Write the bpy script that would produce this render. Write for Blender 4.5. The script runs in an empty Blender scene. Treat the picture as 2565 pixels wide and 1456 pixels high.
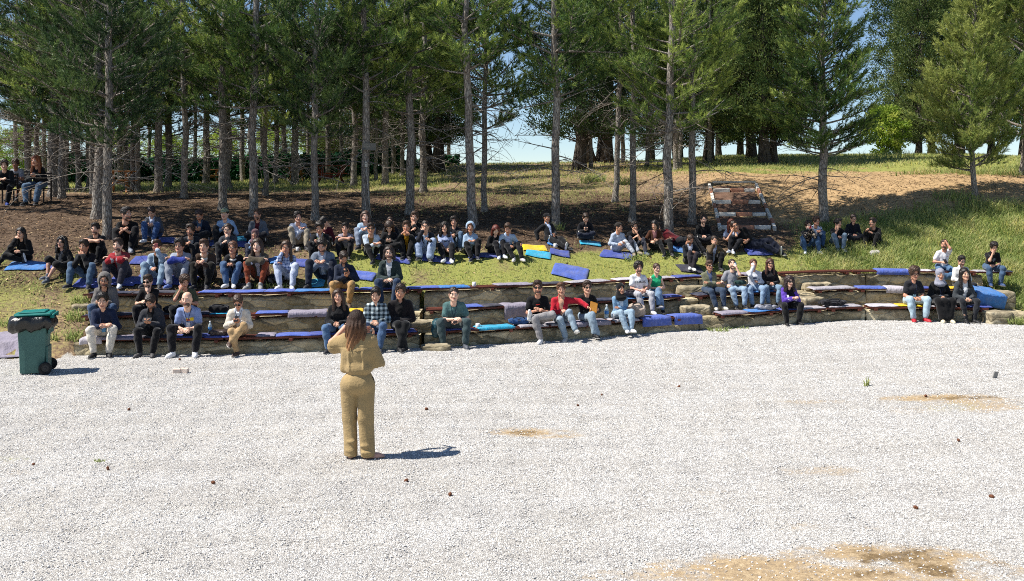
import bpy, math, random
import numpy as np
from mathutils import Vector, Matrix
from mathutils.bvhtree import BVHTree
RNG = np.random.default_rng(7)
random.seed(7)
SC = bpy.context.scene
COL = SC.collection
# the camera stands at (0, 0, HC) and looks along +Y
F, CX, HY, HC = 2493.0, 1282.0, 480.0, 3.05
# ---------------------------------------------------------------- helpers
def lin(c):
    if isinstance(c, str):
        c = c.lstrip('#')
        c = tuple(int(c[i:i+2], 16)/255 for i in (0, 2, 4))
        return tuple(((v+.055)/1.055)**2.4 if v > .04045 else v/12.92 for v in c)
    return tuple(c)

def tag(o, label=None, cat=None, group=None, kind=None):
    if label: o['label'] = label
    if cat: o['category'] = cat
    if group: o['group'] = group
    if kind: o['kind'] = kind
    return o

def empty(name, loc, rz=0.0):
    o = bpy.data.objects.new(name, None)
    o.empty_display_size = .1
    o.location = loc; o.rotation_euler = (0, 0, rz)
    COL.objects.link(o)
    return o

def mk_mesh(name, V, quads=None, tris=None, mats=(), mi=None, smooth=True):
    me = bpy.data.meshes.new(name)
    V = np.asarray(V, np.float32).reshape(-1, 3)
    q = np.asarray(quads, np.int32).reshape(-1, 4) if quads is not None and len(quads) else np.zeros((0, 4), np.int32)
    t = np.asarray(tris, np.int32).reshape(-1, 3) if tris is not None and len(tris) else np.zeros((0, 3), np.int32)
    nq, nt = len(q), len(t)
    me.vertices.add(len(V)); me.vertices.foreach_set('co', V.ravel())
    me.loops.add(nq*4+nt*3); me.loops.foreach_set('vertex_index', np.concatenate([q.ravel(), t.ravel()]))
    me.polygons.add(nq+nt)
    st = np.concatenate([np.arange(nq)*4, nq*4+np.arange(nt)*3]).astype(np.int32)
    me.polygons.foreach_set('loop_start', st)
    me.polygons.foreach_set('loop_total', np.concatenate([np.full(nq, 4), np.full(nt, 3)]).astype(np.int32))
    for m in mats: me.materials.append(m)
    if mi is not None:
        me.polygons.foreach_set('material_index', np.broadcast_to(np.asarray(mi, np.int32), (nq+nt,)).copy())
    me.polygons.foreach_set('use_smooth', np.full(nq+nt, bool(smooth)))
    me.update(calc_edges=True)
    return me

def obj(name, me, parent=None, loc=None):
    o = bpy.data.objects.new(name, me)
    COL.objects.link(o)
    if parent is not None: o.parent = parent
    if loc is not None: o.location = loc
    return o

class MB:
    """collects boxes, tubes and lathes into one mesh"""
    def __init__(s): s.V, s.Q, s.T, s.mq, s.mt = [], [], [], [], []; s.n = 0
    def add(s, V, Q=None, T=None, m=0):
        V = np.asarray(V, float).reshape(-1, 3)
        s.V.append(V)
        if Q is not None and len(Q):
            Q = np.asarray(Q, int).reshape(-1, 4)+s.n; s.Q.append(Q); s.mq.append(np.full(len(Q), m))
        if T is not None and len(T):
            T = np.asarray(T, int).reshape(-1, 3)+s.n; s.T.append(T); s.mt.append(np.full(len(T), m))
        s.n += len(V)
        return s
    def box(s, c, size, R=None, m=0, bev=0.0, jit=0.0):
        hx, hy, hz = [v/2 for v in size]
        b = min(bev, hx*.9, hy*.9, hz*.9)
        if b <= 0:
            V = np.array([[x, y, z] for x in (-hx, hx) for y in (-hy, hy) for z in (-hz, hz)])
            Q = [[0, 1, 3, 2], [4, 6, 7, 5], [0, 4, 5, 1], [2, 3, 7, 6], [0, 2, 6, 4], [1, 5, 7, 3]]
            T = None
        else:
            V, idx = [], {}
            for sx in (-1, 1):
                for sy in (-1, 1):
                    for sz in (-1, 1):
                        for a in range(3):
                            p = [sx*(hx-b), sy*(hy-b), sz*(hz-b)]
                            p[a] += (sx, sy, sz)[a]*b
                            idx[(sx, sy, sz, a)] = len(V); V.append(p)
            V = np.array(V); Q, T = [], []
            def fix(f):
                P_ = V[f]; n = np.cross(P_[1]-P_[0], P_[2]-P_[0])
                return f if n.dot(P_.mean(0)) > 0 else f[::-1]
            for a in range(3):
                o1, o2 = [(1, 2), (0, 2), (0, 1)][a]
                for sg in (-1, 1):
                    f = []
                    for (p, q) in ((-1, -1), (1, -1), (1, 1), (-1, 1)):
                        k = [0, 0, 0]; k[a] = sg; k[o1] = p; k[o2] = q
                        f.append(idx[(*k, a)])
                    Q.append(fix(f))
                for p in (-1, 1):
                    for q in (-1, 1):
                        k0 = [0, 0, 0]; k0[o1] = p; k0[o2] = q; k0[a] = -1
                        k1 = list(k0); k1[a] = 1
                        Q.append(fix([idx[(*k0, o1)], idx[(*k1, o1)], idx[(*k1, o2)], idx[(*k0, o2)]]))
            for sx in (-1, 1):
                for sy in (-1, 1):
                    for sz in (-1, 1):
                        T.append(fix([idx[(sx, sy, sz, a)] for a in range(3)]))
        if jit: V = V+RNG.normal(0, jit, V.shape)
        if R is not None: V = V @ np.asarray(R, float).T
        return s.add(V+np.asarray(c, float), Q, T, m)
    def tube(s, pts, rad, n=6, m=0, cap=True):
        pts = np.asarray(pts, float); k = len(pts)
        rad = np.broadcast_to(np.asarray(rad, float), (k,))
        tg = np.gradient(pts, axis=0); tg /= np.linalg.norm(tg, axis=1)[:, None]+1e-9
        up = np.array([0, 0, 1.]) if abs(tg[0][2]) < .9 else np.array([1., 0, 0])
        V = []
        a = np.arange(n)*2*math.pi/n
        for i in range(k):
            x = np.cross(up, tg[i]); x /= np.linalg.norm(x)+1e-9
            y = np.cross(tg[i], x); up = y if abs(tg[i].dot([0, 0, 1])) > .9 else up
            V.append(pts[i]+rad[i]*(np.cos(a)[:, None]*x+np.sin(a)[:, None]*y))
        V = np.concatenate(V)
        i, j = np.meshgrid(np.arange(k-1), np.arange(n), indexing='ij')
        j2 = (j+1) % n
        Q = np.stack([i*n+j, i*n+j2, (i+1)*n+j2, (i+1)*n+j], -1).reshape(-1, 4)
        T = []
        if cap:
            V = np.concatenate([V, pts[:1], pts[-1:]])
            for q in range(n):
                T.append([k*n, (q+1) % n, q]); T.append([k*n+1, (k-1)*n+q, (k-1)*n+(q+1) % n])
        return s.add(V, Q, T, m)
    def lathe(s, c, prof, n=16, R=None, m=0):
        prof = np.asarray(prof, float); k = len(prof); a = np.arange(n)*2*math.pi/n
        V = np.concatenate([np.stack([r*np.cos(a), r*np.sin(a), np.full(n, z)], -1) for r, z in prof])
        i, j = np.meshgrid(np.arange(k-1), np.arange(n), indexing='ij'); j2 = (j+1) % n
        Q = np.stack([i*n+j, i*n+j2, (i+1)*n+j2, (i+1)*n+j], -1).reshape(-1, 4)
        if R is not None: V = V @ np.asarray(R, float).T
        return s.add(V+np.asarray(c, float), Q, None, m)
    def mesh(s, name, mats, smooth=False):
        V = np.concatenate(s.V)
        Q = np.concatenate(s.Q) if s.Q else None
        T = np.concatenate(s.T) if s.T else None
        mi = np.concatenate(s.mq+s.mt)
        return mk_mesh(name, V, Q, T, mats, mi, smooth)

def rotm(rx=0, ry=0, rz=0):
    return np.array(Matrix.Rotation(rz, 3, 'Z') @ Matrix.Rotation(ry, 3, 'Y') @ Matrix.Rotation(rx, 3, 'X'))

# ---------------------------------------------------------------- materials
class NT:
    def __init__(s, name):
        s.m = bpy.data.materials.new(name); s.m.use_nodes = True
        s.t = s.m.node_tree; s.t.nodes.clear()
        s.out = s.t.nodes.new('ShaderNodeOutputMaterial')
    def n(s, typ, _o=0, **kw):
        nd = s.t.nodes.new(typ)
        for k, v in kw.items():
            if k.startswith('_'): setattr(nd, k[1:], v)
            else: s.put(nd, k, v)
        return nd
    def put(s, nd, k, v):
        key = int(k[1:]) if k[0] == 'i' and k[1:].isdigit() else k.replace('__', ' ')
        inp = nd.inputs[key]
        if isinstance(v, bpy.types.NodeSocket): s.t.links.new(v, inp)
        elif isinstance(v, bpy.types.Node): s.t.links.new(v.outputs[0], inp)
        else:
            if inp.type == 'RGBA' and len(v) == 3: v = (*v, 1)
            inp.default_value = v
    def coord(s, which='Object', scale=1.0):
        tc = s.n('ShaderNodeTexCoord')
        if scale == 1.0: return tc.outputs[which]
        sc = scale if isinstance(scale, (tuple, list)) else (scale,)*3
        return s.n('ShaderNodeMapping', Vector=tc.outputs[which], Scale=sc).outputs[0]
    def noise(s, vec, scale=5.0, detail=4.0, rough=.55, out=0):
        return s.n('ShaderNodeTexNoise', Vector=vec, Scale=scale, Detail=detail, Roughness=rough).outputs[out]
    def ramp(s, fac, stops, interp='LINEAR'):
        r = s.n('ShaderNodeValToRGB'); s.put(r, 'Fac', fac); cr = r.color_ramp; cr.interpolation = interp
        while len(cr.elements) < len(stops): cr.elements.new(.5)
        for e, (p, c) in zip(cr.elements, stops):
            e.position = p; e.color = (*c, 1) if len(c) == 3 else c
        return r.outputs[0]
    def mix(s, fac, a, b, mode='MIX'):
        x = s.n('ShaderNodeMix', _data_type='RGBA', _blend_type=mode)
        for k, v in ((0, fac), (6, a), (7, b)):
            i = x.inputs[k]
            if isinstance(v, bpy.types.NodeSocket): s.t.links.new(v, i)
            else: i.default_value = v if not isinstance(v, tuple) or len(v) == 4 else (*v, 1)
        return x.outputs[2]
    def math(s, op, a, b=0.0, clamp=False):
        x = s.n('ShaderNodeMath', _operation=op, _use_clamp=clamp, i0=a, i1=b)
        return x.outputs[0]
    def bump(s, h, strength=.3, dist=.02, normal=None):
        b = s.n('ShaderNodeBump', Height=h, Strength=strength, Distance=dist)
        if normal is not None: s.put(b, 'Normal', normal)
        return b.outputs[0]
    def bsdf(s, col, rough=.8, normal=None, **kw):
        b = s.n('ShaderNodeBsdfPrincipled')
        s.put(b, 'Base Color', col); s.put(b, 'Roughness', rough)
        b.inputs['Specular IOR Level'].default_value = kw.get('spec', .3)
        if normal is not None: s.put(b, 'Normal', normal)
        if 'metal' in kw: b.inputs['Metallic'].default_value = kw['metal']
        if 'trans' in kw: b.inputs['Transmission Weight'].default_value = kw['trans']
        if 'sheen' in kw: b.inputs['Sheen Weight'].default_value = kw['sheen']
        if 'sss' in kw:
            b.inputs['Subsurface Weight'].default_value = kw['sss']
            b.inputs['Subsurface Scale'].default_value = .012
        return b.outputs[0]
    def done(s, shader):
        s.t.links.new(shader, s.out.inputs[0]); return s.m

_MC = {}
def scl(c, k): return tuple(min(1, v*k) for v in c)
def fabric(hexc, kind='cloth'):
    key = ('fab', hexc, kind)
    if key in _MC: return _MC[key]
    c = lin(hexc); t = NT('fabric_'+kind); v = t.coord('Object')
    if kind == 'plaid':
        sx = t.n('ShaderNodeSeparateXYZ', Vector=v)
        def band(o, f): return t.math('GREATER_THAN', t.math('SINE', t.math('MULTIPLY', o, f)), 0.0)
        h = t.math('MULTIPLY', t.math('ADD', band(sx.outputs[0], 70), band(sx.outputs[2], 70)), .5)
        col = t.ramp(h, [(0, lin('#222a30')), (.5, lin('#66747a')), (1, lin('#b9c4c6'))], 'CONSTANT' if 0 else 'LINEAR')
    elif kind == 'check':
        sx = t.n('ShaderNodeSeparateXYZ', Vector=v)
        def band(o, f): return t.math('GREATER_THAN', t.math('SINE', t.math('MULTIPLY', o, f)), .55)
        h = t.math('MULTIPLY', t.math('ADD', band(sx.outputs[0], 95), band(sx.outputs[2], 95)), .5)
        col = t.ramp(h, [(0, c), (.5, lin('#7f8fb0')), (1, lin('#46557c'))])
    elif kind == 'camo':
        nz = t.n('ShaderNodeTexVoronoi', Vector=v, Scale=26.0)
        col = t.ramp(t.n('ShaderNodeSeparateColor', Color=nz.outputs['Color']).outputs[0],
                     [(0, lin('#17181c')), (.4, lin('#5a5148')), (.62, lin('#20222a')), (.8, lin('#b9a590'))], 'CONSTANT')
    elif kind == 'floral':
        nz = t.n('ShaderNodeTexVoronoi', Vector=v, Scale=30.0)
        col = t.ramp(t.n('ShaderNodeSeparateColor', Color=nz.outputs['Color']).outputs[0],
                     [(0, lin('#c4ccdc')), (.55, lin('#3c4a6e')), (.75, lin('#dfe4ec'))], 'CONSTANT')
    else:
        nz = t.noise(v, 9.0, 5)
        col = t.ramp(nz, [(.3, scl(c, .78)), (.7, scl(c, 1.14))])
        if kind == 'mat': col = t.mix(t.ramp(t.noise(v, 3.5, 6, .7), [(.45, (0, 0, 0)), (.75, (.4,)*3)]), col, lin('#8c8680'))
    w = t.noise(t.coord('Object', (1.0, 1.0, .45)), 16.0, 3, .6)
    fine = t.noise(v, 260.0, 2)
    hgt = t.math('ADD', w, t.math('MULTIPLY', fine, .08))
    nrm = t.bump(hgt, {'denim': .6, 'mat': .85}.get(kind, .5), .03)
    if kind == 'shiny': sh = t.bsdf(col, .42, nrm, spec=.45)
    else: sh = t.bsdf(col, .9, nrm, spec=.15, sheen=.15)
    _MC[key] = t.done(sh)
    return _MC[key]
def plain(name, hexc, rough=.6, spec=.35, bump=.1, bscale=60.0, **kw):
    key = ('plain', name, hexc)
    if key in _MC: return _MC[key]
    c = lin(hexc); t = NT(name); v = t.coord('Object')
    nz = t.noise(v, bscale*.25, 4)
    col = t.ramp(nz, [(.3, scl(c, .88)), (.7, scl(c, 1.08))])
    nrm = t.bump(t.noise(v, bscale, 3), bump, .01)
    _MC[key] = t.done(t.bsdf(col, rough, nrm, spec=spec, **kw))
    return _MC[key]
def skin_mat(hexc):
    key = ('skin', hexc)
    if key in _MC: return _MC[key]
    c = lin(hexc); t = NT('skin'); v = t.coord('Object')
    nz = t.noise(v, 18.0, 4)
    col = t.ramp(nz, [(.3, (c[0]*.9, c[1]*.8, c[2]*.78)), (.7, scl(c, 1.08))])
    _MC[key] = t.done(t.bsdf(col, .5, t.bump(t.noise(v, 300., 2), .08, .004), spec=.35, sss=.08))
    return _MC[key]
def hair_mat(hexc):
    key = ('hair', hexc)
    if key in _MC: return _MC[key]
    c = lin(hexc); t = NT('hair'); v = t.coord('Object', (90., 90., 9.))
    nz = t.noise(v, 1.0, 4, .7)
    col = t.ramp(nz, [(.3, scl(c, .8)), (.7, scl(c, 2.2))])
    _MC[key] = t.done(t.bsdf(col, .45, t.bump(nz, .5, .012), spec=.4))
    return _MC[key]

# ---------------------------------------------------------------- implicit surfaces
class Field:
    def __init__(s, lo, hi, h):
        s.h = h; s.lo = np.asarray(lo, float)-2*h
        n = np.ceil((np.asarray(hi)+2*h-s.lo)/h).astype(int)+1
        s.n = n; s.F = np.full(n, .5, np.float32)
        s.ax = [s.lo[i]+h*np.arange(n[i]) for i in range(3)]
    def sl(s, lo, hi):
        r = []
        for i in range(3):
            a = max(0, int((lo[i]-s.lo[i])/s.h)-1); b = min(s.n[i], int((hi[i]-s.lo[i])/s.h)+3)
            if a >= b: return None, None
            r.append(slice(a, b))
        return tuple(r), [s.ax[0][r[0]][:, None, None], s.ax[1][r[1]][None, :, None], s.ax[2][r[2]][None, None, :]]
    def put(s, r, d, k, op):
        F = s.F[r]
        if op == 'sub': s.F[r] = np.maximum(F, -d); return
        if op == 'and': s.F[r] = np.maximum(F, d); return
        if k <= 0: s.F[r] = np.minimum(F, d); return
        hh = np.clip(.5+.5*(F-d)/k, 0, 1)
        s.F[r] = F*(1-hh)+d*hh-k*hh*(1-hh)
    def cone(s, a, b, ra, rb, k=.03, op='add'):
        a = np.asarray(a, float); b = np.asarray(b, float); m = max(ra, rb)+k+.03
        r, X = s.sl(np.minimum(a, b)-m, np.maximum(a, b)+m)
        if r is None: return s
        ba = b-a; L = ba.dot(ba)+1e-9
        px, py, pz = X[0]-a[0], X[1]-a[1], X[2]-a[2]
        t = np.clip((px*ba[0]+py*ba[1]+pz*ba[2])/L, 0, 1)
        d = np.sqrt((px-t*ba[0])**2+(py-t*ba[1])**2+(pz-t*ba[2])**2)-(ra+(rb-ra)*t)
        s.put(r, d, k, op); return s
    def ell(s, c, rad, R=None, k=.03, op='add'):
        c = np.asarray(c, float); rad = np.asarray(rad, float); m = rad.max()+k+.03
        r, X = s.sl(c-m, c+m)
        if r is None: return s
        p = [X[0]-c[0], X[1]-c[1], X[2]-c[2]]
        if R is not None:
            R = np.asarray(R, float)          # columns are the axes
            p = [p[0]*R[0, i]+p[1]*R[1, i]+p[2]*R[2, i] for i in range(3)]
        k0 = np.sqrt((p[0]/rad[0])**2+(p[1]/rad[1])**2+(p[2]/rad[2])**2)
        k1 = np.sqrt((p[0]/rad[0]**2)**2+(p[1]/rad[1]**2)**2+(p[2]/rad[2]**2)**2)+1e-6
        s.put(r, k0*(k0-1)/k1, k, op); return s
    def half(s, p, n):
        """keeps what lies on the side n points away from"""
        n = np.asarray(n, float); n = n/np.linalg.norm(n); p = np.asarray(p, float)
        d = (s.ax[0][:, None, None]-p[0])*n[0]+(s.ax[1][None, :, None]-p[1])*n[1]+(s.ax[2][None, None, :]-p[2])*n[2]
        s.F = np.maximum(s.F, d.astype(np.float32)); return s
    def wob(s, amp, fr, seed=0):
        r = np.random.default_rng(seed); d = 0
        for i in range(5):
            w = r.normal(0, 1, 3)*fr*(1+.5*i); ph = r.uniform(0, 6.28)
            d = d+np.sin(s.ax[0][:, None, None]*w[0]+s.ax[1][None, :, None]*w[1]+s.ax[2][None, None, :]*w[2]+ph)/(1+.4*i)
        s.F = s.F+(amp*.5*d).astype(np.float32); return s
    def surf(s):
        Fv = s.F; S = Fv < 0; nx, ny, nz = Fv.shape
        cnt = np.zeros((nx-1, ny-1, nz-1), np.int8)
        for i in (0, 1):
            for j in (0, 1):
                for k in (0, 1): cnt += S[i:nx-1+i, j:ny-1+j, k:nz-1+k]
        act = (cnt > 0) & (cnt < 8)
        cells = np.argwhere(act); n = len(cells)
        idx = np.full(act.shape, -1, np.int32); idx[act] = np.arange(n)
        pos = np.zeros((n, 3)); num = np.zeros(n)
        cor = [(0, 0, 0), (1, 0, 0), (0, 1, 0), (1, 1, 0), (0, 0, 1), (1, 0, 1), (0, 1, 1), (1, 1, 1)]
        vals = [Fv[cells[:, 0]+c[0], cells[:, 1]+c[1], cells[:, 2]+c[2]] for c in cor]
        for a in range(8):
            for b in range(a+1, 8):
                if bin(a ^ b).count('1') != 1: continue
                fa, fb = vals[a], vals[b]; m = (fa < 0) != (fb < 0)
                t = np.where(m, fa/np.where(m, fa-fb, 1), 0)
                pa = np.array(cor[a], float); pb = np.array(cor[b], float)
                pos += np.where(m[:, None], pa+t[:, None]*(pb-pa), 0); num += m
        V = s.lo+s.h*(cells+pos/np.maximum(num, 1)[:, None])
        Q = []
        for ax in range(3):
            o1, o2 = [(1, 2), (2, 0), (0, 1)][ax]
            sa = [slice(None)]*3; sb = [slice(None)]*3
            sa[ax] = slice(0, -1); sb[ax] = slice(1, None)
            A, B = S[tuple(sa)], S[tuple(sb)]
            e = np.argwhere(A != B)
            e = e[(e[:, o1] > 0) & (e[:, o2] > 0) & (e[:, o1] < Fv.shape[o1]-1) & (e[:, o2] < Fv.shape[o2]-1)]
            u = np.zeros(3, int); u[o1] = 1; w = np.zeros(3, int); w[o2] = 1
            g = lambda c: idx[c[:, 0], c[:, 1], c[:, 2]]
            q = np.stack([g(e-u-w), g(e-w), g(e), g(e-u)], -1)
            inside = A[e[:, 0], e[:, 1], e[:, 2]]
            q[~inside] = q[~inside][:, ::-1]
            Q.append(q)
        Q = np.concatenate(Q) if Q else np.zeros((0, 4), int)
        return V, Q[(Q >= 0).all(1)]
# ---------------------------------------------------------------- camera, sky, sun
cam_d = bpy.data.cameras.new('camera'); cam = bpy.data.objects.new('camera', cam_d); COL.objects.link(cam)
cam.location = (0, 0, HC); cam.rotation_euler = (math.radians(90), 0, 0)
cam_d.sensor_width = 36.0; cam_d.lens = 36.0*F/2564.0
cam_d.shift_y = -(728.0-HY)/2564.0
cam_d.clip_end = 5000.0; cam_d.clip_start = .1
SC.camera = cam
SC.view_settings.view_transform = 'Standard'; SC.view_settings.look = 'None'
SC.view_settings.exposure = 0.68; SC.view_settings.gamma = 1.0
SUN_EL = math.radians(55.5)
ld = Vector((1.0, .14, -math.tan(SUN_EL)*1.01)).normalized()     # the way the light travels
w = bpy.data.worlds.new('World'); SC.world = w; w.use_nodes = True
nt = w.node_tree; nt.nodes.clear()
sky = nt.nodes.new('ShaderNodeTexSky'); sky.sky_type = 'NISHITA'; sky.sun_disc = False
sky.sun_elevation = SUN_EL
sky.sun_rotation = math.atan2(-ld.x, -ld.y)
sky.altitude = 100; sky.air_density = .8; sky.dust_density = 0; sky.ozone_density = 3.0
bg = nt.nodes.new('ShaderNodeBackground'); bg.inputs[1].default_value = .085
ow = nt.nodes.new('ShaderNodeOutputWorld')
nt.links.new(sky.outputs[0], bg.inputs[0]); nt.links.new(bg.outputs[0], ow.inputs[0])
sd = bpy.data.lights.new('sun', 'SUN'); sd.energy = 5.0; sd.angle = math.radians(.53); sd.color = (1.0, .955, .88)
so = bpy.data.objects.new('sun', sd); COL.objects.link(so)
so.rotation_euler = ld.to_track_quat('-Z', 'Y').to_euler(); so.location = (-20, 5, 30)
SC.cycles.max_bounces = 6; SC.cycles.transparent_max_bounces = 8
SC.cycles.use_denoising = False; SC.cycles.filter_width = 1.0
# ---------------------------------------------------------------- terrain
_D1X = np.array([-40, -14, -8.2, -5.1, -1.9, .96, 3.6, 5.5, 7.6, 9, 11, 16, 40.])
_D1Y = np.array([18.3, 18.4, 18.7, 18.75, 19.2, 20.3, 21.4, 22.0, 22.45, 22.4, 22.05, 21.6, 21.6])
_GZY = np.array([-.05, -.05, -.05, -.03, 0, .0, .03, .06, .12, .13, .13, .13, .13])
_xx = np.linspace(-40, 40, 1601)
_k = np.hanning(41); _k /= _k.sum()
_d1s = np.convolve(np.pad(np.interp(_xx, _D1X, _D1Y), 20, 'edge'), _k, 'valid')
def d1(X): return np.interp(X, _xx, _d1s)
def gz(X): return np.interp(X, _D1X, _GZY)
TREAD = .88
HS = (.33, .66, 1.0)                       # seat heights of the three steps over gz
XL, XR = -8.25, 11.45                      # where the steps start and end
COLS = {   # picture column: (image row, distance) pairs of the slope
 -700: [(905, 17.9), (700, 21.5), (600, 24.2), (540, 27), (505, 30), (478, 36), (462, 45), (452, 60)],
 0:    [(898, 18.2), (690, 21.6), (600, 24.2), (540, 27), (505, 30), (478, 36), (462, 45), (452, 60)],
 400:  [(890, 18.6), (716, 21.3), (640, 23), (598, 24.4), (545, 26.6), (505, 30), (475, 37), (460, 45), (450, 60)],
 800:  [(888, 18.7), (713, 21.5), (640, 23.2), (598, 24.6), (542, 27), (500, 31), (468, 38), (452, 45), (432, 60)],
 1200: [(865, 19.7), (706, 22.3), (650, 23.7), (608, 25.1), (560, 27.1), (500, 31), (450, 38), (414, 48), (411, 60)],
 1600: [(842, 21.0), (696, 23.5), (650, 24.8), (610, 26), (580, 27.2), (520, 30), (462, 34), (422, 40), (406, 48), (406, 60)],
 1850: [(826, 21.9), (691, 24.3), (632, 25.8), (583, 27), (525, 28.8), (465, 30.5), (430, 35), (393, 45), (393, 60)],
 2060: [(810, 22.6), (688, 24.6), (636, 25.8), (556, 28), (470, 31), (432, 35), (391, 45), (392, 60)],
 2400: [(806, 22.6), (690, 24.7), (600, 26.6), (550, 27.6), (505, 28.4), (475, 29.3), (440, 31.8), (403, 37.5), (389, 45), (392, 60)],
 2600: [(806, 22.4), (698, 24.6), (600, 26.5), (530, 27.8), (485, 28.8), (436, 31.5), (406, 37), (396, 45), (397, 60)],
 3400: [(806, 22.4), (698, 24.6), (600, 26.5), (530, 27.8), (485, 28.8), (436, 31.5), (406, 37), (396, 45), (397, 60)],
}
_cu = np.array(sorted(COLS)); _cz = []
for _c in _cu:
    _p = COLS[int(_c)]
    _cz.append((np.array([q[1] for q in _p]+[75, 140, 900]),
                np.array([HC-(q[0]-HY)/F*q[1] for q in _p]+[HC-(_p[-1][0]-HY)/F*60-.4, 1.5, -6])))
def lump(X, Y, s, seed):
    r = np.random.default_rng(seed); o = 0
    for i in range(6):
        a, b, p = r.normal(0, 1, 2).tolist()+[r.uniform(0, 6.28)]
        o = o+np.sin((X*a+Y*b)*s*(1+.35*i)+p)/(1+.3*i)
    return o*.3
def zfun(X, Y):
    X = np.asarray(X, float); Y = np.asarray(Y, float); X, Y = np.broadcast_arrays(X, Y)
    Ys = np.maximum(Y, 6.0)
    xv = np.clip(X/Ys*F+CX, _cu[0], _cu[-1])
    zs = np.stack([np.interp(Ys, dk, zk) for dk, zk in _cz])
    i = np.clip(np.searchsorted(_cu, xv)-1, 0, len(_cu)-2)
    t = (xv-_cu[i])/(_cu[i+1]-_cu[i]); t = t*t*(3-2*t)
    f = zs.reshape(len(_cu), -1); ii = i.ravel(); n = np.arange(ii.size)
    zh = (f[ii, n]*(1-t.ravel())+f[ii+1, n]*t.ravel()).reshape(X.shape)
    off = Y-d1(X); g = gz(X)
    zh = zh+.035*lump(X, Y, 1.7, 3)*np.clip((off-2.2)/2, 0, 1)+.015*lump(X, Y, 6, 4)*np.clip((off-2.0)/2, 0, 1)
    steps = (X > XL) & (X < XR) & (off < 1.9)
    flat = g+.012*lump(X, Y, 1.3, 5)
    return np.where(off < 0.0, flat, np.where(steps, np.minimum(zh, g), np.maximum(zh, flat-.05)))
def zpt(X, Y): return float(zfun(X, Y))
def ray(x, y, d0=6.0, d_max=70.0):
    """where the line of sight through picture point (x, y) meets the slope"""
    d = np.arange(d0, d_max, .02)
    X = (x-CX)/F*d; Z = HC-(y-HY)/F*d
    h = Z < zfun(X, d)
    k = int(np.argmax(h)) if h.any() else len(d)-1
    return np.array([X[k], d[k], zpt(X[k], d[k])])
def image(Pt): return CX+F*Pt[..., 0]/Pt[..., 1], HY-F*(Pt[..., 2]-HC)/Pt[..., 1]

# ground sheet: fine where the slope is seen, coarse out to the horizon
gx = np.unique(np.concatenate([np.linspace(-900, -60, 12), np.arange(-60, -16, 1.5), np.arange(-16, 17, .16), np.arange(17, 60, 1.5), np.linspace(60, 900, 12)]))
gy = np.unique(np.concatenate([np.linspace(-60, 4, 12), np.arange(4, 16, .5), np.arange(16, 34, .16), np.arange(34, 62, .5), np.linspace(62, 140, 20), np.linspace(160, 1500, 14)]))
GX, GY = np.meshgrid(gx, gy, indexing='ij')
GZ = zfun(GX, GY)
GV = np.stack([GX, GY, GZ], -1).reshape(-1, 3)
_i, _j = np.meshgrid(np.arange(len(gx)-1), np.arange(len(gy)-1), indexing='ij')
_n = len(gy)
GQ = np.stack([_i*_n+_j, (_i+1)*_n+_j, (_i+1)*_n+_j+1, _i*_n+_j+1], -1).reshape(-1, 4)

# what covers the ground where: [red litter, grass, sandy earth, gravel]
def sstep(a, b, x): t = np.clip((x-a)/(b-a), 0, 1); return t*t*(3-2*t)
def cover(X, Y, Z):
    off = Y-d1(X)
    Ys = np.maximum(Y, 5)
    xv = CX+F*X/Ys; yv = HY-F*(Z-HC)/Ys
    xv = xv+40*lump(X, Y, .9, 11); yv = yv+10*lump(X, Y, 1.3, 12)
    infront = Y > 17.5
    gravel = np.where(X < XL-.1, 1-sstep(-.5, .1, off+.22*lump(X, Y, 2.6, 13)), np.where(X > XR+.05, 1-sstep(-.35, .1, off+.2*lump(X, Y, 2.2, 14)), 1-sstep(-.06, .05, off)))
    grass = np.zeros_like(X)
    # lawn strip behind the top step, thin where people sit under the trees
    lawn = sstep(640, 900, xv)*sstep(612, 640, yv)*sstep(2350, 1900, xv)
    grass = np.maximum(grass, .75*lawn)
    grass = np.maximum(grass, .3*sstep(590, 640, yv)*infront*(X > XL-.5)*(yv < 730))
    # plateau grass
    grass = np.maximum(grass, .8*sstep(487, 462, yv)*sstep(1350, 900, xv)*infront)
    grass = np.maximum(grass, .36*sstep(850, 1150, xv)*sstep(560, 490, yv)*sstep(1750, 1500, xv))
    # grassy strip under the crest on the right, meadow
    grass = np.maximum(grass, .8*sstep(445, 420, yv)*sstep(1500, 1700, xv))
    mead = sstep(1900, 2040, xv)*sstep(548-.10*np.clip(xv-2060, 0, 600), 580-.10*np.clip(xv-2060, 0, 600), yv)
    grass = np.maximum(grass, mead)
    grass = np.maximum(grass, .5*(X > XR)*(off > -.2)*infront*sstep(505, 540, yv))
    sand = sstep(1650, 1900, xv)*sstep(400, 440, yv)*sstep(600, 540, yv)
    sand = np.maximum(sand, .45*sstep(260, 140, xv)*sstep(730, 800, yv)); grass = np.maximum(grass, .42*sstep(280, 200, xv)*sstep(600, 660, yv)*infront)
    sand = np.maximum(sand, .55*sstep(1250, 1600, xv)*sstep(500, 430, yv)*infront)
    litter = sstep(470, 500, yv)*sstep(650, 600, yv)*sstep(2250, 1700, xv)*infront
    litter = np.maximum(litter, sstep(900, 600, xv)*sstep(480, 500, yv)*infront*(1-.8*sstep(700, 760, yv)))
    nz = .5+.5*lump(X, Y, 2.0, 15)
    grass = np.clip(grass*(.55+.9*nz)*(1-gravel), 0, 1)
    return np.stack([np.clip(litter, 0, 1), grass, np.clip(sand, 0, 1), np.clip(gravel, 0, 1)], -1)
gc = cover(GV[:, 0], GV[:, 1], GV[:, 2])

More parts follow.
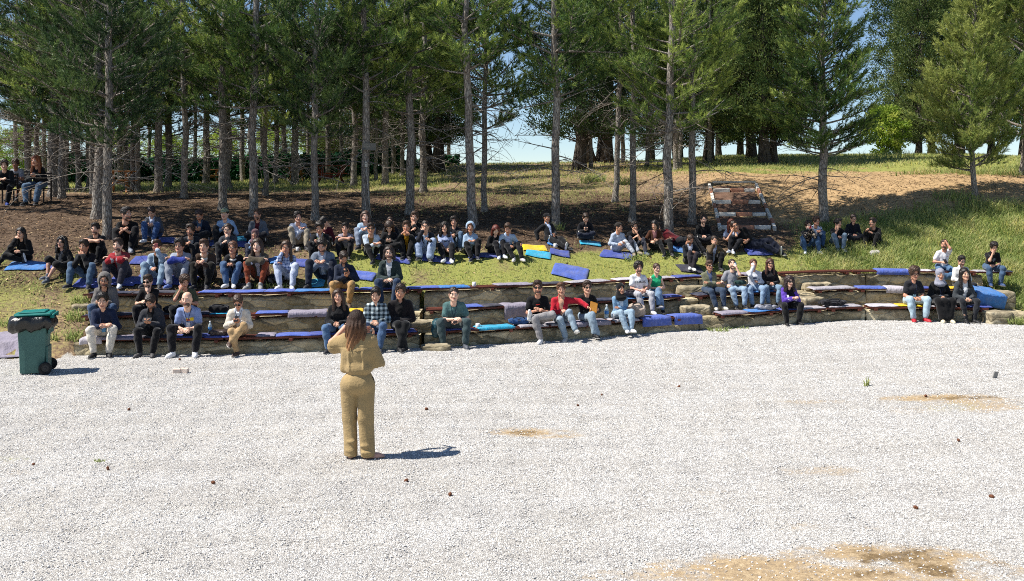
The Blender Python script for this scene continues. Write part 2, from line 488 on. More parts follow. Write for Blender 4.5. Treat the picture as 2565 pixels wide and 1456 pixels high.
# bare earth showing through the gravel: (x, y, half-width, half-height in picture points at that spot, strength)
PATCH = [(1320, 1085, 95, 12, .9), (1400, 1098, 60, 8, .7), (2330, 1012, 150, 9, 1.0), (2420, 1022, 120, 14, .75), (2040, 1016, 110, 6, .55),
         (2300, 1042, 110, 14, .35), (2060, 1190, 130, 14, .5), (2010, 1330, 70, 16, .4), (2180, 1335, 50, 8, .4), (1900, 1424, 230, 34, .95),
         (2150, 1400, 190, 26, .95), (2330, 1420, 130, 34, 1.1), (2060, 1452, 560, 34, .95), (1640, 1446, 160, 22, .6), (1700, 905, 60, 5, .3), (1450, 1043, 50, 5, .3),
         (2440, 895, 40, 6, .4), (1780, 1240, 120, 14, .25), (40, 1180, 60, 12, .3), (1000, 1075, 60, 8, .25), (1560, 1018, 70, 6, .3), (520, 1090, 90, 7, .25),
         (640, 1030, 60, 5, .2), (260, 1250, 50, 8, .2), (2480, 1035, 90, 20, .7), (1290, 1078, 40, 6, .6)]
_pt = GV; _Ys = np.maximum(_pt[:, 1], 5)
# fine sheet of gravel: its own grid, so that the patches keep their edges
qx = np.arange(-14.0, 16.0, .07); qy = np.concatenate([np.arange(6.5, 14, .06), np.arange(14, 23.2, .08)])
QX, QY = np.meshgrid(qx, qy, indexing='ij')
rr = lump(QX, QY, 5.0, 21)*.5+lump(QX, QY, 13.0, 22)*.4
QO = QY-d1(QX)
QZ = zfun(QX, np.minimum(QY, d1(QX)-.02))+.02+.010*lump(QX, QY, 4, 23)+.006*lump(QX, QY, 11, 24)
xv = CX+F*QX/QY; yv = HY+F*HC/QY
soil = np.zeros_like(QX); mud = np.zeros_like(QX); green = np.zeros_like(QX)
for (px, py, hw, hh, st) in PATCH:
    r_ = np.sqrt(((xv-px)/hw)**2+((yv-py)/hh)**2)
    soil = np.maximum(soil, st*sstep(1.5, .2, r_+.75*rr))
for (px, py, hw, hh, st) in [(2250, 1408, 170, 30, .9), (2370, 1438, 170, 22, 1.0), (2210, 1445, 120, 14, .8), (1315, 1086, 70, 7, .8), (2420, 1014, 110, 6, .9), (2330, 1012, 90, 4, .7), (2130, 836, 60, 5, .6), (1400, 1099, 40, 5, .6)]:
    r_ = np.sqrt(((xv-px)/hw)**2+((yv-py)/hh)**2)
    mud = np.maximum(mud, st*sstep(1.4, .2, r_+.9*rr))
for (px, py, hw, hh, st) in [(2390, 1035, 120, 22, .45), (1740, 1325, 90, 16, .35), (40, 1145, 60, 10, .5), (2480, 1175, 40, 8, .4), (1110, 1110, 60, 8, .35), (2200, 1180, 60, 9, .3)]:
    r_ = np.sqrt(((xv-px)/hw)**2+((yv-py)/hh)**2)
    green = np.maximum(green, st*sstep(1.2, .4, r_+.7*rr))
QZ = QZ-.012*soil
keep = np.where(QX < XL-.1, QO+.30*lump(QX, QY, 2.6, 13)+.12*lump(QX, QY, 9, 31) < -.18, np.where(QX > XR+.05, QO+.3*lump(QX, QY, 2.2, 14)+.12*lump(QX, QY, 9, 31) < -.1, QO < .05))
_i, _j = np.meshgrid(np.arange(len(qx)-1), np.arange(len(qy)-1), indexing='ij'); _n = len(qy)
kf = keep[:-1, :-1] & keep[1:, :-1] & keep[:-1, 1:] & keep[1:, 1:]
QQ = np.stack([_i*_n+_j, (_i+1)*_n+_j, (_i+1)*_n+_j+1, _i*_n+_j+1], -1)[kf].reshape(-1, 4)
QV = np.stack([QX, QY, QZ], -1).reshape(-1, 3)
used = np.unique(QQ); rem = np.full(len(QV), -1); rem[used] = np.arange(len(used))

# materials
def attr(t, name): return t.n('ShaderNodeAttribute', _attribute_name=name)
t = NT('slope_ground'); v = t.coord('Object')
cv = attr(t, 'cover'); sp = t.n('ShaderNodeSeparateColor', Color=cv.outputs['Color'])
gr = attr(t, 'gravel')
n1 = t.noise(v, 3.0, 6, .65); n2 = t.noise(v, 14.0, 5, .7); n3 = t.noise(v, 70.0, 4, .7)
dirt = t.ramp(n2, [(.3, lin('#57483a')), (.5, lin('#85705a')), (.72, lin('#b09a7a'))])
lit = t.ramp(t.math('ADD', t.math('MULTIPLY', n3, .6), t.math('MULTIPLY', n2, .4)), [(.34, lin('#2a211a')), (.5, lin('#5a4a3d')), (.66, lin('#9c866e'))])
sandc = t.ramp(n2, [(.3, lin('#8f7657')), (.55, lin('#b3966f')), (.75, lin('#ccb18a'))])
gra = t.ramp(n3, [(.3, lin('#59612f')), (.5, lin('#8b8f4a')), (.7, lin('#b9b072'))])
grv = t.ramp(n3, [(.3, lin('#8f8c85')), (.6, lin('#c9c6be'))])
def edge(s, lo=.35, hi=.65): return t.ramp(t.math('ADD', s, t.math('MULTIPLY', t.math('SUBTRACT', n2, .5), .9)), [(lo, (0, 0, 0)), (hi, (1, 1, 1))])
c = t.mix(edge(sp.outputs[0]), dirt, lit)
c = t.mix(edge(sp.outputs[2]), c, sandc)
c = t.mix(edge(sp.outputs[1]), c, gra)
c = t.mix(edge(gr.outputs['Fac']), c, grv)
M_GROUND = t.done(t.bsdf(c, .95, t.bump(t.math('ADD', n3, n2), .6, .04), spec=.1))
me = mk_mesh('ground', GV, GQ, mats=[M_GROUND], smooth=True)
a = me.color_attributes.new('cover', 'FLOAT_COLOR', 'POINT')
a.data.foreach_set('color', np.concatenate([gc[:, :3], np.ones((len(gc), 1))], 1).astype(np.float32).ravel())
a = me.attributes.new('gravel', 'FLOAT', 'POINT'); a.data.foreach_set('value', gc[:, 3].astype(np.float32))
GROUND = tag(obj('ground', me), kind='structure')

t = NT('gravel_sheet'); v = t.coord('Object')
vo = t.n('ShaderNodeTexVoronoi', Vector=v, Scale=54.0, Randomness=1.0)
vd = t.n('ShaderNodeTexVoronoi', Vector=v, Scale=54.0, Randomness=1.0, _feature='DISTANCE_TO_EDGE')
vs = t.n('ShaderNodeSeparateColor', Color=vo.outputs['Color'])
stone = t.ramp(vs.outputs[0], [(0, lin('#949290')), (.3, lin('#bbb8b4')), (.65, lin('#d4d1cc')), (1, lin('#e5e3df'))])
big = t.noise(v, .9, 5, .6)
trk = t.noise(t.coord('Object', (.16, 1.1, 1.0)), 1.6, 4, .55)
stone = t.mix(t.ramp(big, [(.35, (0, 0, 0)), (.75, (.45, .45, .45))]), stone, t.mix(1.0, stone, (.93, .87, .76), 'MULTIPLY'))
stone = t.mix(t.ramp(trk, [(.38, (.55,)*3), (.6, (0, 0, 0))]), stone, t.mix(1.0, stone, (.80, .79, .78), 'MULTIPLY'))
gap = t.ramp(vd.outputs[0], [(0.0, (0, 0, 0)), (.12, (1, 1, 1))])
stone = t.mix(gap, (.40, .375, .34), stone)
so_ = attr(t, 'soil'); gn = attr(t, 'green')
ns = t.noise(v, 22.0, 6, .75)
earth = t.ramp(ns, [(.3, lin('#7b6850')), (.5, lin('#a58f70')), (.7, lin('#c6b290'))])
sm = t.ramp(t.math('ADD', so_.outputs['Fac'], t.math('MULTIPLY', t.math('SUBTRACT', ns, .5), 1.3)), [(.22, (0, 0, 0)), (.85, (1, 1, 1))])
col = t.mix(sm, stone, earth)
md = t.ramp(t.math('ADD', attr(t, 'mud').outputs['Fac'], t.math('MULTIPLY', t.math('SUBTRACT', t.noise(v, 9.0, 6, .75), .5), 2.2)), [(.55, (0, 0, 0)), (.95, (.85,)*3)])
col = t.mix(md, col, t.ramp(ns, [(.3, lin('#4f3f2d')), (.7, lin('#8a7350'))]))
gm = t.ramp(t.math('ADD', gn.outputs['Fac'], t.math('MULTIPLY', t.math('SUBTRACT', ns, .5), 1.6)), [(.45, (0, 0, 0)), (.75, (.8, .8, .8))])
col = t.mix(gm, col, t.ramp(ns, [(.3, lin('#5d6a2c')), (.7, lin('#a7a85f'))]))
hh = t.math('ADD', t.math('MINIMUM', vd.outputs[0], .28), t.math('MULTIPLY', vs.outputs[1], .35))
hh = t.math('ADD', t.math('MULTIPLY', hh, t.math('SUBTRACT', 1.0, t.math('MULTIPLY', sm, .8))), t.math('MULTIPLY', t.noise(v, 90.0, 4, .7), .35))
M_GRAVEL = t.done(t.bsdf(col, .9, t.bump(hh, 1.0, .022), spec=.12))
me = mk_mesh('gravel_yard', QV[used], rem[QQ], mats=[M_GRAVEL], smooth=True)
for nm, arr in (('soil', soil), ('green', green), ('mud', mud)):
    a = me.attributes.new(nm, 'FLOAT', 'POINT'); a.data.foreach_set('value', arr.reshape(-1)[used].astype(np.float32))
tag(obj('gravel_yard', me), kind='structure')
def soil_at(X, Y):
    i = np.clip(((X+14)/.07).astype(int), 0, len(qx)-1); j = np.clip(np.searchsorted(qy, Y), 0, len(qy)-1)
    return soil[i, j], QZ[i, j], keep[i, j]

# loose crushed stones lying on the sheet (one mass, nobody could count it)
def stones(name, n, dmin, dmax, r0, r1):
    # evenly spread over the picture: distance density ~ d
    y = (dmin**2+(dmax**2-dmin**2)*RNG.random(n*2))**.5
    x = (RNG.random(n*2)*2-1)*y*.56
    so, z, kp = soil_at(x, y)
    ok = kp & (RNG.random(n*2) > so*.85) & (y < d1(x)-.03)
    x, y, z = x[ok][:n], y[ok][:n], z[ok][:n]; n = len(x)
    base = np.array([[1, 0, 0], [0, 1, 0], [-1, 0, 0], [0, -1, 0], [.3, .2, .8], [-.2, -.3, -.7], [-.5, .5, .6], [.5, -.55, .5]], float)
    # convex-ish stone of 8 points
    tri = np.array([[0, 1, 4], [1, 6, 4], [1, 2, 6], [2, 3, 6], [6, 3, 4], [3, 7, 4], [3, 0, 7], [7, 0, 4], [1, 0, 5], [2, 1, 5], [3, 2, 5], [0, 3, 5]])
    r = r0+(r1-r0)*RNG.random(n)**1.7
    A = RNG.random(n)*6.283; ca, sa = np.cos(A), np.sin(A)
    B = base[None]+RNG.normal(0, .16, (n, 8, 3)); B *= np.stack([np.ones(n), .55+.4*RNG.random(n), .45+.4*RNG.random(n)], -1)[:, None]
    tl = RNG.normal(0, .45, n); ct, st = np.cos(tl), np.sin(tl)
    bx, bz = B[..., 0]*ct[:, None]-B[..., 2]*st[:, None], B[..., 0]*st[:, None]+B[..., 2]*ct[:, None]
    V = np.stack([bx*ca[:, None]-B[..., 1]*sa[:, None], bx*sa[:, None]+B[..., 1]*ca[:, None], bz], -1)*r[:, None, None]
    V += np.stack([x, y, z+r*.15], -1)[:, None]
    T = (tri[None]+8*np.arange(n)[:, None, None]).reshape(-1, 3)
    me = mk_mesh(name, V.reshape(-1, 3), None, T, mats=[M_STONES], smooth=False)
    a = me.attributes.new('tone', 'FLOAT', 'POINT'); a.data.foreach_set('value', np.repeat(RNG.random(n), 8).astype(np.float32))
    return tag(obj(name, me), 'pale crushed grey and white gravel covering the yard', 'gravel', kind='stuff')
t = NT('gravel_stone'); v = t.coord('Object')
tone = attr(t, 'tone').outputs['Fac']
trk = t.noise(t.coord('Object', (.16, 1.1, 1.0)), 1.6, 4, .55)
c = t.ramp(tone, [(0, lin('#a3a1a0')), (.12, lin('#c0bebb')), (.5, lin('#d6d3cf')), (.8, lin('#e0ddd8')), (1, lin('#e9e7e3'))])
c = t.mix(t.ramp(trk, [(.38, (.6,)*3), (.6, (0, 0, 0))]), c, t.mix(1.0, c, (.80, .79, .78), 'MULTIPLY'))
M_STONES = t.done(t.bsdf(c, .85, t.bump(t.noise(v, 160., 3), .3, .006), spec=.15))
stones('gravel', 200000, 7.4, 22.6, .0062, .0140)
# ---------------------------------------------------------------- stone steps, benches, cushions
def xw(xv, k=0, extra=0.0):
    X = 0.0
    for _ in range(40): X = (xv-CX)/F*(d1(X)+k*TREAD+extra)
    return float(X)
def seat_z(X, k): return float(gz(X))+HS[k]
def stone_mat(a, b, c_, mossy=.3):
    t = NT('rubble_stone'); v = t.coord('Object')
    wv = t.mix(.12, v, t.n('ShaderNodeTexNoise', Vector=v, Scale=3.0, Detail=3.0).outputs[1])
    mp = t.n('ShaderNodeMapping', Vector=wv, Scale=(2.0, 2.0, 5.2)).outputs[0]
    vo = t.n('ShaderNodeTexVoronoi', Vector=mp, Scale=1.25); vd = t.n('ShaderNodeTexVoronoi', Vector=mp, Scale=1.25, _feature='DISTANCE_TO_EDGE')
    s = t.n('ShaderNodeSeparateColor', Color=vo.outputs['Color'])
    n = t.noise(v, 9.0, 7, .72); nf = t.noise(v, 45.0, 5, .7); nl = t.noise(v, 1.1, 3)
    col = t.ramp(t.math('ADD', t.math('MULTIPLY', n, .7), t.math('MULTIPLY', s.outputs[0], .3)), [(.3, lin(a)), (.5, lin(b)), (.68, lin(c_))])
    col = t.mix(t.ramp(vd.outputs[0], [(.0, (.5,)*3), (.05, (0, 0, 0))]), col, lin('#6f6552'))
    col = t.mix(t.ramp(nl, [(.42, (0, 0, 0)), (.62, (mossy,)*3)]), col, lin('#5b5a3a'))
    hgt = t.math('ADD', t.math('MULTIPLY', t.math('MINIMUM', vd.outputs[0], .12), 5.0), t.math('ADD', n, t.math('MULTIPLY', nf, .4)))
    return t.done(t.bsdf(col, .93, t.bump(hgt, .9, .03), spec=.1))
M_WALL = stone_mat('#7d7159', '#b1a386', '#d6c8a6', .22)
M_STEP = stone_mat('#766b58', '#a3977f', '#c6bba2', .2)
t = NT('dark_bench_wood'); v = t.coord('Object', (1.2, 14, 14))
nz = t.noise(v, 3.0, 5, .6)
M_BENCH = t.done(t.bsdf(t.ramp(nz, [(.3, lin('#3a1d16')), (.55, lin('#5e3024')), (.75, lin('#7d4a38'))]), .6, t.bump(nz, .3, .01), spec=.3))

def make_wall(k, X0, X1, label, seed, m=None, zt=None, dep=None):
    n = max(8, int((X1-X0)/.055)); xs = np.linspace(X0, X1, n)
    top = gz(xs)+(HS[k]-.085)+.010*np.sin(xs*3+seed)+.012*lump(xs, xs*0, 5, seed)
    bot = gz(xs)-.12 if k == 0 else gz(xs)+HS[k-1]-.14
    dp = dep or (TREAD+.12 if k < 2 else .7)
    fr = np.linspace(0, 1, 9); rows = []
    y0 = d1(xs)+k*TREAD
    for f in fr:
        z = bot+(top-bot)*f
        y = y0+.045*lump(xs, z*2.2, 4.2, seed+1)+.02*lump(xs, z*2, 13, seed+2)+.05*f
        if f == 1: y = y+.03
        rows.append(np.stack([xs, y, z-(.0 if f < 1 else .0)], -1))
    for g in (.2, .5, .8, 1.0):
        rows.append(np.stack([xs, y0+.08+(dp-.08)*g, top+.012*lump(xs, xs*0+g*3, 6, seed+3)], -1))
    rows.append(np.stack([xs, y0+dp, bot], -1))
    V = np.stack(rows); r = len(rows)
    i, j = np.meshgrid(np.arange(r-1), np.arange(n-1), indexing='ij')
    Q = np.stack([i*n+j, i*n+j+1, (i+1)*n+j+1, (i+1)*n+j], -1).reshape(-1, 4)
    V = V.reshape(-1, 3); T = []
    c0 = len(V); V = np.concatenate([V, [[xs[0], y0[0]+dp/2, (bot+top)[0]/2]], [[xs[-1], y0[-1]+dp/2, (bot+top)[-1]/2]]])
    for q in range(r):
        q2 = (q+1) % r
        T += [[c0, q2*n, q*n], [c0+1, q*n+n-1, q2*n+n-1]]
    me = mk_mesh('stone_wall', V, Q, T, mats=[m or M_WALL], smooth=True)
    return tag(obj('stone_wall', me), label, 'stone wall', 'rubble stone walls of the seating steps', kind='thing')
SECT = [(196, 1050, 'left of the stone stair'), (1062, 1750, 'behind the people in the middle'), (1752, 2168, 'behind the woman with purple sleeves'), (2170, 2536, 'at the far right end by the meadow')]
TN = ('lowest', 'middle', 'topmost')
for si, (a, b, txt) in enumerate(SECT):
    for k in range(3):
        X0, X1 = xw(a, k), xw(b, k)
        if si == 0: X0 = XL+.03*k
        if si == 3: X1 = XR-.1*k
        make_wall(k, X0, X1, f'{TN[k]} tier of mossy tan rubble stone wall {txt}', 50+si*7+k)

def rock(name, c, size, label, cat, group, seed, m):
    f = Field(np.array(c)*0-np.array(size)*.62, np.array(size)*.62, .03)
    r = np.random.default_rng(seed)
    X = [f.ax[0][:, None, None], f.ax[1][None, :, None], f.ax[2][None, None, :]]
    q = sum((np.abs(X[i])/(size[i]/2))**11 for i in range(3))**(1/11.)
    f.F = ((q-1)*min(size)/2).astype(np.float32); f.wob(.016, 7, seed)
    V, Q = f.surf()
    o = obj(name, mk_mesh(name, V, Q, mats=[m]), loc=c); o.rotation_euler = (0, 0, r.uniform(-.1, .25))
    return tag(o, label, cat, group)
for (xv, k, w_, h_, dp, dy, lb) in [
    (1056, 1, .55, .25, .4, -.25, 'rough pale stone step block beside the man in plaid, below the middle tier'),
    (1085, 0, .5, .14, .5, -.22, 'low cracked stone step at the gravel left of the man in teal'),
    (1722, 2, .62, .28, .42, -.22, 'big stone step block left of the man in the olive jacket'),
    (1735, 1, .62, .25, .42, -.22, 'pale stone step block just left of the olive jacket man\'s feet'),
    (2025, 1, .55, .30, .4, -.22, 'flat pale stone step block right of the woman with purple sleeves'),
    (2040, 2, .7, .20, .42, -.22, 'thin stone slab step under the grey cushion right of the purple sleeves'),
    (2490, 0, .55, .30, .45, -.15, 'broken stone block at the right end below the azure mat'),
    (215, 2, .38, .26, .35, -.15, 'loose pale stone block at the left end by the hooded man'),
    (2505, 1, .5, .42, .4, -.05, 'upright rubble block under the right end of the top bench')]:
    X = xw(xv, k); zb = float(gz(X)) if k == 0 else seat_z(X, k-1)-.09
    rock('stone_step', (X, d1(X)+k*TREAD+dy, zb+h_/2-.02), (w_, dp, h_), lb, 'stone step', 'stone step blocks', int(xv), M_STEP)

def make_bench(k, a, b, label, gap=.5):
    X0, X1 = xw(a, k), xw(b, k); mb = MB()
    n = max(3, int((X1-X0)/.45)+1); xs = np.linspace(X0, X1, n)
    yb = d1(xs)+k*TREAD; zt = gz(xs)+HS[k]
    for s_ in range(4):
        y = yb-.05+s_*.115
        jx = RNG.uniform(-.04, .04, 2); x_ = xs.copy(); x_[0] += jx[0]; x_[-1] += jx[1]
        P_ = []
        dz = RNG.uniform(-.003, .003)
        for (dy, z) in ((0, -.035), (.10, -.035), (.10, 0), (0, 0)):
            P_.append(np.stack([x_, y+dy, zt+z+dz], -1))
        V = np.stack(P_).reshape(-1, 3); Q = []
        for e in range(4):
            e2 = (e+1) % 4
            for j in range(n-1): Q.append([e*n+j, e2*n+j, e2*n+j+1, e*n+j+1])
        Q += [[0, n, 2*n, 3*n][::-1], [n-1, 2*n-1, 3*n-1, 4*n-1]]
        mb.add(V, Q)
    o = obj('bench_seat', mb.mesh('bench_seat', [M_BENCH]))
    root = empty('wooden_bench', (float(xs[n//2]), float(yb[n//2]), float(zt[n//2])-.08))
    tag(root, label, 'bench', 'slatted wooden benches on the stone steps')
    o.parent = root; o.location = -root.location
    m2 = max(2, int((X1-X0)/1.1)+1)
    for x in np.linspace(X0+.12, X1-.12, m2):
        o = obj('bracket', MB().box((0, 0, 0), (.07, .44, .045), bev=.004).mesh('bracket', [M_BENCH]), root)
        o.location = Vector((x, float(d1(x))+k*TREAD+.135, float(gz(x))+HS[k]-.059))-root.location
for k, a, b, lb in [
    (0, 206, 560, 'dark brown slatted bench under the cream trousers and black cardigan men'), (0, 563, 1043, 'dark brown slatted bench from the cream blazer to the plaid shirt'),
    (0, 1100, 1450, 'lowest dark slatted bench under the teal shirt and the cyan mat'), (0, 1454, 1712, 'lowest dark slatted bench under the black hijab woman'),
    (0, 1796, 2062, 'lowest slatted bench under the woman with purple sleeves'), (0, 2072, 2164, 'short slatted bench carrying the black bag'),
    (0, 2178, 2470, 'lowest slatted bench at the right under the black abaya'),
    (1, 206, 620, 'middle slatted bench under the hooded man and olive tee man'), (1, 622, 960, 'middle slatted bench under the lilac grey mat behind the cream blazer'),
    (1, 1066, 1330, 'middle slatted bench behind the man in teal'), (1, 1335, 1712, 'middle slatted bench under the white tee man with lettering'),
    (1, 1741, 1950, 'middle slatted bench under the four people with sunglasses and drinks'), (1, 2040, 2142, 'short middle slatted bench under a single grey mat'), (1, 2146, 2420, 'middle slatted bench behind the three at the right'),
    (2, 214, 560, 'top slatted bench behind the hooded man'), (2, 564, 1034, 'top slatted bench under the navy jacket man'), (2, 1036, 1420, 'top slatted bench with the white mug on it'), (2, 1424, 1692, 'top slatted bench behind the white tee with lettering'),
    (2, 1694, 1925, 'top slatted bench behind the man drinking'), (2, 1950, 2132, 'bare top slatted bench with no mats on it'), (2, 2136, 2420, 'top slatted bench under the white tee man with crossed legs'), (2, 2424, 2536, 'short top slatted bench under the black tee man at the right end')]:
    make_bench(k, a, b, lb)

CC = {'blue': '#3d4b93', 'blue2': '#4b60ac', 'azure': '#3a74b4', 'cyan': '#2a9bbd', 'lilac': '#8d8694', 'grey': '#a39ea4', 'dark': '#34333f', 'navy': '#20263f', 'yellow': '#d8b210', 'pale': '#bcb6bd'}
CN = {'blue': 'royal blue', 'blue2': 'bright blue', 'azure': 'azure blue', 'cyan': 'turquoise', 'lilac': 'lilac grey', 'grey': 'light grey', 'dark': 'charcoal', 'navy': 'navy', 'yellow': 'yellow', 'pale': 'pale grey'}
_cush = [0]
def pad_mesh(W, D, th, droop=0.0, seed=0, flat=False, front=0.0, end=0.0):
    """soft mat: W along x, D deep, droop = length hanging over the front edge"""
    na, nb = 18, 14
    A, B = np.meshgrid(np.linspace(0, 1, na), np.linspace(0, 1, nb), indexing='ij')
    edge_ = np.minimum(np.minimum(A, 1-A)*W, np.minimum(B, 1-B)*(D+droop))
    puff = np.clip(edge_/.05, 0, 1)**.5
    wr = .5+.5*lump(A*W, B*D, 7, seed)
    q = .55*puff+.45*puff*wr
    quilt = 1-.25*np.exp(-((A-.5)*W/.015)**2)
    s_ = B*(D+droop)-droop
    up = th*q*quilt
    x = (A-.5)*W+.012*lump(A, B, 5, seed+1)
    skew = .05*(A-.5)*(np.sin(seed*1.7))
    y = np.where(s_ < 0, -up*.6-.01*np.abs(s_)*10*.1, s_)+front+skew
    z = np.where(s_ < 0, s_, up)+(.010*lump(A*W, B*D, 9, seed+2))
    if end: z = z+end*np.clip(A-.75, 0, 1)*-1.2
    lo_y = np.where(s_ < 0, .0, s_)+front+skew; lo_z = np.where(s_ < 0, s_, .0)+.010*lump(A*W, B*D, 9, seed+2)
    if end: lo_z = lo_z+end*np.clip(A-.75, 0, 1)*-1.2
    V = np.concatenate([np.stack([x, y, z], -1).reshape(-1, 3), np.stack([x, lo_y, lo_z-.004], -1).reshape(-1, 3)])
    i, j = np.meshgrid(np.arange(na-1), np.arange(nb-1), indexing='ij')
    Q = np.stack([i*nb+j, (i+1)*nb+j, (i+1)*nb+j+1, i*nb+j+1], -1).reshape(-1, 4); n = na*nb
    Q2 = Q[:, ::-1]+n; S = []
    bd = [(i_, 0) for i_ in range(na)]+[(na-1, j_) for j_ in range(1, nb)]+[(i_, nb-1) for i_ in range(na-2, -1, -1)]+[(0, j_) for j_ in range(nb-2, 0, -1)]
    bi = [p*nb+r for p, r in bd]
    for u in range(len(bi)):
        p, r = bi[u], bi[(u+1) % len(bi)]; S.append([r, p, p+n, r+n])
    return V, np.concatenate([Q, Q2, S])
def cushion(k, a, b, c, label, droop=0.0, dep=.42, th=.028, lift=0.0, rz=0.0, dy=0.0):
    _cush[0] += 1; i = _cush[0]
    X0, X1 = xw(a, k), xw(b, k); X = (X0+X1)/2
    V, Q = pad_mesh(X1-X0, dep, th, droop, i)
    o = obj('seat_cushion', mk_mesh('seat_cushion', V, Q, mats=[fabric(CC[c], 'mat')]))
    sl = float(d1(X+.2)-d1(X-.2))/.4; sz = float(gz(X+.2)-gz(X-.2))/.4
    o.location = (X, float(d1(X))+k*TREAD-(.075 if droop else .045)+dy, seat_z(X, k)+.009+.0012*(i % 7)+lift)
    o.rotation_euler = (0, -math.atan(sz), math.atan(sl)+rz)
    return tag(o, label, 'cushion', 'seat cushions on the benches')
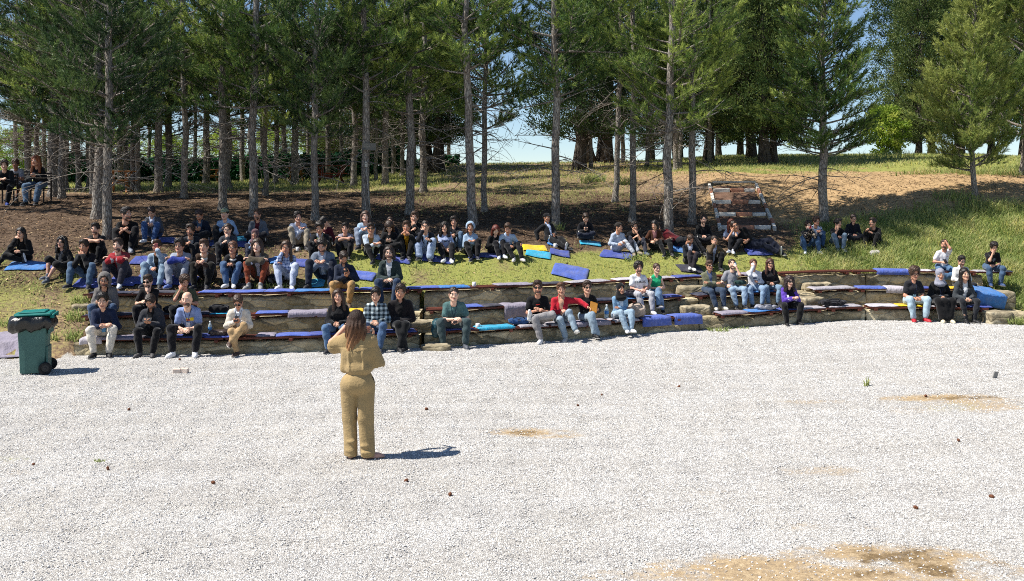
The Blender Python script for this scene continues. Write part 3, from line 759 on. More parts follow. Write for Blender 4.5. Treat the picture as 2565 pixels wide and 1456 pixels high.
for r in [
 (0, 204, 258, 'pale', 'puffy pale grey cushion at the left end of the lowest bench', .10), (0, 258, 345, 'lilac', 'lilac grey cushion under the man in cream trousers', .02), (0, 345, 428, 'dark', 'charcoal cushion under the man in the dark cardigan'),
 (0, 430, 512, 'blue', 'royal blue cushion under the bald man in the light blue tee'), (0, 512, 588, 'blue', 'royal blue cushion between the bald man and the cream blazer'), (0, 640, 690, 'lilac', 'small lilac cushion just right of the cream blazer man'),
 (0, 690, 778, 'blue2', 'bright blue cushion on the lowest bench, second right of the cream blazer'), (0, 772, 850, 'blue', 'royal blue cushion left of the girl in the black hoodie'), (0, 885, 968, 'blue', 'royal blue cushion under the man in the plaid shirt'), (0, 968, 1046, 'blue', 'royal blue cushion under the man in the black jacket, front row'),
 (0, 1106, 1192, 'blue', 'royal blue cushion under the man in the teal tee'), (0, 1196, 1296, 'cyan', 'turquoise cushion alone right of the man in teal', .03), (0, 1300, 1376, 'grey', 'light grey cushion under the black tee man with sunglasses', .02), (0, 1378, 1440, 'grey', 'light grey cushion under the man in the red hoodie', .02),
 (0, 1440, 1534, 'lilac', 'drooping lilac grey cushion under the man holding orange paper', .07), (0, 1536, 1604, 'grey', 'light grey cushion under the woman in black hijab and denim', .03), (0, 1606, 1682, 'blue2', 'bright blue mat hanging over the lowest bench right of the denim jacket', .17), (0, 1686, 1758, 'blue2', 'bright blue mat hanging over the lowest bench end by the stone blocks', .18),
 (0, 1802, 1876, 'lilac', 'lilac grey cushion left of the grey bag', .02), (0, 1878, 1956, 'azure', 'azure cushion under the flat grey bag', .0), (0, 1958, 1998, 'blue', 'royal blue cushion under the woman with purple sleeves'), (0, 2004, 2070, 'grey', 'light grey cushion right of the woman with purple sleeves'), (0, 2076, 2162, 'grey', 'light grey cushion under the black bag'),
 (0, 2176, 2250, 'pale', 'pale grey cushion left of the woman in ripped jeans', .0), (0, 2246, 2326, 'yellow', 'yellow cushion under the woman in ripped jeans'), (0, 2330, 2396, 'grey', 'grey cushion under the woman in the black abaya'), (0, 2402, 2486, 'blue', 'blue cushion under the woman with the dark denim jacket'),
 (1, 208, 328, 'navy', 'navy cushion under the hooded man'), (1, 334, 436, 'dark', 'charcoal cushion under the black tee man with hand on chin'), (1, 440, 524, 'navy', 'navy cushion under the man in the olive tee'), (1, 526, 572, 'cyan', 'small turquoise cushion left of the cream blazer, middle bench'),
 (1, 640, 722, 'blue2', 'bright blue cushion on the middle bench right behind the cream blazer'), (1, 722, 824, 'lilac', 'wide lilac grey cushion on the middle bench, slightly hanging', .09), (1, 818, 868, 'yellow', 'yellow cushion left behind the girl in the black hoodie'), (1, 872, 912, 'yellow', 'yellow cushion right behind the girl in the black hoodie'), (1, 916, 1030, 'navy', 'navy cushion behind the plaid shirt man'),
 (1, 1150, 1216, 'blue2', 'bright blue cushion on the middle bench right of the man in teal'), (1, 1214, 1264, 'dark', 'charcoal cushion on the middle bench right of a blue one'), (1, 1262, 1334, 'lilac', 'lilac grey mat hanging from the middle bench left of the black tee man', .30), (1, 1420, 1560, 'navy', 'navy cushion behind the man holding orange paper'),
 (1, 1562, 1660, 'azure', 'azure cushion under the white tee man with lettering'), (1, 1660, 1712, 'blue', 'royal blue cushion under the woman in the green top'), (1, 1746, 1806, 'navy', 'navy cushion under the man in the olive jacket'), (1, 1808, 1862, 'dark', 'charcoal cushion under the man drinking'), (1, 1864, 1946, 'azure', 'azure cushion under the two women with sweater and black jacket'),
 (1, 2034, 2142, 'grey', 'long light grey cushion on the short middle bench', .02), (1, 2146, 2216, 'blue2', 'bright blue cushion on the middle bench left of a hanging grey one', .02), (1, 2216, 2268, 'pale', 'pale grey mat slanting off the middle bench behind ripped jeans', .12), (1, 2270, 2334, 'blue', 'royal blue cushion behind the black abaya'), (1, 2370, 2440, 'yellow', 'yellow cushion behind the dark denim jacket woman'),
 (2, 222, 330, 'navy', 'navy cushion on the top bench behind the hooded man'), (2, 332, 436, 'dark', 'charcoal cushion on the top bench behind the black tee and sunglasses'), (2, 498, 582, 'blue2', 'bright blue cushion below the brown collar jacket man'), (2, 580, 662, 'blue2', 'bright blue cushion below the rust trousers'), (2, 662, 738, 'blue2', 'bright blue cushion below the white flannel shirt'),
 (2, 736, 828, 'azure', 'azure cushion left of the navy jacket man'), (2, 832, 900, 'blue', 'royal blue cushion under the navy jacket man'), (2, 900, 950, 'blue2', 'bright blue cushion between navy jacket and green parka'), (2, 950, 1022, 'blue', 'royal blue cushion under the green parka man'),
 (2, 1024, 1108, 'blue2', 'bright blue cushion right of the green parka man'), (2, 1100, 1182, 'azure', 'azure cushion left of the white mug on the top bench', .01), (2, 1244, 1340, 'lilac', 'lilac grey cushion on the top bench above the grey hanging mat'), (2, 1342, 1420, 'dark', 'charcoal cushion on the top bench behind red hoodie'), (2, 1424, 1536, 'grey', 'long light grey cushion on the top bench behind orange paper'),
 (2, 1546, 1606, 'pale', 'pale grey cushion on the top bench behind white tee with lettering'), (2, 1652, 1692, 'grey', 'small grey cushion at the top bench end behind the green top'), (2, 1694, 1762, 'blue', 'royal blue cushion on the top bench left of the olive jacket'), (2, 1862, 1922, 'lilac', 'lilac cushion on the top bench behind the white sweater woman', .03),
 (2, 2192, 2276, 'blue2', 'bright blue mat hanging off the top bench at the right', .10), (2, 2266, 2334, 'pale', 'pale grey cushion left of the white tee man with crossed legs'), (2, 2336, 2400, 'navy', 'navy cushion under the white tee man with crossed legs'), (2, 2442, 2536, 'grey', 'grey cushion at the right end under the black tee man')]:
    cushion(*r)
# the big azure mat thrown over the right end
X = xw(2482, 0, .35)
V, Q = pad_mesh(.78, .62, .04, .28, 91)
o = obj('seat_cushion', mk_mesh('seat_cushion', V, Q, mats=[fabric(CC['azure'], 'mat')]), loc=(X, float(d1(X))+.28, seat_z(X, 0)+.26)); o.rotation_euler = (.25, .12, .25)
tag(o, 'large azure mat thrown over the stones at the right end', 'cushion', 'seat cushions on the benches')
# mats lying on the grass: (x, y, width, depth, colour, turn, label)
def ground_mat(x, y, W, D, c, rz, label, th=.03):
    _cush[0] += 1; i = _cush[0]
    p = ray(x, y)
    V, Q = pad_mesh(W, D, th, 0, i, front=-D/2)
    R = rotm(0, 0, rz); V = V @ R.T
    base = zfun(p[0]+V[:, 0], p[1]+V[:, 1])
    V[:, 2] += base-p[2]+.03
    o = obj('ground_mat', mk_mesh('ground_mat', V, Q, mats=[fabric(CC[c], 'mat')]), loc=p)
    return tag(o, label, 'mat', 'mats lying on the grass slope')
for r in [
 (70, 668, .85, .55, 'azure', .15, 'azure mat under the long haired person in black at far left'), (135, 668, .4, .5, 'blue', 0, 'small royal blue mat beside the man in shorts'),
 (225, 712, .6, .45, 'blue', 0, 'royal blue mat under the black jacket and jeans man'), (310, 708, .6, .45, 'blue', 0, 'royal blue mat under the red hoodie man'), (385, 706, .8, .5, 'blue', 0, 'royal blue mat under the man filming with a phone'),
 (365, 655, .6, .4, 'blue', 0, 'royal blue mat between the red hoodie and the denim jacket'), (425, 604, .6, .4, 'blue', 0, 'royal blue mat right of the grey jacket and white shirt man'), (460, 706, .6, .45, 'blue', 0, 'royal blue mat under the man with blue sleeves'),
 (520, 612, .7, .4, 'blue', 0, 'royal blue mat under the navy jacket man looking down'), (615, 616, .5, .4, 'blue', 0, 'royal blue mat right of the glasses and grey sweater man'), (605, 600, .4, .35, 'cyan', .3, 'turquoise mat behind the grey sweater man'),
 (745, 660, .7, .4, 'blue', 0, 'royal blue mat behind the white flannel woman'), (690, 655, .3, .4, 'azure', .4, 'azure mat right of the pink hijab woman'), (790, 712, .4, .4, 'cyan', .1, 'turquoise mat under the grey blue jacket man looking down'),
 (908, 694, .55, .45, 'blue2', -.1, 'bright blue mat on the grass between navy jacket and green parka'), (985, 650, .8, .4, 'blue', 0, 'royal blue mat under the white jacket and sunglasses man'), (1090, 652, .9, .4, 'blue', 0, 'royal blue mat under the grey hoodie with glasses'),
 (1215, 642, .8, .4, 'blue', 0, 'royal blue mat under the auburn haired woman in black'), (1338, 624, .62, .5, 'yellow', .1, 'yellow mat lying empty on the grass'), (1348, 640, .62, .45, 'cyan', -.1, 'turquoise mat lying empty below the yellow one'), (1402, 637, .5, .45, 'blue', -.05, 'royal blue mat beside the empty turquoise mat'),
 (1428, 682, .82, .75, 'blue2', -.18, 'bright blue mat lying alone in the middle of the lawn'), (1395, 616, .5, .35, 'azure', 0, 'azure mat under the reclining man with black cap'), (1478, 612, .55, .35, 'cyan', 0, 'turquoise mat under the man in the dark jacket with a phone'),
 (1545, 642, .8, .5, 'blue', -.3, 'royal blue mat under the man in pale sweatshirt'), (1700, 628, .45, .4, 'azure', 0, 'azure mat under the lying man in maroon'), (1728, 676, .6, .4, 'dark', .2, 'charcoal mat under the black cardigan man'), (1900, 634, .7, .4, 'blue', .1, 'royal blue mat under the man lying on his side'),
 (15, 858, .8, .75, 'lilac', .2, 'lilac grey mat lying on the dirt behind the bin')]:
    ground_mat(*r)
# ---------------------------------------------------------------- brick stair up the bank
def brickm(name, a, b):
    t = NT(name); v = t.coord('Object'); n = t.noise(v, 8., 6, .7)
    return t.done(t.bsdf(t.ramp(n, [(.3, lin(a)), (.7, lin(b))]), .9, t.bump(t.noise(v, 40., 4), .5, .01), spec=.1))
M_WHITE = brickm('whitewashed_stone', '#a9a49b', '#e2ded5'); M_TERRA = brickm('terracotta_stone', '#8a5d49', '#bb8a72')
t = NT('tread_brick'); v = t.coord('Object'); bk = t.n('ShaderNodeTexBrick', Vector=v, Color1=(*lin('#77564a'), 1), Color2=(*lin('#574238'), 1), Mortar=(*lin('#40372f'), 1), Scale=4.5)
M_TREAD = t.done(t.bsdf(t.mix(.35, bk.outputs[0], t.ramp(t.noise(v, 12., 5), [(.3, lin('#4a392c')), (.7, lin('#98806a'))])), .95, t.bump(bk.outputs[1], .5, .02), spec=.1))
ROWS = [(1804, 1934, 573), (1798, 1917, 540), (1791, 1903, 509), (1786, 1890, 480)]
b0 = ray(1868, 573)
stair = tag(empty('brick_stair', b0), 'short garden stair of white and terracotta bricks climbing the bank', 'stair')
pts = []
for (a, b, y) in ROWS:
    c = ray((a+b)/2, y); s = F/c[1]
    pts.append((c, (b-a)/s))
topc = ray(1838, 465); pts.append((topc, 1.5))
for i in range(4):
    c, W = pts[i]; n = pts[i+1][0]
    x = -W/2; k = 0
    while x < W/2-.1:
        L = min([.42, .50, .46, .5][(i+k) % 4], W/2-x)
        o = obj('riser_block', MB().box((0, 0, 0), (L-.015, .15, .125), bev=.015, jit=.005).mesh('riser_block', [M_WHITE if k % 2 == 0 else M_TERRA]), stair)
        o.location = Vector((c[0]+x+L/2, c[1], c[2]+.02))-stair.location; o.rotation_euler = (0, RNG.uniform(-.03, .03), RNG.uniform(-.04, .04))
        x += L; k += 1
    # tread from this riser back to the next
    d = n-c; mb = MB()
    y0 = c[1]+.085; y1 = n[1]-.085; z0 = c[2]+.075; z1 = n[2]-.03
    mb.add([[c[0]-W/2, y0, z0], [c[0]+W/2, y0, z0], [n[0]+W/2-.05, y1, z1], [n[0]-W/2+.05, y1, z1], [c[0]-W/2, y0, z0-.2], [c[0]+W/2, y0, z0-.2], [n[0]+W/2, y1, z1-.2], [n[0]-W/2, y1, z1-.2]],
           [[0, 1, 2, 3], [4, 5, 1, 0][::1], [7, 3, 2, 6], [5, 6, 2, 1], [4, 0, 3, 7]])
    o = obj('tread', mb.mesh('tread', [M_TREAD]), stair); o.location = -stair.location
for (x0, y0_, x1, y1_) in ((1803, 580, 1776, 467), (1941, 580, 1893, 467)):
    for j in range(9):
        f0, f1 = j/9, (j+.93)/9
        p = ray(x0+(x1-x0)*f0, y0_+(y1_-y0_)*f0); q = ray(x0+(x1-x0)*f1, y0_+(y1_-y0_)*f1)
        mid = (p+q)/2; d = q-p; L = np.linalg.norm(d); dv = Vector(d).normalized()
        R = np.array(dv.to_track_quat('Y', 'Z').to_matrix())
        o = obj('side_kerb', MB().box((0, 0, 0), (.085, L, .12), R=R, bev=.012, jit=.004).mesh('side_kerb', [M_TERRA if j % 3 == 1 else M_WHITE]), stair)
        o.location = Vector(mid)+Vector((0, 0, .05))-stair.location
o = obj('landing_kerb', MB().box((0, 0, 0), (1.35, .14, .07), bev=.01).mesh('landing_kerb', [M_WHITE]), stair)
p = ray(1838, 458.5); o.location = Vector(p)+Vector((0, 0, .02))-stair.location
# ---------------------------------------------------------------- trees
t = NT('pine_bark'); v = t.coord('Object', (1, 1, .28)); oi = t.n('ShaderNodeObjectInfo')
vo = t.n('ShaderNodeTexVoronoi', Vector=v, Scale=22.0, _feature='DISTANCE_TO_EDGE')
n_ = t.noise(v, 30., 6, .7); nl = t.noise(t.coord('Object'), 2.0, 4)
c = t.ramp(n_, [(.3, lin('#5a544f')), (.5, lin('#969087')), (.72, lin('#c6bfb5'))])
c = t.mix(t.ramp(nl, [(.45, (0, 0, 0)), (.7, (.5,)*3)]), c, t.ramp(n_, [(.3, lin('#5a493e')), (.7, lin('#a68c79'))]))
c = t.mix(t.ramp(vo.outputs[0], [(0, (.75,)*3), (.16, (0, 0, 0))]), c, lin('#2e2722'))
M_BARK = t.done(t.bsdf(c, .95, t.bump(t.math('ADD', t.math('MINIMUM', vo.outputs[0], .3), t.math('MULTIPLY', n_, .4)), 1.0, .04), spec=.1))
t = NT('old_bark'); v = t.coord('Object', (1, 1, .12)); n_ = t.noise(v, 22., 6, .7)
M_OLDBARK = t.done(t.bsdf(t.ramp(n_, [(.3, lin('#2c2723')), (.5, lin('#504943')), (.72, lin('#80776d'))]), .95, t.bump(n_, 1., .06), spec=.1))
def leaf_mat(name, dark, mid, light, tr=.35, hue=.02):
    t = NT(name); a = attr(t, 'tone').outputs['Fac']; oi = t.n('ShaderNodeObjectInfo')
    x = t.math('ADD', a, t.math('MULTIPLY', t.math('SUBTRACT', oi.outputs['Random'], .5), .35), True)
    c = t.ramp(x, [(0, lin(dark)), (.45, lin(mid)), (1, lin(light))])
    b = t.bsdf(c, .55, spec=.25)
    tl = t.n('ShaderNodeBsdfTranslucent', Color=c)
    mx = t.n('ShaderNodeMixShader', i0=tr, i1=b, i2=tl.outputs[0])
    return t.done(mx.outputs[0])
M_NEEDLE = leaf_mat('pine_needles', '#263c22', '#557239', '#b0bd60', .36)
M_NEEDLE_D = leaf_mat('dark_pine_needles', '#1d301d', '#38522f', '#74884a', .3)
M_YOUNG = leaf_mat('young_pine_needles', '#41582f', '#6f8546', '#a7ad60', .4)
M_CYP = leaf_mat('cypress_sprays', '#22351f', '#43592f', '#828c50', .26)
M_LEAF = leaf_mat('spring_leaves', '#5d7a2a', '#8aa23f', '#c3c765', .5)

def needles(P, D, tone, n, L, wd, spread, seg):
    """n needles around each twig tip; returns one triangle each"""
    r = RNG; k = len(P)
    D = D/np.linalg.norm(D, axis=1)[:, None]
    ref = np.where(np.abs(D[:, 2:3]) < .9, np.array([[0, 0, 1.]]), np.array([[1., 0, 0]]))
    A = np.cross(D, ref); A /= np.linalg.norm(A, axis=1)[:, None]; B = np.cross(D, A)
    th = r.random((k, n))*6.283; ph = spread*(.35+.65*r.random((k, n))); s = r.random((k, n))
    ph = ph*(1.1-.6*s)
    rad = np.cos(th)[..., None]*A[:, None]+np.sin(th)[..., None]*B[:, None]
    d = np.cos(ph)[..., None]*D[:, None]+np.sin(ph)[..., None]*rad
    root = P[:, None]+D[:, None]*(s*seg-seg*.5)[..., None]
    ln = L*(.7+.5*r.random((k, n)))
    side = np.cross(d, r.normal(0, 1, (k, n, 3))); side /= np.linalg.norm(side, axis=2)[..., None]+1e-9
    tip = root+d*ln[..., None]
    tip[..., 2] -= .015
    V = np.stack([root-side*wd/2, root+side*wd/2, tip], 2).reshape(-1, 3)
    T = np.arange(len(V)).reshape(-1, 3)
    tn = np.repeat(np.clip(np.repeat(tone, n)+r.normal(0, .12, k*n), 0, 1), 3)
    return V, T, tn

def limb(mb, p0, az, el, L, r0, curve, n=6, sides=4, droop=0.0):
    pts = [np.array(p0, float)]; e = el; a = az
    for i in range(n):
        e += curve/n; a += RNG.normal(0, .10)
        st = L/n
        pts.append(pts[-1]+st*np.array([math.cos(a)*math.cos(e), math.sin(a)*math.cos(e), math.sin(e)-droop*(i/n)]))
    mb.tube(pts, np.linspace(r0, max(.004, r0*.25), n+1), sides, cap=False)
    return np.array(pts)

def pine_meshes(seed, H, cb, R, r0, dead=10, dens=1.0, young=False, lean=0.0, prof=.75, mat=None, wob=.05, up=.155):
    global RNG
    keep_ = RNG; RNG = np.random.default_rng(seed)
    mb = MB(); zs = np.linspace(0, H, 18)
    cx = wob*np.cumsum(RNG.normal(0, 1, 18))*.6+lean*zs; cy = wob*np.cumsum(RNG.normal(0, 1, 18))*.4
    cx -= cx[0]; cy -= cy[0]
    rad = r0*(1-zs/H)**.75*1.02+.008; rad[0] *= 1.35; pts = np.stack([cx, cy, zs], -1)
    pts = np.concatenate([[[0, 0, -.35]], pts[:1], [[cx[1]*.2, cy[1]*.2, .22]], pts[1:]]); rad = np.concatenate([[r0*1.5], rad[:1], [r0*1.08], rad[1:]])
    mb.tube(pts, rad, 11)
    at = lambda z: np.array([np.interp(z, zs, cx), np.interp(z, zs, cy), z])
    rz = lambda z: float(np.interp(z, zs, r0*(1-zs/H)**.75))
    P, D, TN_ = [], [], []
    # dead lower limbs
    for i in range(dead):
        z = cb*(.42+.6*RNG.random()); az = RNG.random()*6.28; L = R*(.35+.6*RNG.random())
        b = limb(mb, at(z), az, RNG.normal(.05, .2), L, .020, RNG.normal(-.2, .35), 6, 3)
        for j in range(int(3+L*3)):
            q = b[RNG.integers(2, len(b))]
            limb(mb, q, az+RNG.normal(0, .9), RNG.normal(0, .35), L*(.15+.35*RNG.random()), .008, RNG.normal(0, .6), 4, 3)
    z = cb
    while z < H-.15:
        tt = (z-cb)/(H-cb)
        nb = (RNG.integers(4, 6) if z < 5.2 else RNG.integers(2, 4)) if not young else RNG.integers(5, 7)
        a0 = RNG.random()*6.28
        for b_ in range(nb):
            az = a0+b_*6.283/nb+RNG.normal(0, .25)
            L = R*min(1, .62+1.6*tt)*(1-tt)**prof*(.6+.5*RNG.random())+.12
            b = limb(mb, at(z+RNG.normal(0, .06)), az, RNG.normal(.12, .12)+.55*tt, L, .012+.012*L, RNG.normal(.35, .2), 6, 4)
            seg = np.linalg.norm(np.diff(b, axis=0), axis=1).sum()
            m = max(2, int(seg/(.115 if z < 6 or young else up)*dens)); tone0 = RNG.normal(.42, .13)+.12*tt
            for j in range(m):
                f = .28+.72*(j+RNG.random())/m
                q = np.array([np.interp(f*6, np.arange(7), b[:, c_]) for c_ in range(3)])
                sd = 1 if j % 2 else -1
                tl = (.18+.42*(1-f)*L*.8)*(.7+.6*RNG.random())
                ta = az+sd*(.5+.6*RNG.random()); te = .35+.6*RNG.random()-.35*(RNG.random() < .25)
                dv = np.array([math.cos(ta)*math.cos(te), math.sin(ta)*math.cos(te), math.sin(te)])
                e = q+dv*tl
                if tl > .22: mb.tube([q, (q+e)/2+[0, 0, -.01], e], [.008, .006, .004], 3, cap=False)
                k = 1+int(tl/.17)
                for u in range(k):
                    P.append(q+dv*tl*(1-u*.17/max(tl, .17))); D.append(dv+RNG.normal(0, .3, 3)+[0, 0, .4]); TN_.append(tone0+RNG.normal(0, .13)+.16*(u == 0))
            P.append(b[-1]); D.append(b[-1]-b[-2]+[0, 0, .05]); TN_.append(tone0+.2)
        z += (.42 if z < 5.2 else .58) if not young else .30*(1 if tt < .7 else .75)
    V, T, tn = needles(np.array(P), np.array(D), np.array(TN_), 24, .145, .017, 1.0, .2)
    trunk = mb.mesh('trunk', [M_BARK], smooth=True)
    crown = mk_mesh('crown', V, None, T, mats=[mat or M_NEEDLE], smooth=False)
    a = crown.attributes.new('tone', 'FLOAT', 'POINT'); a.data.foreach_set('value', tn.astype(np.float32))
    RNG = keep_
    return trunk, crown

def blob_meshes(seed, H, cb, R, r0, nclump=260, csize=.34, per=46, mat=None, stems=1, shape='cone', leaf=(.09, .05), bark=None):
    """crowns of sprays (cypress, cedar) or leaves (broadleaf): clumps of small faces spread through the volume"""
    global RNG
    keep_ = RNG; RNG = np.random.default_rng(seed)
    mb = MB()
    for s_ in range(stems):
        a = s_*6.283/max(1, stems)+.5; o = np.array([math.cos(a), math.sin(a), 0])*(.0 if stems == 1 else r0*.9)
        zz = np.linspace(-.3, H*.85, 12); ww = .05*np.cumsum(RNG.normal(0, 1, (12, 2)), axis=0)
        sp_ = (0 if stems == 1 else .10)
        pts = np.stack([o[0]+ww[:, 0]+math.cos(a)*sp_*zz, o[1]+ww[:, 1]+math.sin(a)*sp_*zz, zz], -1)
        rr_ = r0*(1 if stems == 1 else .62)*(1-np.linspace(0, .93, 12)**1.2); rr_[0] *= 1.5; rr_[1] *= 1.15
        mb.tube(pts, rr_, 10)
    C = []; 
    while len(C) < nclump:
        t_ = RNG.random(); z = cb+(H-cb)*t_
        if shape == 'cone': rm = R*(1-t_)**.6*min(1, .55+3*t_)
        elif shape == 'column': rm = R*min(1, .5+2.2*t_)*(1-t_**3)**.8
        else: rm = R*math.sqrt(max(0, 1-(2*t_-1)**2))**.8
        rm *= 1+.18*math.sin(RNG.random()*6)
        a = RNG.random()*6.283; r = rm*RNG.random()**.42
        C.append([r*math.cos(a), r*math.sin(a), z, rm])
    C = np.array(C)
    for c in C[::3]:
        p0 = np.array([0, 0, max(cb*.8, c[2]-.5-.3*RNG.random())])
        m_ = (p0+c[:3])/2+[0, 0, -.12]
        mb.tube([p0, m_, c[:3]], [.03, .018, .007], 3, cap=False)
    out = np.stack([C[:, 0], C[:, 1], .35*np.ones(len(C))*C[:, 3]], -1); out /= np.linalg.norm(out, axis=1)[:, None]+1e-6
    k = len(C); U = RNG.normal(0, 1, (k, per, 3)); U /= np.linalg.norm(U, axis=2)[..., None]
    U *= (RNG.random((k, per, 1))**.5)*csize*(.7+.6*RNG.random((k, 1, 1)))*np.array([1.1, 1.1, .8])
    pos = C[:, None, :3]+U
    d = U/csize+out[:, None]*.9+RNG.normal(0, .35, U.shape)+[0, 0, .3]; d /= np.linalg.norm(d, axis=2)[..., None]
    sd = np.cross(d, RNG.normal(0, 1, d.shape)); sd /= np.linalg.norm(sd, axis=2)[..., None]
    lf, lw = leaf; ln = lf*(.6+.8*RNG.random((k, per, 1)))
    V = np.stack([pos-d*ln*.5, pos+sd*lw/2, pos+d*ln*.6, pos-sd*lw/2], 2).reshape(-1, 3)
    Q = np.arange(len(V)).reshape(-1, 4)
    tn = np.clip(np.repeat(RNG.normal(.42, .17, k), per)+RNG.normal(0, .12, k*per), 0, 1)
    trunk = mb.mesh('trunk', [bark or M_OLDBARK], smooth=True)
    crown = mk_mesh('crown', V, Q, mats=[mat or M_CYP], smooth=False)
    a = crown.attributes.new('tone', 'FLOAT', 'POINT'); a.data.foreach_set('value', np.repeat(tn, 4).astype(np.float32))
    RNG = keep_
    return trunk, crown

TREES = {
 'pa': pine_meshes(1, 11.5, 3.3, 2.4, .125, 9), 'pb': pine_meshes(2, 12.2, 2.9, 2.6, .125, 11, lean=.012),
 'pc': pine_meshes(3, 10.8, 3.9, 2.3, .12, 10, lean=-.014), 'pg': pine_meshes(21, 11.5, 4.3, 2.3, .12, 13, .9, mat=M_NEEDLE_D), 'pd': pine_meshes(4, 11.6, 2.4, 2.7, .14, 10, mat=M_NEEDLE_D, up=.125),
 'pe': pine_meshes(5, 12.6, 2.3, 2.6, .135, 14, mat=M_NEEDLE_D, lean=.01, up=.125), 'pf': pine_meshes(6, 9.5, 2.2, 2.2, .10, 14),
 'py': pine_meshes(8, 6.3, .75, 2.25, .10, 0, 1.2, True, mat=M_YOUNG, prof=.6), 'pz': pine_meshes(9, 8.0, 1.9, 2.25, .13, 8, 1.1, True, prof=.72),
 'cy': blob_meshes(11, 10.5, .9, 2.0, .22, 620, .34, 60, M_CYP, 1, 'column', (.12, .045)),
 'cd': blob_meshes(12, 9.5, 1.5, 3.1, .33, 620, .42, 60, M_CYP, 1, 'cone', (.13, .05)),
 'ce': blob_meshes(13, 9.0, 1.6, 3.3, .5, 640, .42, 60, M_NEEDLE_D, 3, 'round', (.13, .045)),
 'bl': blob_meshes(14, 6.5, 1.0, 2.7, .14, 420, .38, 46, M_LEAF, 1, 'round', (.14, .09)),
 'bu': blob_meshes(15, 2.6, .2, 1.1, .05, 160, .26, 40, M_LEAF, 2, 'round', (.12, .08)),
}
TW = {'pg': .12, 'pa': .125, 'pb': .125, 'pc': .12, 'pd': .14, 'pe': .135, 'pf': .10, 'py': .10, 'pz': .13, 'cy': .22, 'cd': .33, 'ce': .5, 'bl': .14, 'bu': .05}
NAMES = {'cy': ('cypress_tree', 'cypresses and cedars on the crest'), 'cd': ('cedar_tree', 'cypresses and cedars on the crest'), 'ce': ('cedar_tree', 'cypresses and cedars on the crest'), 'bl': ('broadleaf_tree', 'spring green trees beyond the hedge'), 'bu': ('bush', 'spring green trees beyond the hedge')}
def tree(kind, p, width, rz, label, hs=1.0, group=None):
    nm, gr = NAMES.get(kind, ('pine_tree', 'pines on the slope'))
    root = empty(nm, p, rz)
    tr, cr = TREES[kind]
    w = width/(2*TW[kind]) if width else hs
    w = min(max(w, hs*.7), hs*1.45)
    a = obj('trunk', tr, root); b = obj('crown', cr, root)
    a.scale = (w, w, hs); b.scale = ((w+hs)/2 if w < hs else hs, hs, hs)
    return tag(root, label, 'tree' if kind != 'bu' else 'bush', group or gr)
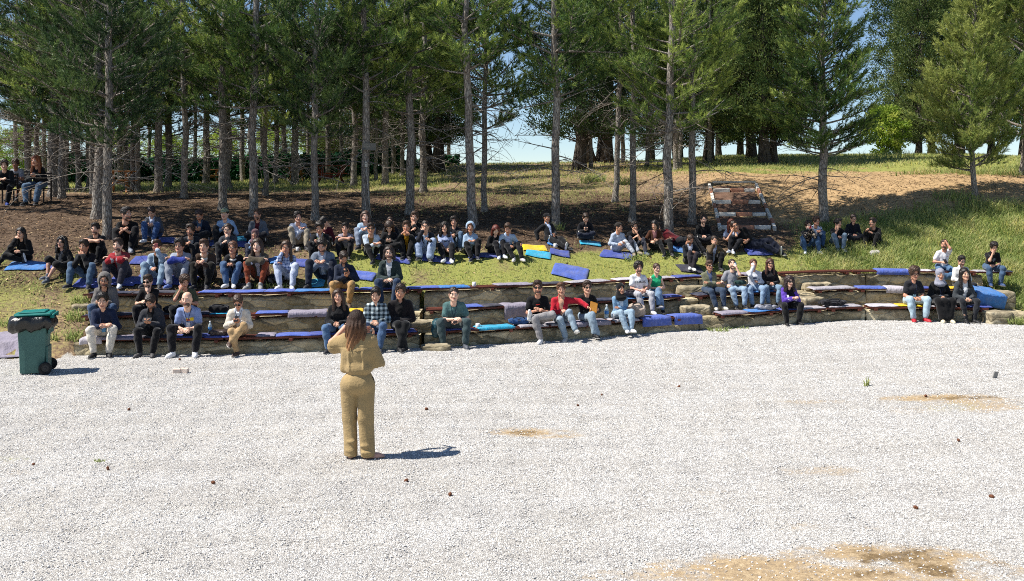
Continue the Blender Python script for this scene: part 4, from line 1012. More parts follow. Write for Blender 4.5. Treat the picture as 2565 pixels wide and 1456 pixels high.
# (kind, x, y of the base, width in picture points, height factor, turn, label)
for (k, x, y, wpx, hs, rz, lb) in [
 ('pd', 246, 545, 28, 1.0, .3, 'thick dark pine, the left one of the pair behind the black tee man at left'), ('pe', 270, 596, 22, .95, 1.1, 'grey pine rooted right beside the black tee man, right one of the close pair'),
 ('pa', 558, 526, 20, 1.0, 2.0, 'pine whose trunk rises right behind the man in the cap'), ('pb', 636, 540, 21, 1.0, .4, 'pale slightly leaning pine behind the man in the grey cardigan'),
 ('pd', 789, 550, 18, .95, 3.0, 'straight pine behind the maroon jacket, in front of the red picnic table'), ('pa', 917, 548, 20, 1.02, 4.1, 'pine carrying the grey board and white box on its trunk'),
 ('pb', 1026, 538, 21, .98, 2.6, 'pine behind the man with chin on hand, slightly bent trunk'), ('pc', 1184, 562, 22, 1.05, .9, 'tall straight pine right behind the hooded woman in pale blue'),
 ('pf', 1213, 530, 14, 1.1, 1.7, 'thin pine just right of the tall one behind the hooded woman'), ('pa', 1391, 572, 21, 1.06, 5.0, 'tall pine rising behind the man with the black cap'),
 ('pc', 1540, 506, 14, 1.0, 3.3, 'thin pine behind the man in the pale sweatshirt with cap'), ('pc', 1583, 556, 16, 1.0, 1.9, 'pine behind the black tee man who touches his chin on the grass'),
 ('pb', 1675, 597, 23, .97, 5.6, 'pale pine with a long low limb, beside the brown jacket man'), ('pa', 1732, 560, 18, .96, .2, 'pine between the pale limbed pine and the brick stair'),
 ('pz', 2063, 556, 22, 1.0, .6, 'bushy pine standing alone right of the brick stair'), ('py', 2441, 492, 13, 1.0, 0, 'young dense pine on a short thin trunk at the right'),
 ('pe', 138, 492, 34, .98, .2, 'thick dark trunk right behind the girl with long auburn hair'), ('pf', 155, 497, 16, 1.0, 2.0, 'slim pine pressed against the thick dark trunk at left'),
 ('pd', 70, 478, 13, .95, 4.4, 'slim pine behind the man in pale tee on the chairs'), ('pf', 93, 474, 13, 1.05, .6, 'slim pine just behind the head of the auburn haired girl'),
 ('pf', 166, 478, 12, 1.0, 2.2, 'thin pine with a lit edge in front of the left hedge end'), ('pd', 197, 474, 12, 1.0, 3.9, 'second thin pine in front of the left hedge, right of the lit one'),
 ('pf', 221, 474, 10, 1.0, .1, 'third thin pine in front of the left hedge, just left of the thick pair'), ('pa', 397, 482, 19, .95, 5.2, 'pine with a swollen base left of the hedge middle'),
 ('pf', 345, 478, 12, 1.0, 1.4, 'dark slim pine right of the small wooden table at left'), ('pd', 318, 470, 9, 1.0, 4.0, 'thin pine right behind the small wooden table at left'),
 ('pe', 420, 470, 14, .9, 2.9, 'dark pine just right of the swollen one by the hedge'), ('pb', 461, 496, 16, .95, 3.6, 'pine between the swollen trunk and the capped man, lit on the left'),
 ('pa', 516, 462, 17, .95, .8, 'reddish pine close to the hedge middle'), ('pf', 571, 474, 18, 1.0, 2.5, 'dark pine half hidden behind the trunk of the capped man'),
 ('pf', 664, 490, 13, 1.0, 5.9, 'crooked slim pine right of the pale leaning one'), ('pd', 690, 462, 12, .95, 1.0, 'slim dark pine by the hedge right of the crooked one'),
 ('pb', 738, 463, 18, .95, 2.1, 'pine with sunlit left side left of the red picnic table'), ('pd', 886, 466, 15, 1.0, .4, 'dark pine just right of the red picnic table'),
 ('pf', 942, 455, 9, .95, 3.2, 'thin dark pine right of the trunk with the board'), ('pa', 965, 462, 16, .92, 4.8, 'pine with lit bark between the board pine and the bent one'),
 ('pb', 1060, 482, 17, .94, .5, 'dark pine right behind the bent pine'), ('pf', 1008, 440, 11, .9, 1.6, 'slim far pine just left of the bent pine'),
 ('pf', 1693, 428, 13, .85, 1.2, 'slim sunlit pine behind the pale limbed pine'), ('pf', 1704, 422, 9, .8, 3.0, 'thin dark pine touching the slim sunlit one'),
 ('cd', 1450, 426, 32, .95, 0, 'old cedar with a single thick trunk on the crest'), ('ce', 1500, 408, 52, .95, 1, 'old cedar with a massive fluted trunk on the crest'),
 ('ce', 1092, 432, 26, .9, 2.4, 'cedar with twisted twin stems by the hedge end'), ('cd', 1072, 428, 18, .85, 4.0, 'cedar just left of the twisted twin stems'),
 ('cd', 1917, 411, 16, .95, 2.2, 'left cedar of the slender close pair right above the brick stair'), ('cy', 1937, 411, 15, 1.0, 3.5, 'right cypress of the slender close pair right above the brick stair'),
 ('cd', 838, 440, 40, .9, 5.1, 'broad dark cedar behind the red picnic table'), ('cd', 1776, 404, 22, .9, .7, 'cedar on the crest left of the brick stair top'), ('cd', 1880, 395, 22, .9, 3.7, 'cedar on the crest left of the slender pair')]:
    p = ray(x, y)
    d = p[1]
    tree(k, p, wpx/F*d, rz, lb, hs)
# farther trees: (kind, x, distance, height factor, label)
def far(k, x, d, hs, lb, w=None, rz=None):
    X = (x-CX)/F*d
    return tree(k, (X, d, zpt(X, d)-.1), w, RNG.random()*6.28 if rz is None else rz, lb, hs)
for (k, x, d, hs, lb) in [
 ('cy', 2250, 50, 1.05, 'tall dark cypress right of the bushy lone pine'), ('cy', 2300, 47, .95, 'olive cypress left of the young dense pine'), ('cy', 2330, 52, 1.1, 'tall dark cypress behind the young pine tip'), ('cd', 2400, 49, 1.0, 'dark cedar behind the young dense pine'),
 ('cy', 2480, 53, 1.1, 'cypress deep behind the young pine on the right'), ('cd', 2570, 46, 1.05, 'cedar cut by the right edge of the view'), 
 ('bu', 2212, 46, .9, 'bright spring green bush under the dark cypresses'), ('py', 2562, 31.5, 1.5, 'larger young pine at the right edge beside the dense one'),
 ('cy', 1630, 52, .95, 'far cypress right of the massive fluted trunk'), ('cy', 1705, 55, 1.0, 'far cypress behind the slim sunlit pine'), ('cy', 1800, 58, 1.05, 'far cypress above the brick stair'),
 ('cy', 1855, 50, 1.0, 'cypress on the crest filling the gap above the stair'), ('cd', 1000, 56, .95, 'far dark cedar beyond the hedge right part'), ('cd', 905, 60, 1.0, 'far dark cedar beyond the hedge behind the board pine')]:
    far(k, x, d, hs, lb, .22 if k != 'bu' else None)
for x, d, lb in [(-60, 62, 'yellow green tree at the far left behind the chairs'), (60, 68, 'yellow green tree beyond the hedge behind the auburn haired girl'), (300, 70, 'spring green tree beyond the hedge left part'), (420, 74, 'spring green tree beyond the hedge by the swollen pine'),
                 (560, 70, 'pale green tree beyond the hedge behind the capped man'), (690, 72, 'bright green tree beyond the hedge right of the leaning pine'), (800, 76, 'pale green tree beyond the hedge left of the picnic table')]:
    far('bl', x, d, .62, lb)
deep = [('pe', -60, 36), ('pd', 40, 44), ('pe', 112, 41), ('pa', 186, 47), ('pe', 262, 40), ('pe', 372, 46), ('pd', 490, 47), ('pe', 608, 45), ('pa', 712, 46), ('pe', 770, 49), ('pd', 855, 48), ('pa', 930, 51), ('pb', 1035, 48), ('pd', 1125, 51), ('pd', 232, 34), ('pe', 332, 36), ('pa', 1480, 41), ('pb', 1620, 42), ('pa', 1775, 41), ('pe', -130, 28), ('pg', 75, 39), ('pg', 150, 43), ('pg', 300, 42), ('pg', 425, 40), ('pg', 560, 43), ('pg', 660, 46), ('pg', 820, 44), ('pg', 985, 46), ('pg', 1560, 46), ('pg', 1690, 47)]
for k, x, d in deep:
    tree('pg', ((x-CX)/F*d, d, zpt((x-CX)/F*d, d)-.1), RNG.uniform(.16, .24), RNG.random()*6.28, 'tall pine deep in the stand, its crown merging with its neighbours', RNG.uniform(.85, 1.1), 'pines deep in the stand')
# the long bare limb of the pale pine
for o in [o for o in COL.objects if o.get('label', '').startswith('pale pine with a long low limb')]:
    dY = o.location.y; q = lambda x, y, dd=0: np.array([(x-CX)/F*(dY+dd), dY+dd, HC-(y-HY)/F*(dY+dd)])
    mb = MB()
    mb.tube([q(1678, 325), q(1700, 309, -.1), q(1735, 303, -.25), q(1765, 296, -.3), q(1800, 280, -.3)], [.05, .045, .04, .03, .012], 7, cap=False)
    mb.tube([q(1735, 303, -.25), q(1752, 316, -.5), q(1790, 334, -.7)], [.022, .016, .006], 5, cap=False); mb.tube([q(1765, 296, -.3), q(1790, 272, -.3), q(1815, 250, -.2)], [.022, .016, .006], 5, cap=False)
    mb.tube([q(1675, 315), q(1650, 300, -.2), q(1615, 282, -.4), q(1570, 270, -.6)], [.035, .03, .02, .008], 6, cap=False)
    lm = obj('limb', mb.mesh('limb', [M_BARK], True)); lm.parent = o; lm.matrix_parent_inverse = (Matrix.Translation(o.location) @ Matrix.Rotation(o.rotation_euler[2], 4, 'Z')).inverted()
# ---------------------------------------------------------------- hedge along the back
def leaf_panel(x0, x1, d0, d1_, h, n, seed):
    r = np.random.default_rng(seed)
    X0, X1 = (x0-CX)/F*d0, (x1-CX)/F*d1_
    f = r.random(n); X = X0+(X1-X0)*f; Y = d0+(d1_-d0)*f
    top = h*(1+.06*np.sin(f*23+seed)+.04*np.sin(f*61))
    z = zfun(X, Y)+top*r.random(n)**.9; ty = r.normal(0, .16, n)
    P_ = np.stack([X, Y+ty-.05, z], -1)
    d = r.normal(0, 1, (n, 3))*[.8, .6, .8]+[-.2, -.7, .2]; d /= np.linalg.norm(d, axis=1)[:, None]
    a = np.cross(d, r.normal(0, 1, (n, 3))); a /= np.linalg.norm(a, axis=1)[:, None]; b = np.cross(d, a)
    s = .05+.06*r.random((n, 1))
    V = np.stack([P_-a*s, P_+b*s*.7, P_+a*s, P_-b*s*.7], 1).reshape(-1, 3)
    me = mk_mesh('hedge', V, np.arange(len(V)).reshape(-1, 4), mats=[M_HEDGE], smooth=False)
    at_ = me.attributes.new('tone', 'FLOAT', 'POINT'); at_.data.foreach_set('value', np.repeat(np.clip(r.normal(.4, .2, n), 0, 1), 4).astype(np.float32))
    return me
M_HEDGE = leaf_mat('hedge_leaves', '#0d3620', '#1d5a35', '#4c8a55', .15)
for (x0, x1, d0, dd, h, lb) in [(90, 345, 44.5, 45.5, 1.35, 'dark green clipped hedge behind the thin pines at left'), (345, 420, 46, 46, 1.1, 'short lower stretch of dark hedge left of the swollen pine'), (405, 760, 45, 46, 1.15, 'long dark green hedge in the middle, its top dipping'), (760, 1010, 46.5, 48, 1.25, 'dark green hedge behind the red picnic table'), (1005, 1150, 48, 50, .55, 'low far end of the dark hedge by the twisted cedar')]:
    me = leaf_panel(x0, x1, d0, dd, h, int(5200*(x1-x0)/250*h), int(x0)+500)
    tag(obj('hedge', me), lb, 'hedge', 'hedge panels along the back')
# ---------------------------------------------------------------- people: templates
def nrm(v): v = np.asarray(v, float); return v/(np.linalg.norm(v)+1e-9)
def W3(x, f, z): return np.array([x, -f, z], float)      # x to the viewer's right, f forward, z up
def ellball(c, r, n=8, m=6):
    th = np.linspace(0, math.pi, m+1); V = []
    for t_ in th:
        a = np.arange(n)*6.2832/n
        V.append(np.stack([np.sin(t_)*np.cos(a), np.sin(t_)*np.sin(a), np.full(n, np.cos(t_))], -1))
    V = np.concatenate(V)*np.asarray(r)+np.asarray(c)
    Q = [[i*n+j, (i+1)*n+j, (i+1)*n+(j+1) % n, i*n+(j+1) % n] for i in range(m) for j in range(n)]
    return V, np.array(Q)
def build_head(fem):
    f = Field((-.105, -.14, -.2), (.105, .13, .14), .0062)
    wj = .9 if fem else 1.0
    f.ell((0, .012, .032), (.074, .094, .084)).ell((0, -.022, -.045), (.056*wj, .068, .072), k=.04)
    for s_ in (-1, 1): f.cone((s_*.05*wj, .0, -.055), (s_*.012, -.072, -.098), .022, .018, .03)
    f.cone((0, -.086, .014), (0, -.108, -.028), .009, .0135, .012)
    for s_ in (-1, 1):
        f.ell((s_*.012, -.096, -.032), (.009, .011, .008), k=.008).ell((s_*.036, -.058, -.022), (.026, .026, .024), k=.02)
    if not fem: f.cone((-.042, -.076, .032), (.042, -.076, .032), .009, .009, .015)
    for s_ in (-1, 1): f.ell((s_*.031, -.098, .013), (.018, .014, .009), op='sub')
    f.ell((0, -.089, -.055), (.023, .010, .0055), k=.004).ell((0, -.087, -.066), (.02, .011, .006), k=.004)
    for s_ in (-1, 1): f.ell((s_*.077, .012, -.006), (.011, .022, .033), k=.01)
    f.cone((0, .018, -.05), (0, .035, -.17), .050*wj, .054*wj, .03)
    V, Q = f.surf()
    c = V[Q].mean(1); mi = np.zeros(len(Q), int)
    mi[(np.abs(c[:, 0]) < .024) & (c[:, 1] < -.083) & (c[:, 2] < -.049) & (c[:, 2] > -.073)] = 1
    Vs, Qs, Ms = [V], [Q], [mi]; n = len(V)
    for s_ in (-1, 1):
        for (cc, r, m) in (((s_*.031, -.0795, .0125), (.0135, .0115, .0095), 2), ((s_*.031, -.0865, .0125), (.0062, .006, .0062), 3), ((s_*.033, -.087, .0335), (.019, .008, .0042), 4)):
            v, q = ellball(cc, r); Vs.append(v); Qs.append(q+n); Ms.append(np.full(len(q), m)); n += len(v)
    return np.concatenate(Vs), np.concatenate(Qs), np.concatenate(Ms)
HEAD = [build_head(False), build_head(True)]

def build_hand():
    f = Field((-.075, -.09, -.03), (.075, .045, .2), .0052)
    f.ell((0, 0, .0), (.027, .021, .03)).ell((0, .003, .045), (.040, .017, .052), k=.015)
    for i, (x, L, b) in enumerate([(.030, .070, .5), (.0105, .078, .55), (-.010, .073, .6), (-.029, .058, .7)]):
        p = np.array([x, .002, .085-.006*abs(i-1)]); a = .25+.1*i
        for j, (l, r0, r1) in enumerate([(.5, .0098, .0092), (.3, .0092, .0085), (.22, .0085, .0075)]):
            q = p+L*l*np.array([x*.6, -math.sin(a), math.cos(a)]); f.cone(p, q, r0, r1, .004); p = q; a += b
    f.cone((.026, -.004, .018), (.058, -.022, .052), .014, .011, .008).cone((.058, -.022, .052), (.066, -.038, .082), .0105, .0085, .004)
    return f.surf()
HAND = build_hand()

def build_shoe(boot=False):
    f = Field((-.06, -.23, -.1), (.06, .09, .09), .010)
    f.cone((0, .022, -.042), (0, -.11, -.052), .042, .044, .03).cone((0, -.10, -.055), (0, -.165, -.062), .042, .032, .03)
    f.cone((0, .005, .03 if not boot else .09), (0, .012, -.04), .043, .044, .03)
    f.half((0, 0, -.085), (0, 0, -1))
    V, Q = f.surf(); c = V[Q].mean(1)
    return V, Q, (c[:, 2] < -.062).astype(int)
SHOE = [build_shoe(), build_shoe(True)]

def hair_field(kind):
    f = Field((-.16, -.19, -.42), (.16, .19, .2), .0095)
    face = lambda: f.ell((0, -.108, -.010), (.068, .080, .104), op='sub')
    cap = lambda g=0: f.ell((0, .018, .044), (.083+g, .101+g, .087+g))
    if kind in ('short', 'fade', 'bushy', 'curly', 'quiff'):
        cap({'short': .008, 'fade': .003, 'bushy': .018, 'curly': .026, 'quiff': .008}[kind])
        if kind == 'bushy': f.ell((0, -.01, .112), (.078, .085, .042)).ell((.02, -.060, .104), (.056, .036, .026))
        if kind == 'curly': f.ell((0, -.01, .11), (.088, .09, .052)).ell((0, -.062, .105), (.06, .04, .030))
        if kind == 'quiff': f.ell((0, -.046, .112), (.058, .046, .032)).ell((0, -.0, .112), (.065, .085, .030))
        f.half((0, .02, -.038), (0, -.42, -1) if kind != 'curly' else (0, -.25, -1)); face()
        f.wob({'curly': .010, 'bushy': .006}.get(kind, .005), {'curly': 60, 'bushy': 42}.get(kind, 62), 3).wob(.006, 95, 13)
    elif kind in ('long', 'longcurly', 'medium'):
        g = .014 if kind == 'longcurly' else .004; e = {'long': -.30, 'longcurly': -.24, 'medium': -.12}[kind]
        cap(g+.006)
        f.ell((0, .07, e*.45), (.10+g, .052+g, abs(e)*.62+.05))
        for s_ in (-1, 1): f.cone((s_*.078, .005, .03), (s_*(.092+g), -.02, e*.85), .026+g, .026+g, .03)
        f.ell((0, -.108, -.018), (.060, .088, .106), op='sub'); f.cone((0, -.05, -.12), (0, -.10, -.4), .055, .075, op='sub')
        f.wob(.011 if kind == 'longcurly' else .0045, 55 if kind == 'longcurly' else 38, 5).wob(.004, 90, 15)
    elif kind == 'tied':
        cap(.005); f.half((0, .02, -.03), (0, -.7, -1)); face(); f.ell((0, .125, .03), (.04, .04, .045)); f.wob(.003, 45, 6)
    elif kind == 'hood':
        f.ell((0, .032, .028), (.118, .122, .132)).cone((0, .06, -.04), (0, .07, -.14), .11, .105, .05)
        f.ell((0, -.11, -.005), (.080, .135, .108), op='sub'); f.ell((0, .01, -.0), (.088, .10, .12), op='sub'); f.cone((0, .02, -.1), (0, .02, -.3), .07, .09, op='sub'); f.wob(.004, 25, 7)
    elif kind == 'hijab':
        f.ell((0, .020, .032), (.092, .113, .103)).cone((0, .0, -.06), (0, .005, -.17), .078, .112, .04).ell((0, -.03, -.19), (.125, .10, .05), k=.04)
        f.ell((0, -.122, -.008), (.056, .085, .080), op='sub'); f.wob(.004, 22, 8)
    elif kind == 'capdome':
        f.ell((0, .016, .050), (.089, .106, .088)); f.half((0, 0, .048), (0, -.12, -1))
        f.ell((0, -.125, .052), (.072, .075, .010), k=.01)
    elif kind == 'capback':
        f.ell((0, .016, .050), (.089, .106, .088)); f.half((0, 0, .046), (0, -.3, -1))
    elif kind == 'beard':
        f.ell((0, -.032, -.070), (.060, .0655, .0595)); f.half((0, 0, -.060), (0, .35, 1))
        f.half((0, .012, 0), (0, 1, 0)); f.ell((0, -.106, -.060), (.022, .026, .0075), op='sub'); f.wob(.002, 60, 9)
    return f.surf()
HAIR = {}
def hair_mesh(kind):
    if kind not in HAIR: HAIR[kind] = hair_field(kind)
    return HAIR[kind]

def ik(a, t, l1, l2, pole):
    d = t-a; L = np.linalg.norm(d); L = min(L, (l1+l2)*.995); u = nrm(d)
    c = (l1*l1+L*L-l2*l2)/(2*L); h = math.sqrt(max(0, l1*l1-c*c))
    p = np.asarray(pole, float); p = p-u*p.dot(u); p = nrm(p)
    return a+u*c+p*h, a+u*L

# poses: lean, twist, feet (l, r = the viewer's left, right): (x, forward, height over the ground there) ; hands relative to the hip centre
POSES = {
 'clasp': dict(lean=27, hl=(-.025, .43, .17), hr=(.03, .43, .16), hp=5), 'phone': dict(lean=20, hl=(-.055, .35, .20), hr=(.055, .35, .20), hp=38),
 'lap': dict(lean=6, hl=(-.05, .27, .10), hr=(.06, .26, .11)), 'chin': dict(lean=24, hl=(-.10, .36, .17), hr='chin', hp=6), 'chinl': dict(lean=24, hr=(.10, .36, .17), hl='chin', hp=6),
 'cross4': dict(lean=8, hl=(-.03, .30, .20), hr=(.05, .30, .22), fr=(-.13, .40, .42), kr=(1, .5, .3)), 'xleg': dict(lean=6, hl=(-.05, .26, .14), hr=(.04, .27, .15), fl=(.02, .44, 0), fr=(-.17, .58, .14), kr=(-.2, .4, 1)),
 'xlegr': dict(lean=6, hl=(-.05, .26, .14), hr=(.04, .27, .15), fr=(.0, .44, 0), fl=(.20, .58, .14), kl=(.2, .4, 1)),
 'drink': dict(lean=2, hl=(-.20, .26, .10), hr='mouth', hp=-14), 'armout': dict(lean=0, hl=(-.03, .26, .18), hr=(.60, .10, .27), er=(.3, -.5, .2)),
 'hug': dict(lean=24, hl=(-.04, .46, .26), hr=(.05, .47, .25)), 'fold': dict(lean=24, hl=(.11, .40, .33), hr=(-.11, .41, .35), el=(-1, .1, -.2), er=(1, .1, -.2)),
 'gcross': dict(lean=14, fl=(.17, .27, .06), fr=(-.17, .31, .08), kl=(-1.2, .35, .35), kr=(1.2, .35, .35), hl=(-.06, .30, .10), hr=(.06, .30, .11)),
 'gphone': dict(lean=24, fl=(.17, .27, .06), fr=(-.17, .31, .08), kl=(-1.2, .35, .35), kr=(1.2, .35, .35), hl=(-.05, .32, .20), hr=(.05, .32, .20), hp=36),
 'gchin': dict(lean=22, hr='chin', hl=(-.06, .44, .28), hp=4), 'gchinl': dict(lean=22, hl='chin', hr=(.06, .44, .28), hp=4),
 'recl': dict(lean=-20, hl=(-.30, -.22, -.03), hr=(.04, .22, .12), el=(-.6, -1, 0), fl=(-.02, .88, 0), fr=(.12, .82, 0)),
 'gside': dict(lean=12, hl=(-.12, .30, .12), hr=(.10, .36, .17), fl=(.30, .58, 0), fr=(.52, .46, 0), kl=(.3, .4, 1), kr=(.6, .2, .6)),
 'cup': dict(lean=18, hl=(-.06, .36, .24), hr='mouth'), 'phoneup': dict(lean=14, hl=(-.05, .36, .14), hr='face', fl=(-.16, .5, 0), fr=(.2, .55, 0)),
 'brow': dict(lean=10, hl=(-.12, .28, .14), hr='crown', fl=(.18, .36, .10), fr=(-.16, .40, .12), kl=(-1.2, .4, .2), kr=(1.2, .4, .2)),
 'cheek': dict(lean=16, hl='cheek', hr=(.08, .36, .16), hp=4), 'camera': dict(lean=20, hl=(-.055, .34, .42), hr=(.055, .34, .42)),
}
BONES = dict(th=.45, sh=.43, ua=.285, fa=.25)
SKINS = ['#c79a80', '#d0a58a', '#b98a6e', '#d8b29a', '#c08f74']
M_SOLE = plain('sole', '#d9d6d0', .7); M_EYEW = plain('eye_white', '#c9c4bc', .4); M_IRIS = plain('iris', '#2a1c14', .3)
M_SUNG = plain('dark_lens', '#08080a', .12, .6, 0); M_FRAME = plain('spectacle_frame', '#1a1719', .4)
M_LANY = plain('lanyard_cord', '#1c2540', .8); M_BADGE = plain('badge_card', '#bcd3df', .5)
PEOPLE = []
LEG_GROUND = {}
def person(x, y, row, pose, top, bot, hair, label, yaw=0, hy=0, hp=None, roll=0, shoes='#26262a', sole=None, skin=None, fem=False, beard=None, glasses=None, girth=1.0, lanyard=None,
           sleeve=None, over=None, d=None, sc=None, boot=False, axis=None, wide=1.0, collar=None, text=None, fit=True, props=None, hood=None, dx=0.0, base=None, sit=None, stripe=None):
    seed = len(PEOPLE)+1; rr = np.random.default_rng(seed*13)
    ps = dict(POSES[pose]); ps.update(over or {})
    skin = skin or SKINS[seed % 5]
    if hair and hair[0] not in ('hijab', 'cap', 'capback', 'bald') and max(lin(hair[1])) < .016: hair = (hair[0], ('#1b1512', '#2b1f18', '#17120f', '#35261c', '#231913')[seed*7 % 5])
    # where the seat is
    if row in (0, 1, 2):
        X = xw(x, row, .15); Y = float(d1(X))+row*TREAD+(.17 if d is None else d); zs = seat_z(X, row)+.03
    elif row == 'chair':
        Y = d; X = (x-CX)/F*Y; zs = zpt(X, Y)+.45
    else:
        p = ray(x, row); X, Y = p[0], p[1]+.12; zs = zpt(X, Y)+.03
    if sit is not None: zs += sit
    yr = math.radians(yaw); cy_, sy_ = math.cos(yr), math.sin(yr)
    H0 = .098
    def build_pose(S):
        """joints in local metres for a body of size S (the joints are divided by S)"""
        hip = np.array([0, 0, H0])
        lean = math.radians(ps['lean'])
        A = nrm(axis if axis is not None else (0, -math.sin(lean), math.cos(lean)))
        Lx = np.array([1., 0, 0]); tw = math.radians(ps.get('twist', 0))
        Lx = nrm(Lx-A*Lx.dot(A)); Fv = np.cross(Lx, A)
        Lx, Fv = Lx*math.cos(tw)+Fv*math.sin(tw), Fv*math.cos(tw)-Lx*math.sin(tw)
        A2 = nrm(A+np.array([0, 0, .0]))
        J = dict(hip=hip, A=A, Lx=Lx, Fv=Fv)
        J['neck'] = hip+A*.47
        U = nrm(A*.55+np.array([0, 0, .5])) if axis is None else nrm(A+np.array([0, 0, .35]))
        J['head'] = J['neck']+U*.188+Fv*.035
        h_p = ps.get('hp', 0) if hp is None else hp
        J['R'] = 1.13*np.array((Matrix.Rotation(math.radians(hy-0), 3, 'Z') @ Matrix.Rotation(math.radians(h_p), 3, 'X') @ Matrix.Rotation(math.radians(roll), 3, 'Y')))
        for s_, k in ((-1, 'l'), (1, 'r')):
            J['hj'+k] = hip+np.array([s_*.092, 0, 0])
            J['sj'+k] = hip+A*.405+Lx*s_*(.152 if not fem else .134)
            ft = ps.get('f'+k, (s_*.13, .46 if row in (0, 1, 2) else .50, 0))
            # ground height under the foot
            fx, ff = ft[0]*S, ft[1]*S
            wx = X+fx*cy_+ff*sy_; wy = Y+fx*sy_-ff*cy_
            if row == 0: gz_ = zpt(wx, min(wy, float(d1(wx))-.05))+.02
            elif row in (1, 2): gz_ = seat_z(wx, row-1)+.02 if wy < float(d1(wx))+row*TREAD else zs
            else: gz_ = zpt(wx, wy)+(.02 if row == 'chair' else .025)
            t_ = np.array([ft[0], -ft[1], (gz_-zs)/S+.085+ft[2]])
            kp = ps.get('k'+k, (s_*.25, .35, 1.0))
            J['kn'+k], J['an'+k] = ik(J['hj'+k], t_, BONES['th'], BONES['sh'], W3(*kp))
            h = ps['h'+k]
            hd = J['head']; Rh = J['R']
            if isinstance(h, str):
                o = {'chin': (s_*.025, -.115, -.155), 'mouth': (s_*.05, -.15, -.09), 'face': (s_*.09, -.22, -.06), 'crown': (s_*.05, -.06, .10), 'cheek': (s_*.085, -.075, -.13), 'eyes': (s_*.08, -.13, -.03), 'ear': (s_*.11, -.05, -.08)}[h]
                t_ = hd+Rh@np.array(o)
            else: t_ = hip+W3(*h)
            ep = ps.get('e'+k, (s_*.7, -.25, -1) if not isinstance(h, str) else (s_*.45, .25, -1))
            J['el'+k], J['wr'+k] = ik(J['sj'+k], t_, BONES['ua'], BONES['fa'], W3(*ep))
        return J
    S = 1.0; J = build_pose(1.0)
    if fit:
        for _ in range(3):
            topz = (J['head']+J['R']@np.array([0, .01, .126]))
            dd = Y-topz[1]*0+(-(0))
            wy = Y+(topz[0]*sy_+topz[1]*cy_)*S
            need = HC-(y-HY)/F*wy-zs
            S = float(np.clip(need/topz[2], .82, 1.12)); J = build_pose(S)
    if sc: S = sc; J = build_pose(S)
    g = girth
    A, Lx, Fv, hip = J['A'], J['Lx'], J['Fv'], J['hip']
    R = np.stack([Lx, -Fv, A], 1)
    allp = np.array([J[k] for k in ('hip', 'neck', 'head', 'hjl', 'hjr', 'sjl', 'sjr', 'knl', 'knr', 'anl', 'anr', 'ell', 'elr', 'wrl', 'wrr')])
    lo, hi = allp.min(0)-.24, allp.max(0)+.24
    fw = .92 if fem else 1.0
    def torso(f, i, k=.045):
        f.ell(hip+A*.01, (.155*g+i, .12*g+i, .125+i), R, k)
        f.ell(hip+A*.16+Fv*.01*g, (.130*g*fw+i, .104*g+i, .15), R, k)
        f.ell(hip+A*.29, (.138*g*fw+i, .106*g+i, .165), R, k)
        if fem: f.ell(hip+A*.30+Fv*.07, (.115+i, .06+i, .065), R, k)
        tp = hip+A*.455-Fv*.01
        for q_ in 'lr': f.cone(tp*.75+J['sj'+q_]*.25, J['sj'+q_]*.86+(hip+A*.40)*.14, .052+i*.7, .050+i*.8, k)
    def arm(f, k, i, upto=2.0, kk=.03, flare=0.0):
        a, b, c = J['sj'+k], J['el'+k], J['wr'+k]; q = fw*(.6+.4*g)
        t1 = min(1, upto)
        f.cone(a, a+(b-a)*t1, .053*q+i, (.053-.011*t1)*q+i+flare, kk)
        if upto > 1: f.cone(b, b+(c-b)*(upto-1), .042*q+i, (.042-.012*(upto-1))*q+i+flare*.7, kk)
    def leg(f, k, i, upto=2.0, kk=.03, flare=0.0):
        a, b, c = J['hj'+k], J['kn'+k], J['an'+k]; q = .5+.5*g
        t1 = min(1, upto)
        f.cone(a, a+(b-a)*t1, .086*q+i, (.086-.030*t1)*q+i+flare*.5, kk)
        if upto > 1:
            m = b+(c-b)*min(1, (upto-1)/.5)*.35+0*a
            f.cone(b, m, .055*q+i, .055*q+i+flare*.7, kk)
            f.cone(m, b+(c-b)*(upto-1), .055*q+i+flare*.7, (.036 if flare == 0 else .04)*q+i+flare, kk)
    # ---- body: one skin from head to ankles
    f = Field(lo, hi, .023)
    torso(f, -.012); f.cone(hip+A*.42, J['head']+J['R']@np.array([0, .03, -.10]), .058*fw, .050*fw, .03)
    for k in 'lr':
        arm(f, k, -.004); leg(f, k, -.006)
    V, Q = f.surf(); mi = np.zeros(len(Q), int)
    hv, hq, hm = HEAD[int(fem)]
    Vs, Qs, Ms = [V, hv@J['R'].T+J['head']], [Q, hq+len(V)], [mi, hm]; n = len(V)+len(hv)
    hands = {}
    for s_, k in ((-1, 'l'), (1, 'r')):
        z_ = nrm(J['wr'+k]-J['el'+k]); hdir = ps.get('d'+k)
        if hdir is not None: z_ = nrm(z_*.4+W3(*hdir))
        elif isinstance(ps['h'+k], str): z_ = nrm(z_*.5+nrm(J['head']-J['wr'+k])*.8)
        pn = np.array([-s_*1.0, 0, -.55])
        if isinstance(ps['h'+k], str): pn = nrm(J['head']-J['wr'+k])+np.array([0, .4, 0])
        if pose in ('phone', 'gphone'): pn = np.array([-s_*.5, .35, 1.0])
        pn = nrm(pn-z_*pn.dot(z_)); yv = -pn; xv_ = np.cross(yv, z_)
        v, q = HAND
        v = v*(.93 if fem else 1.04)
        if s_ > 0: v = v*[-1, 1, 1]; q = q[:, ::-1]
        M = np.stack([xv_, yv, z_], 1)
        v = v@M.T+J['wr'+k]
        hands[k] = (J['wr'+k]+z_*.08+pn*.02, M)
        Vs.append(v); Qs.append(q+n); Ms.append(np.zeros(len(q), int)); n += len(v)
    hc = (hair[1] if hair else None) or '#1b1512'
    if beard and not hair: hc = beard
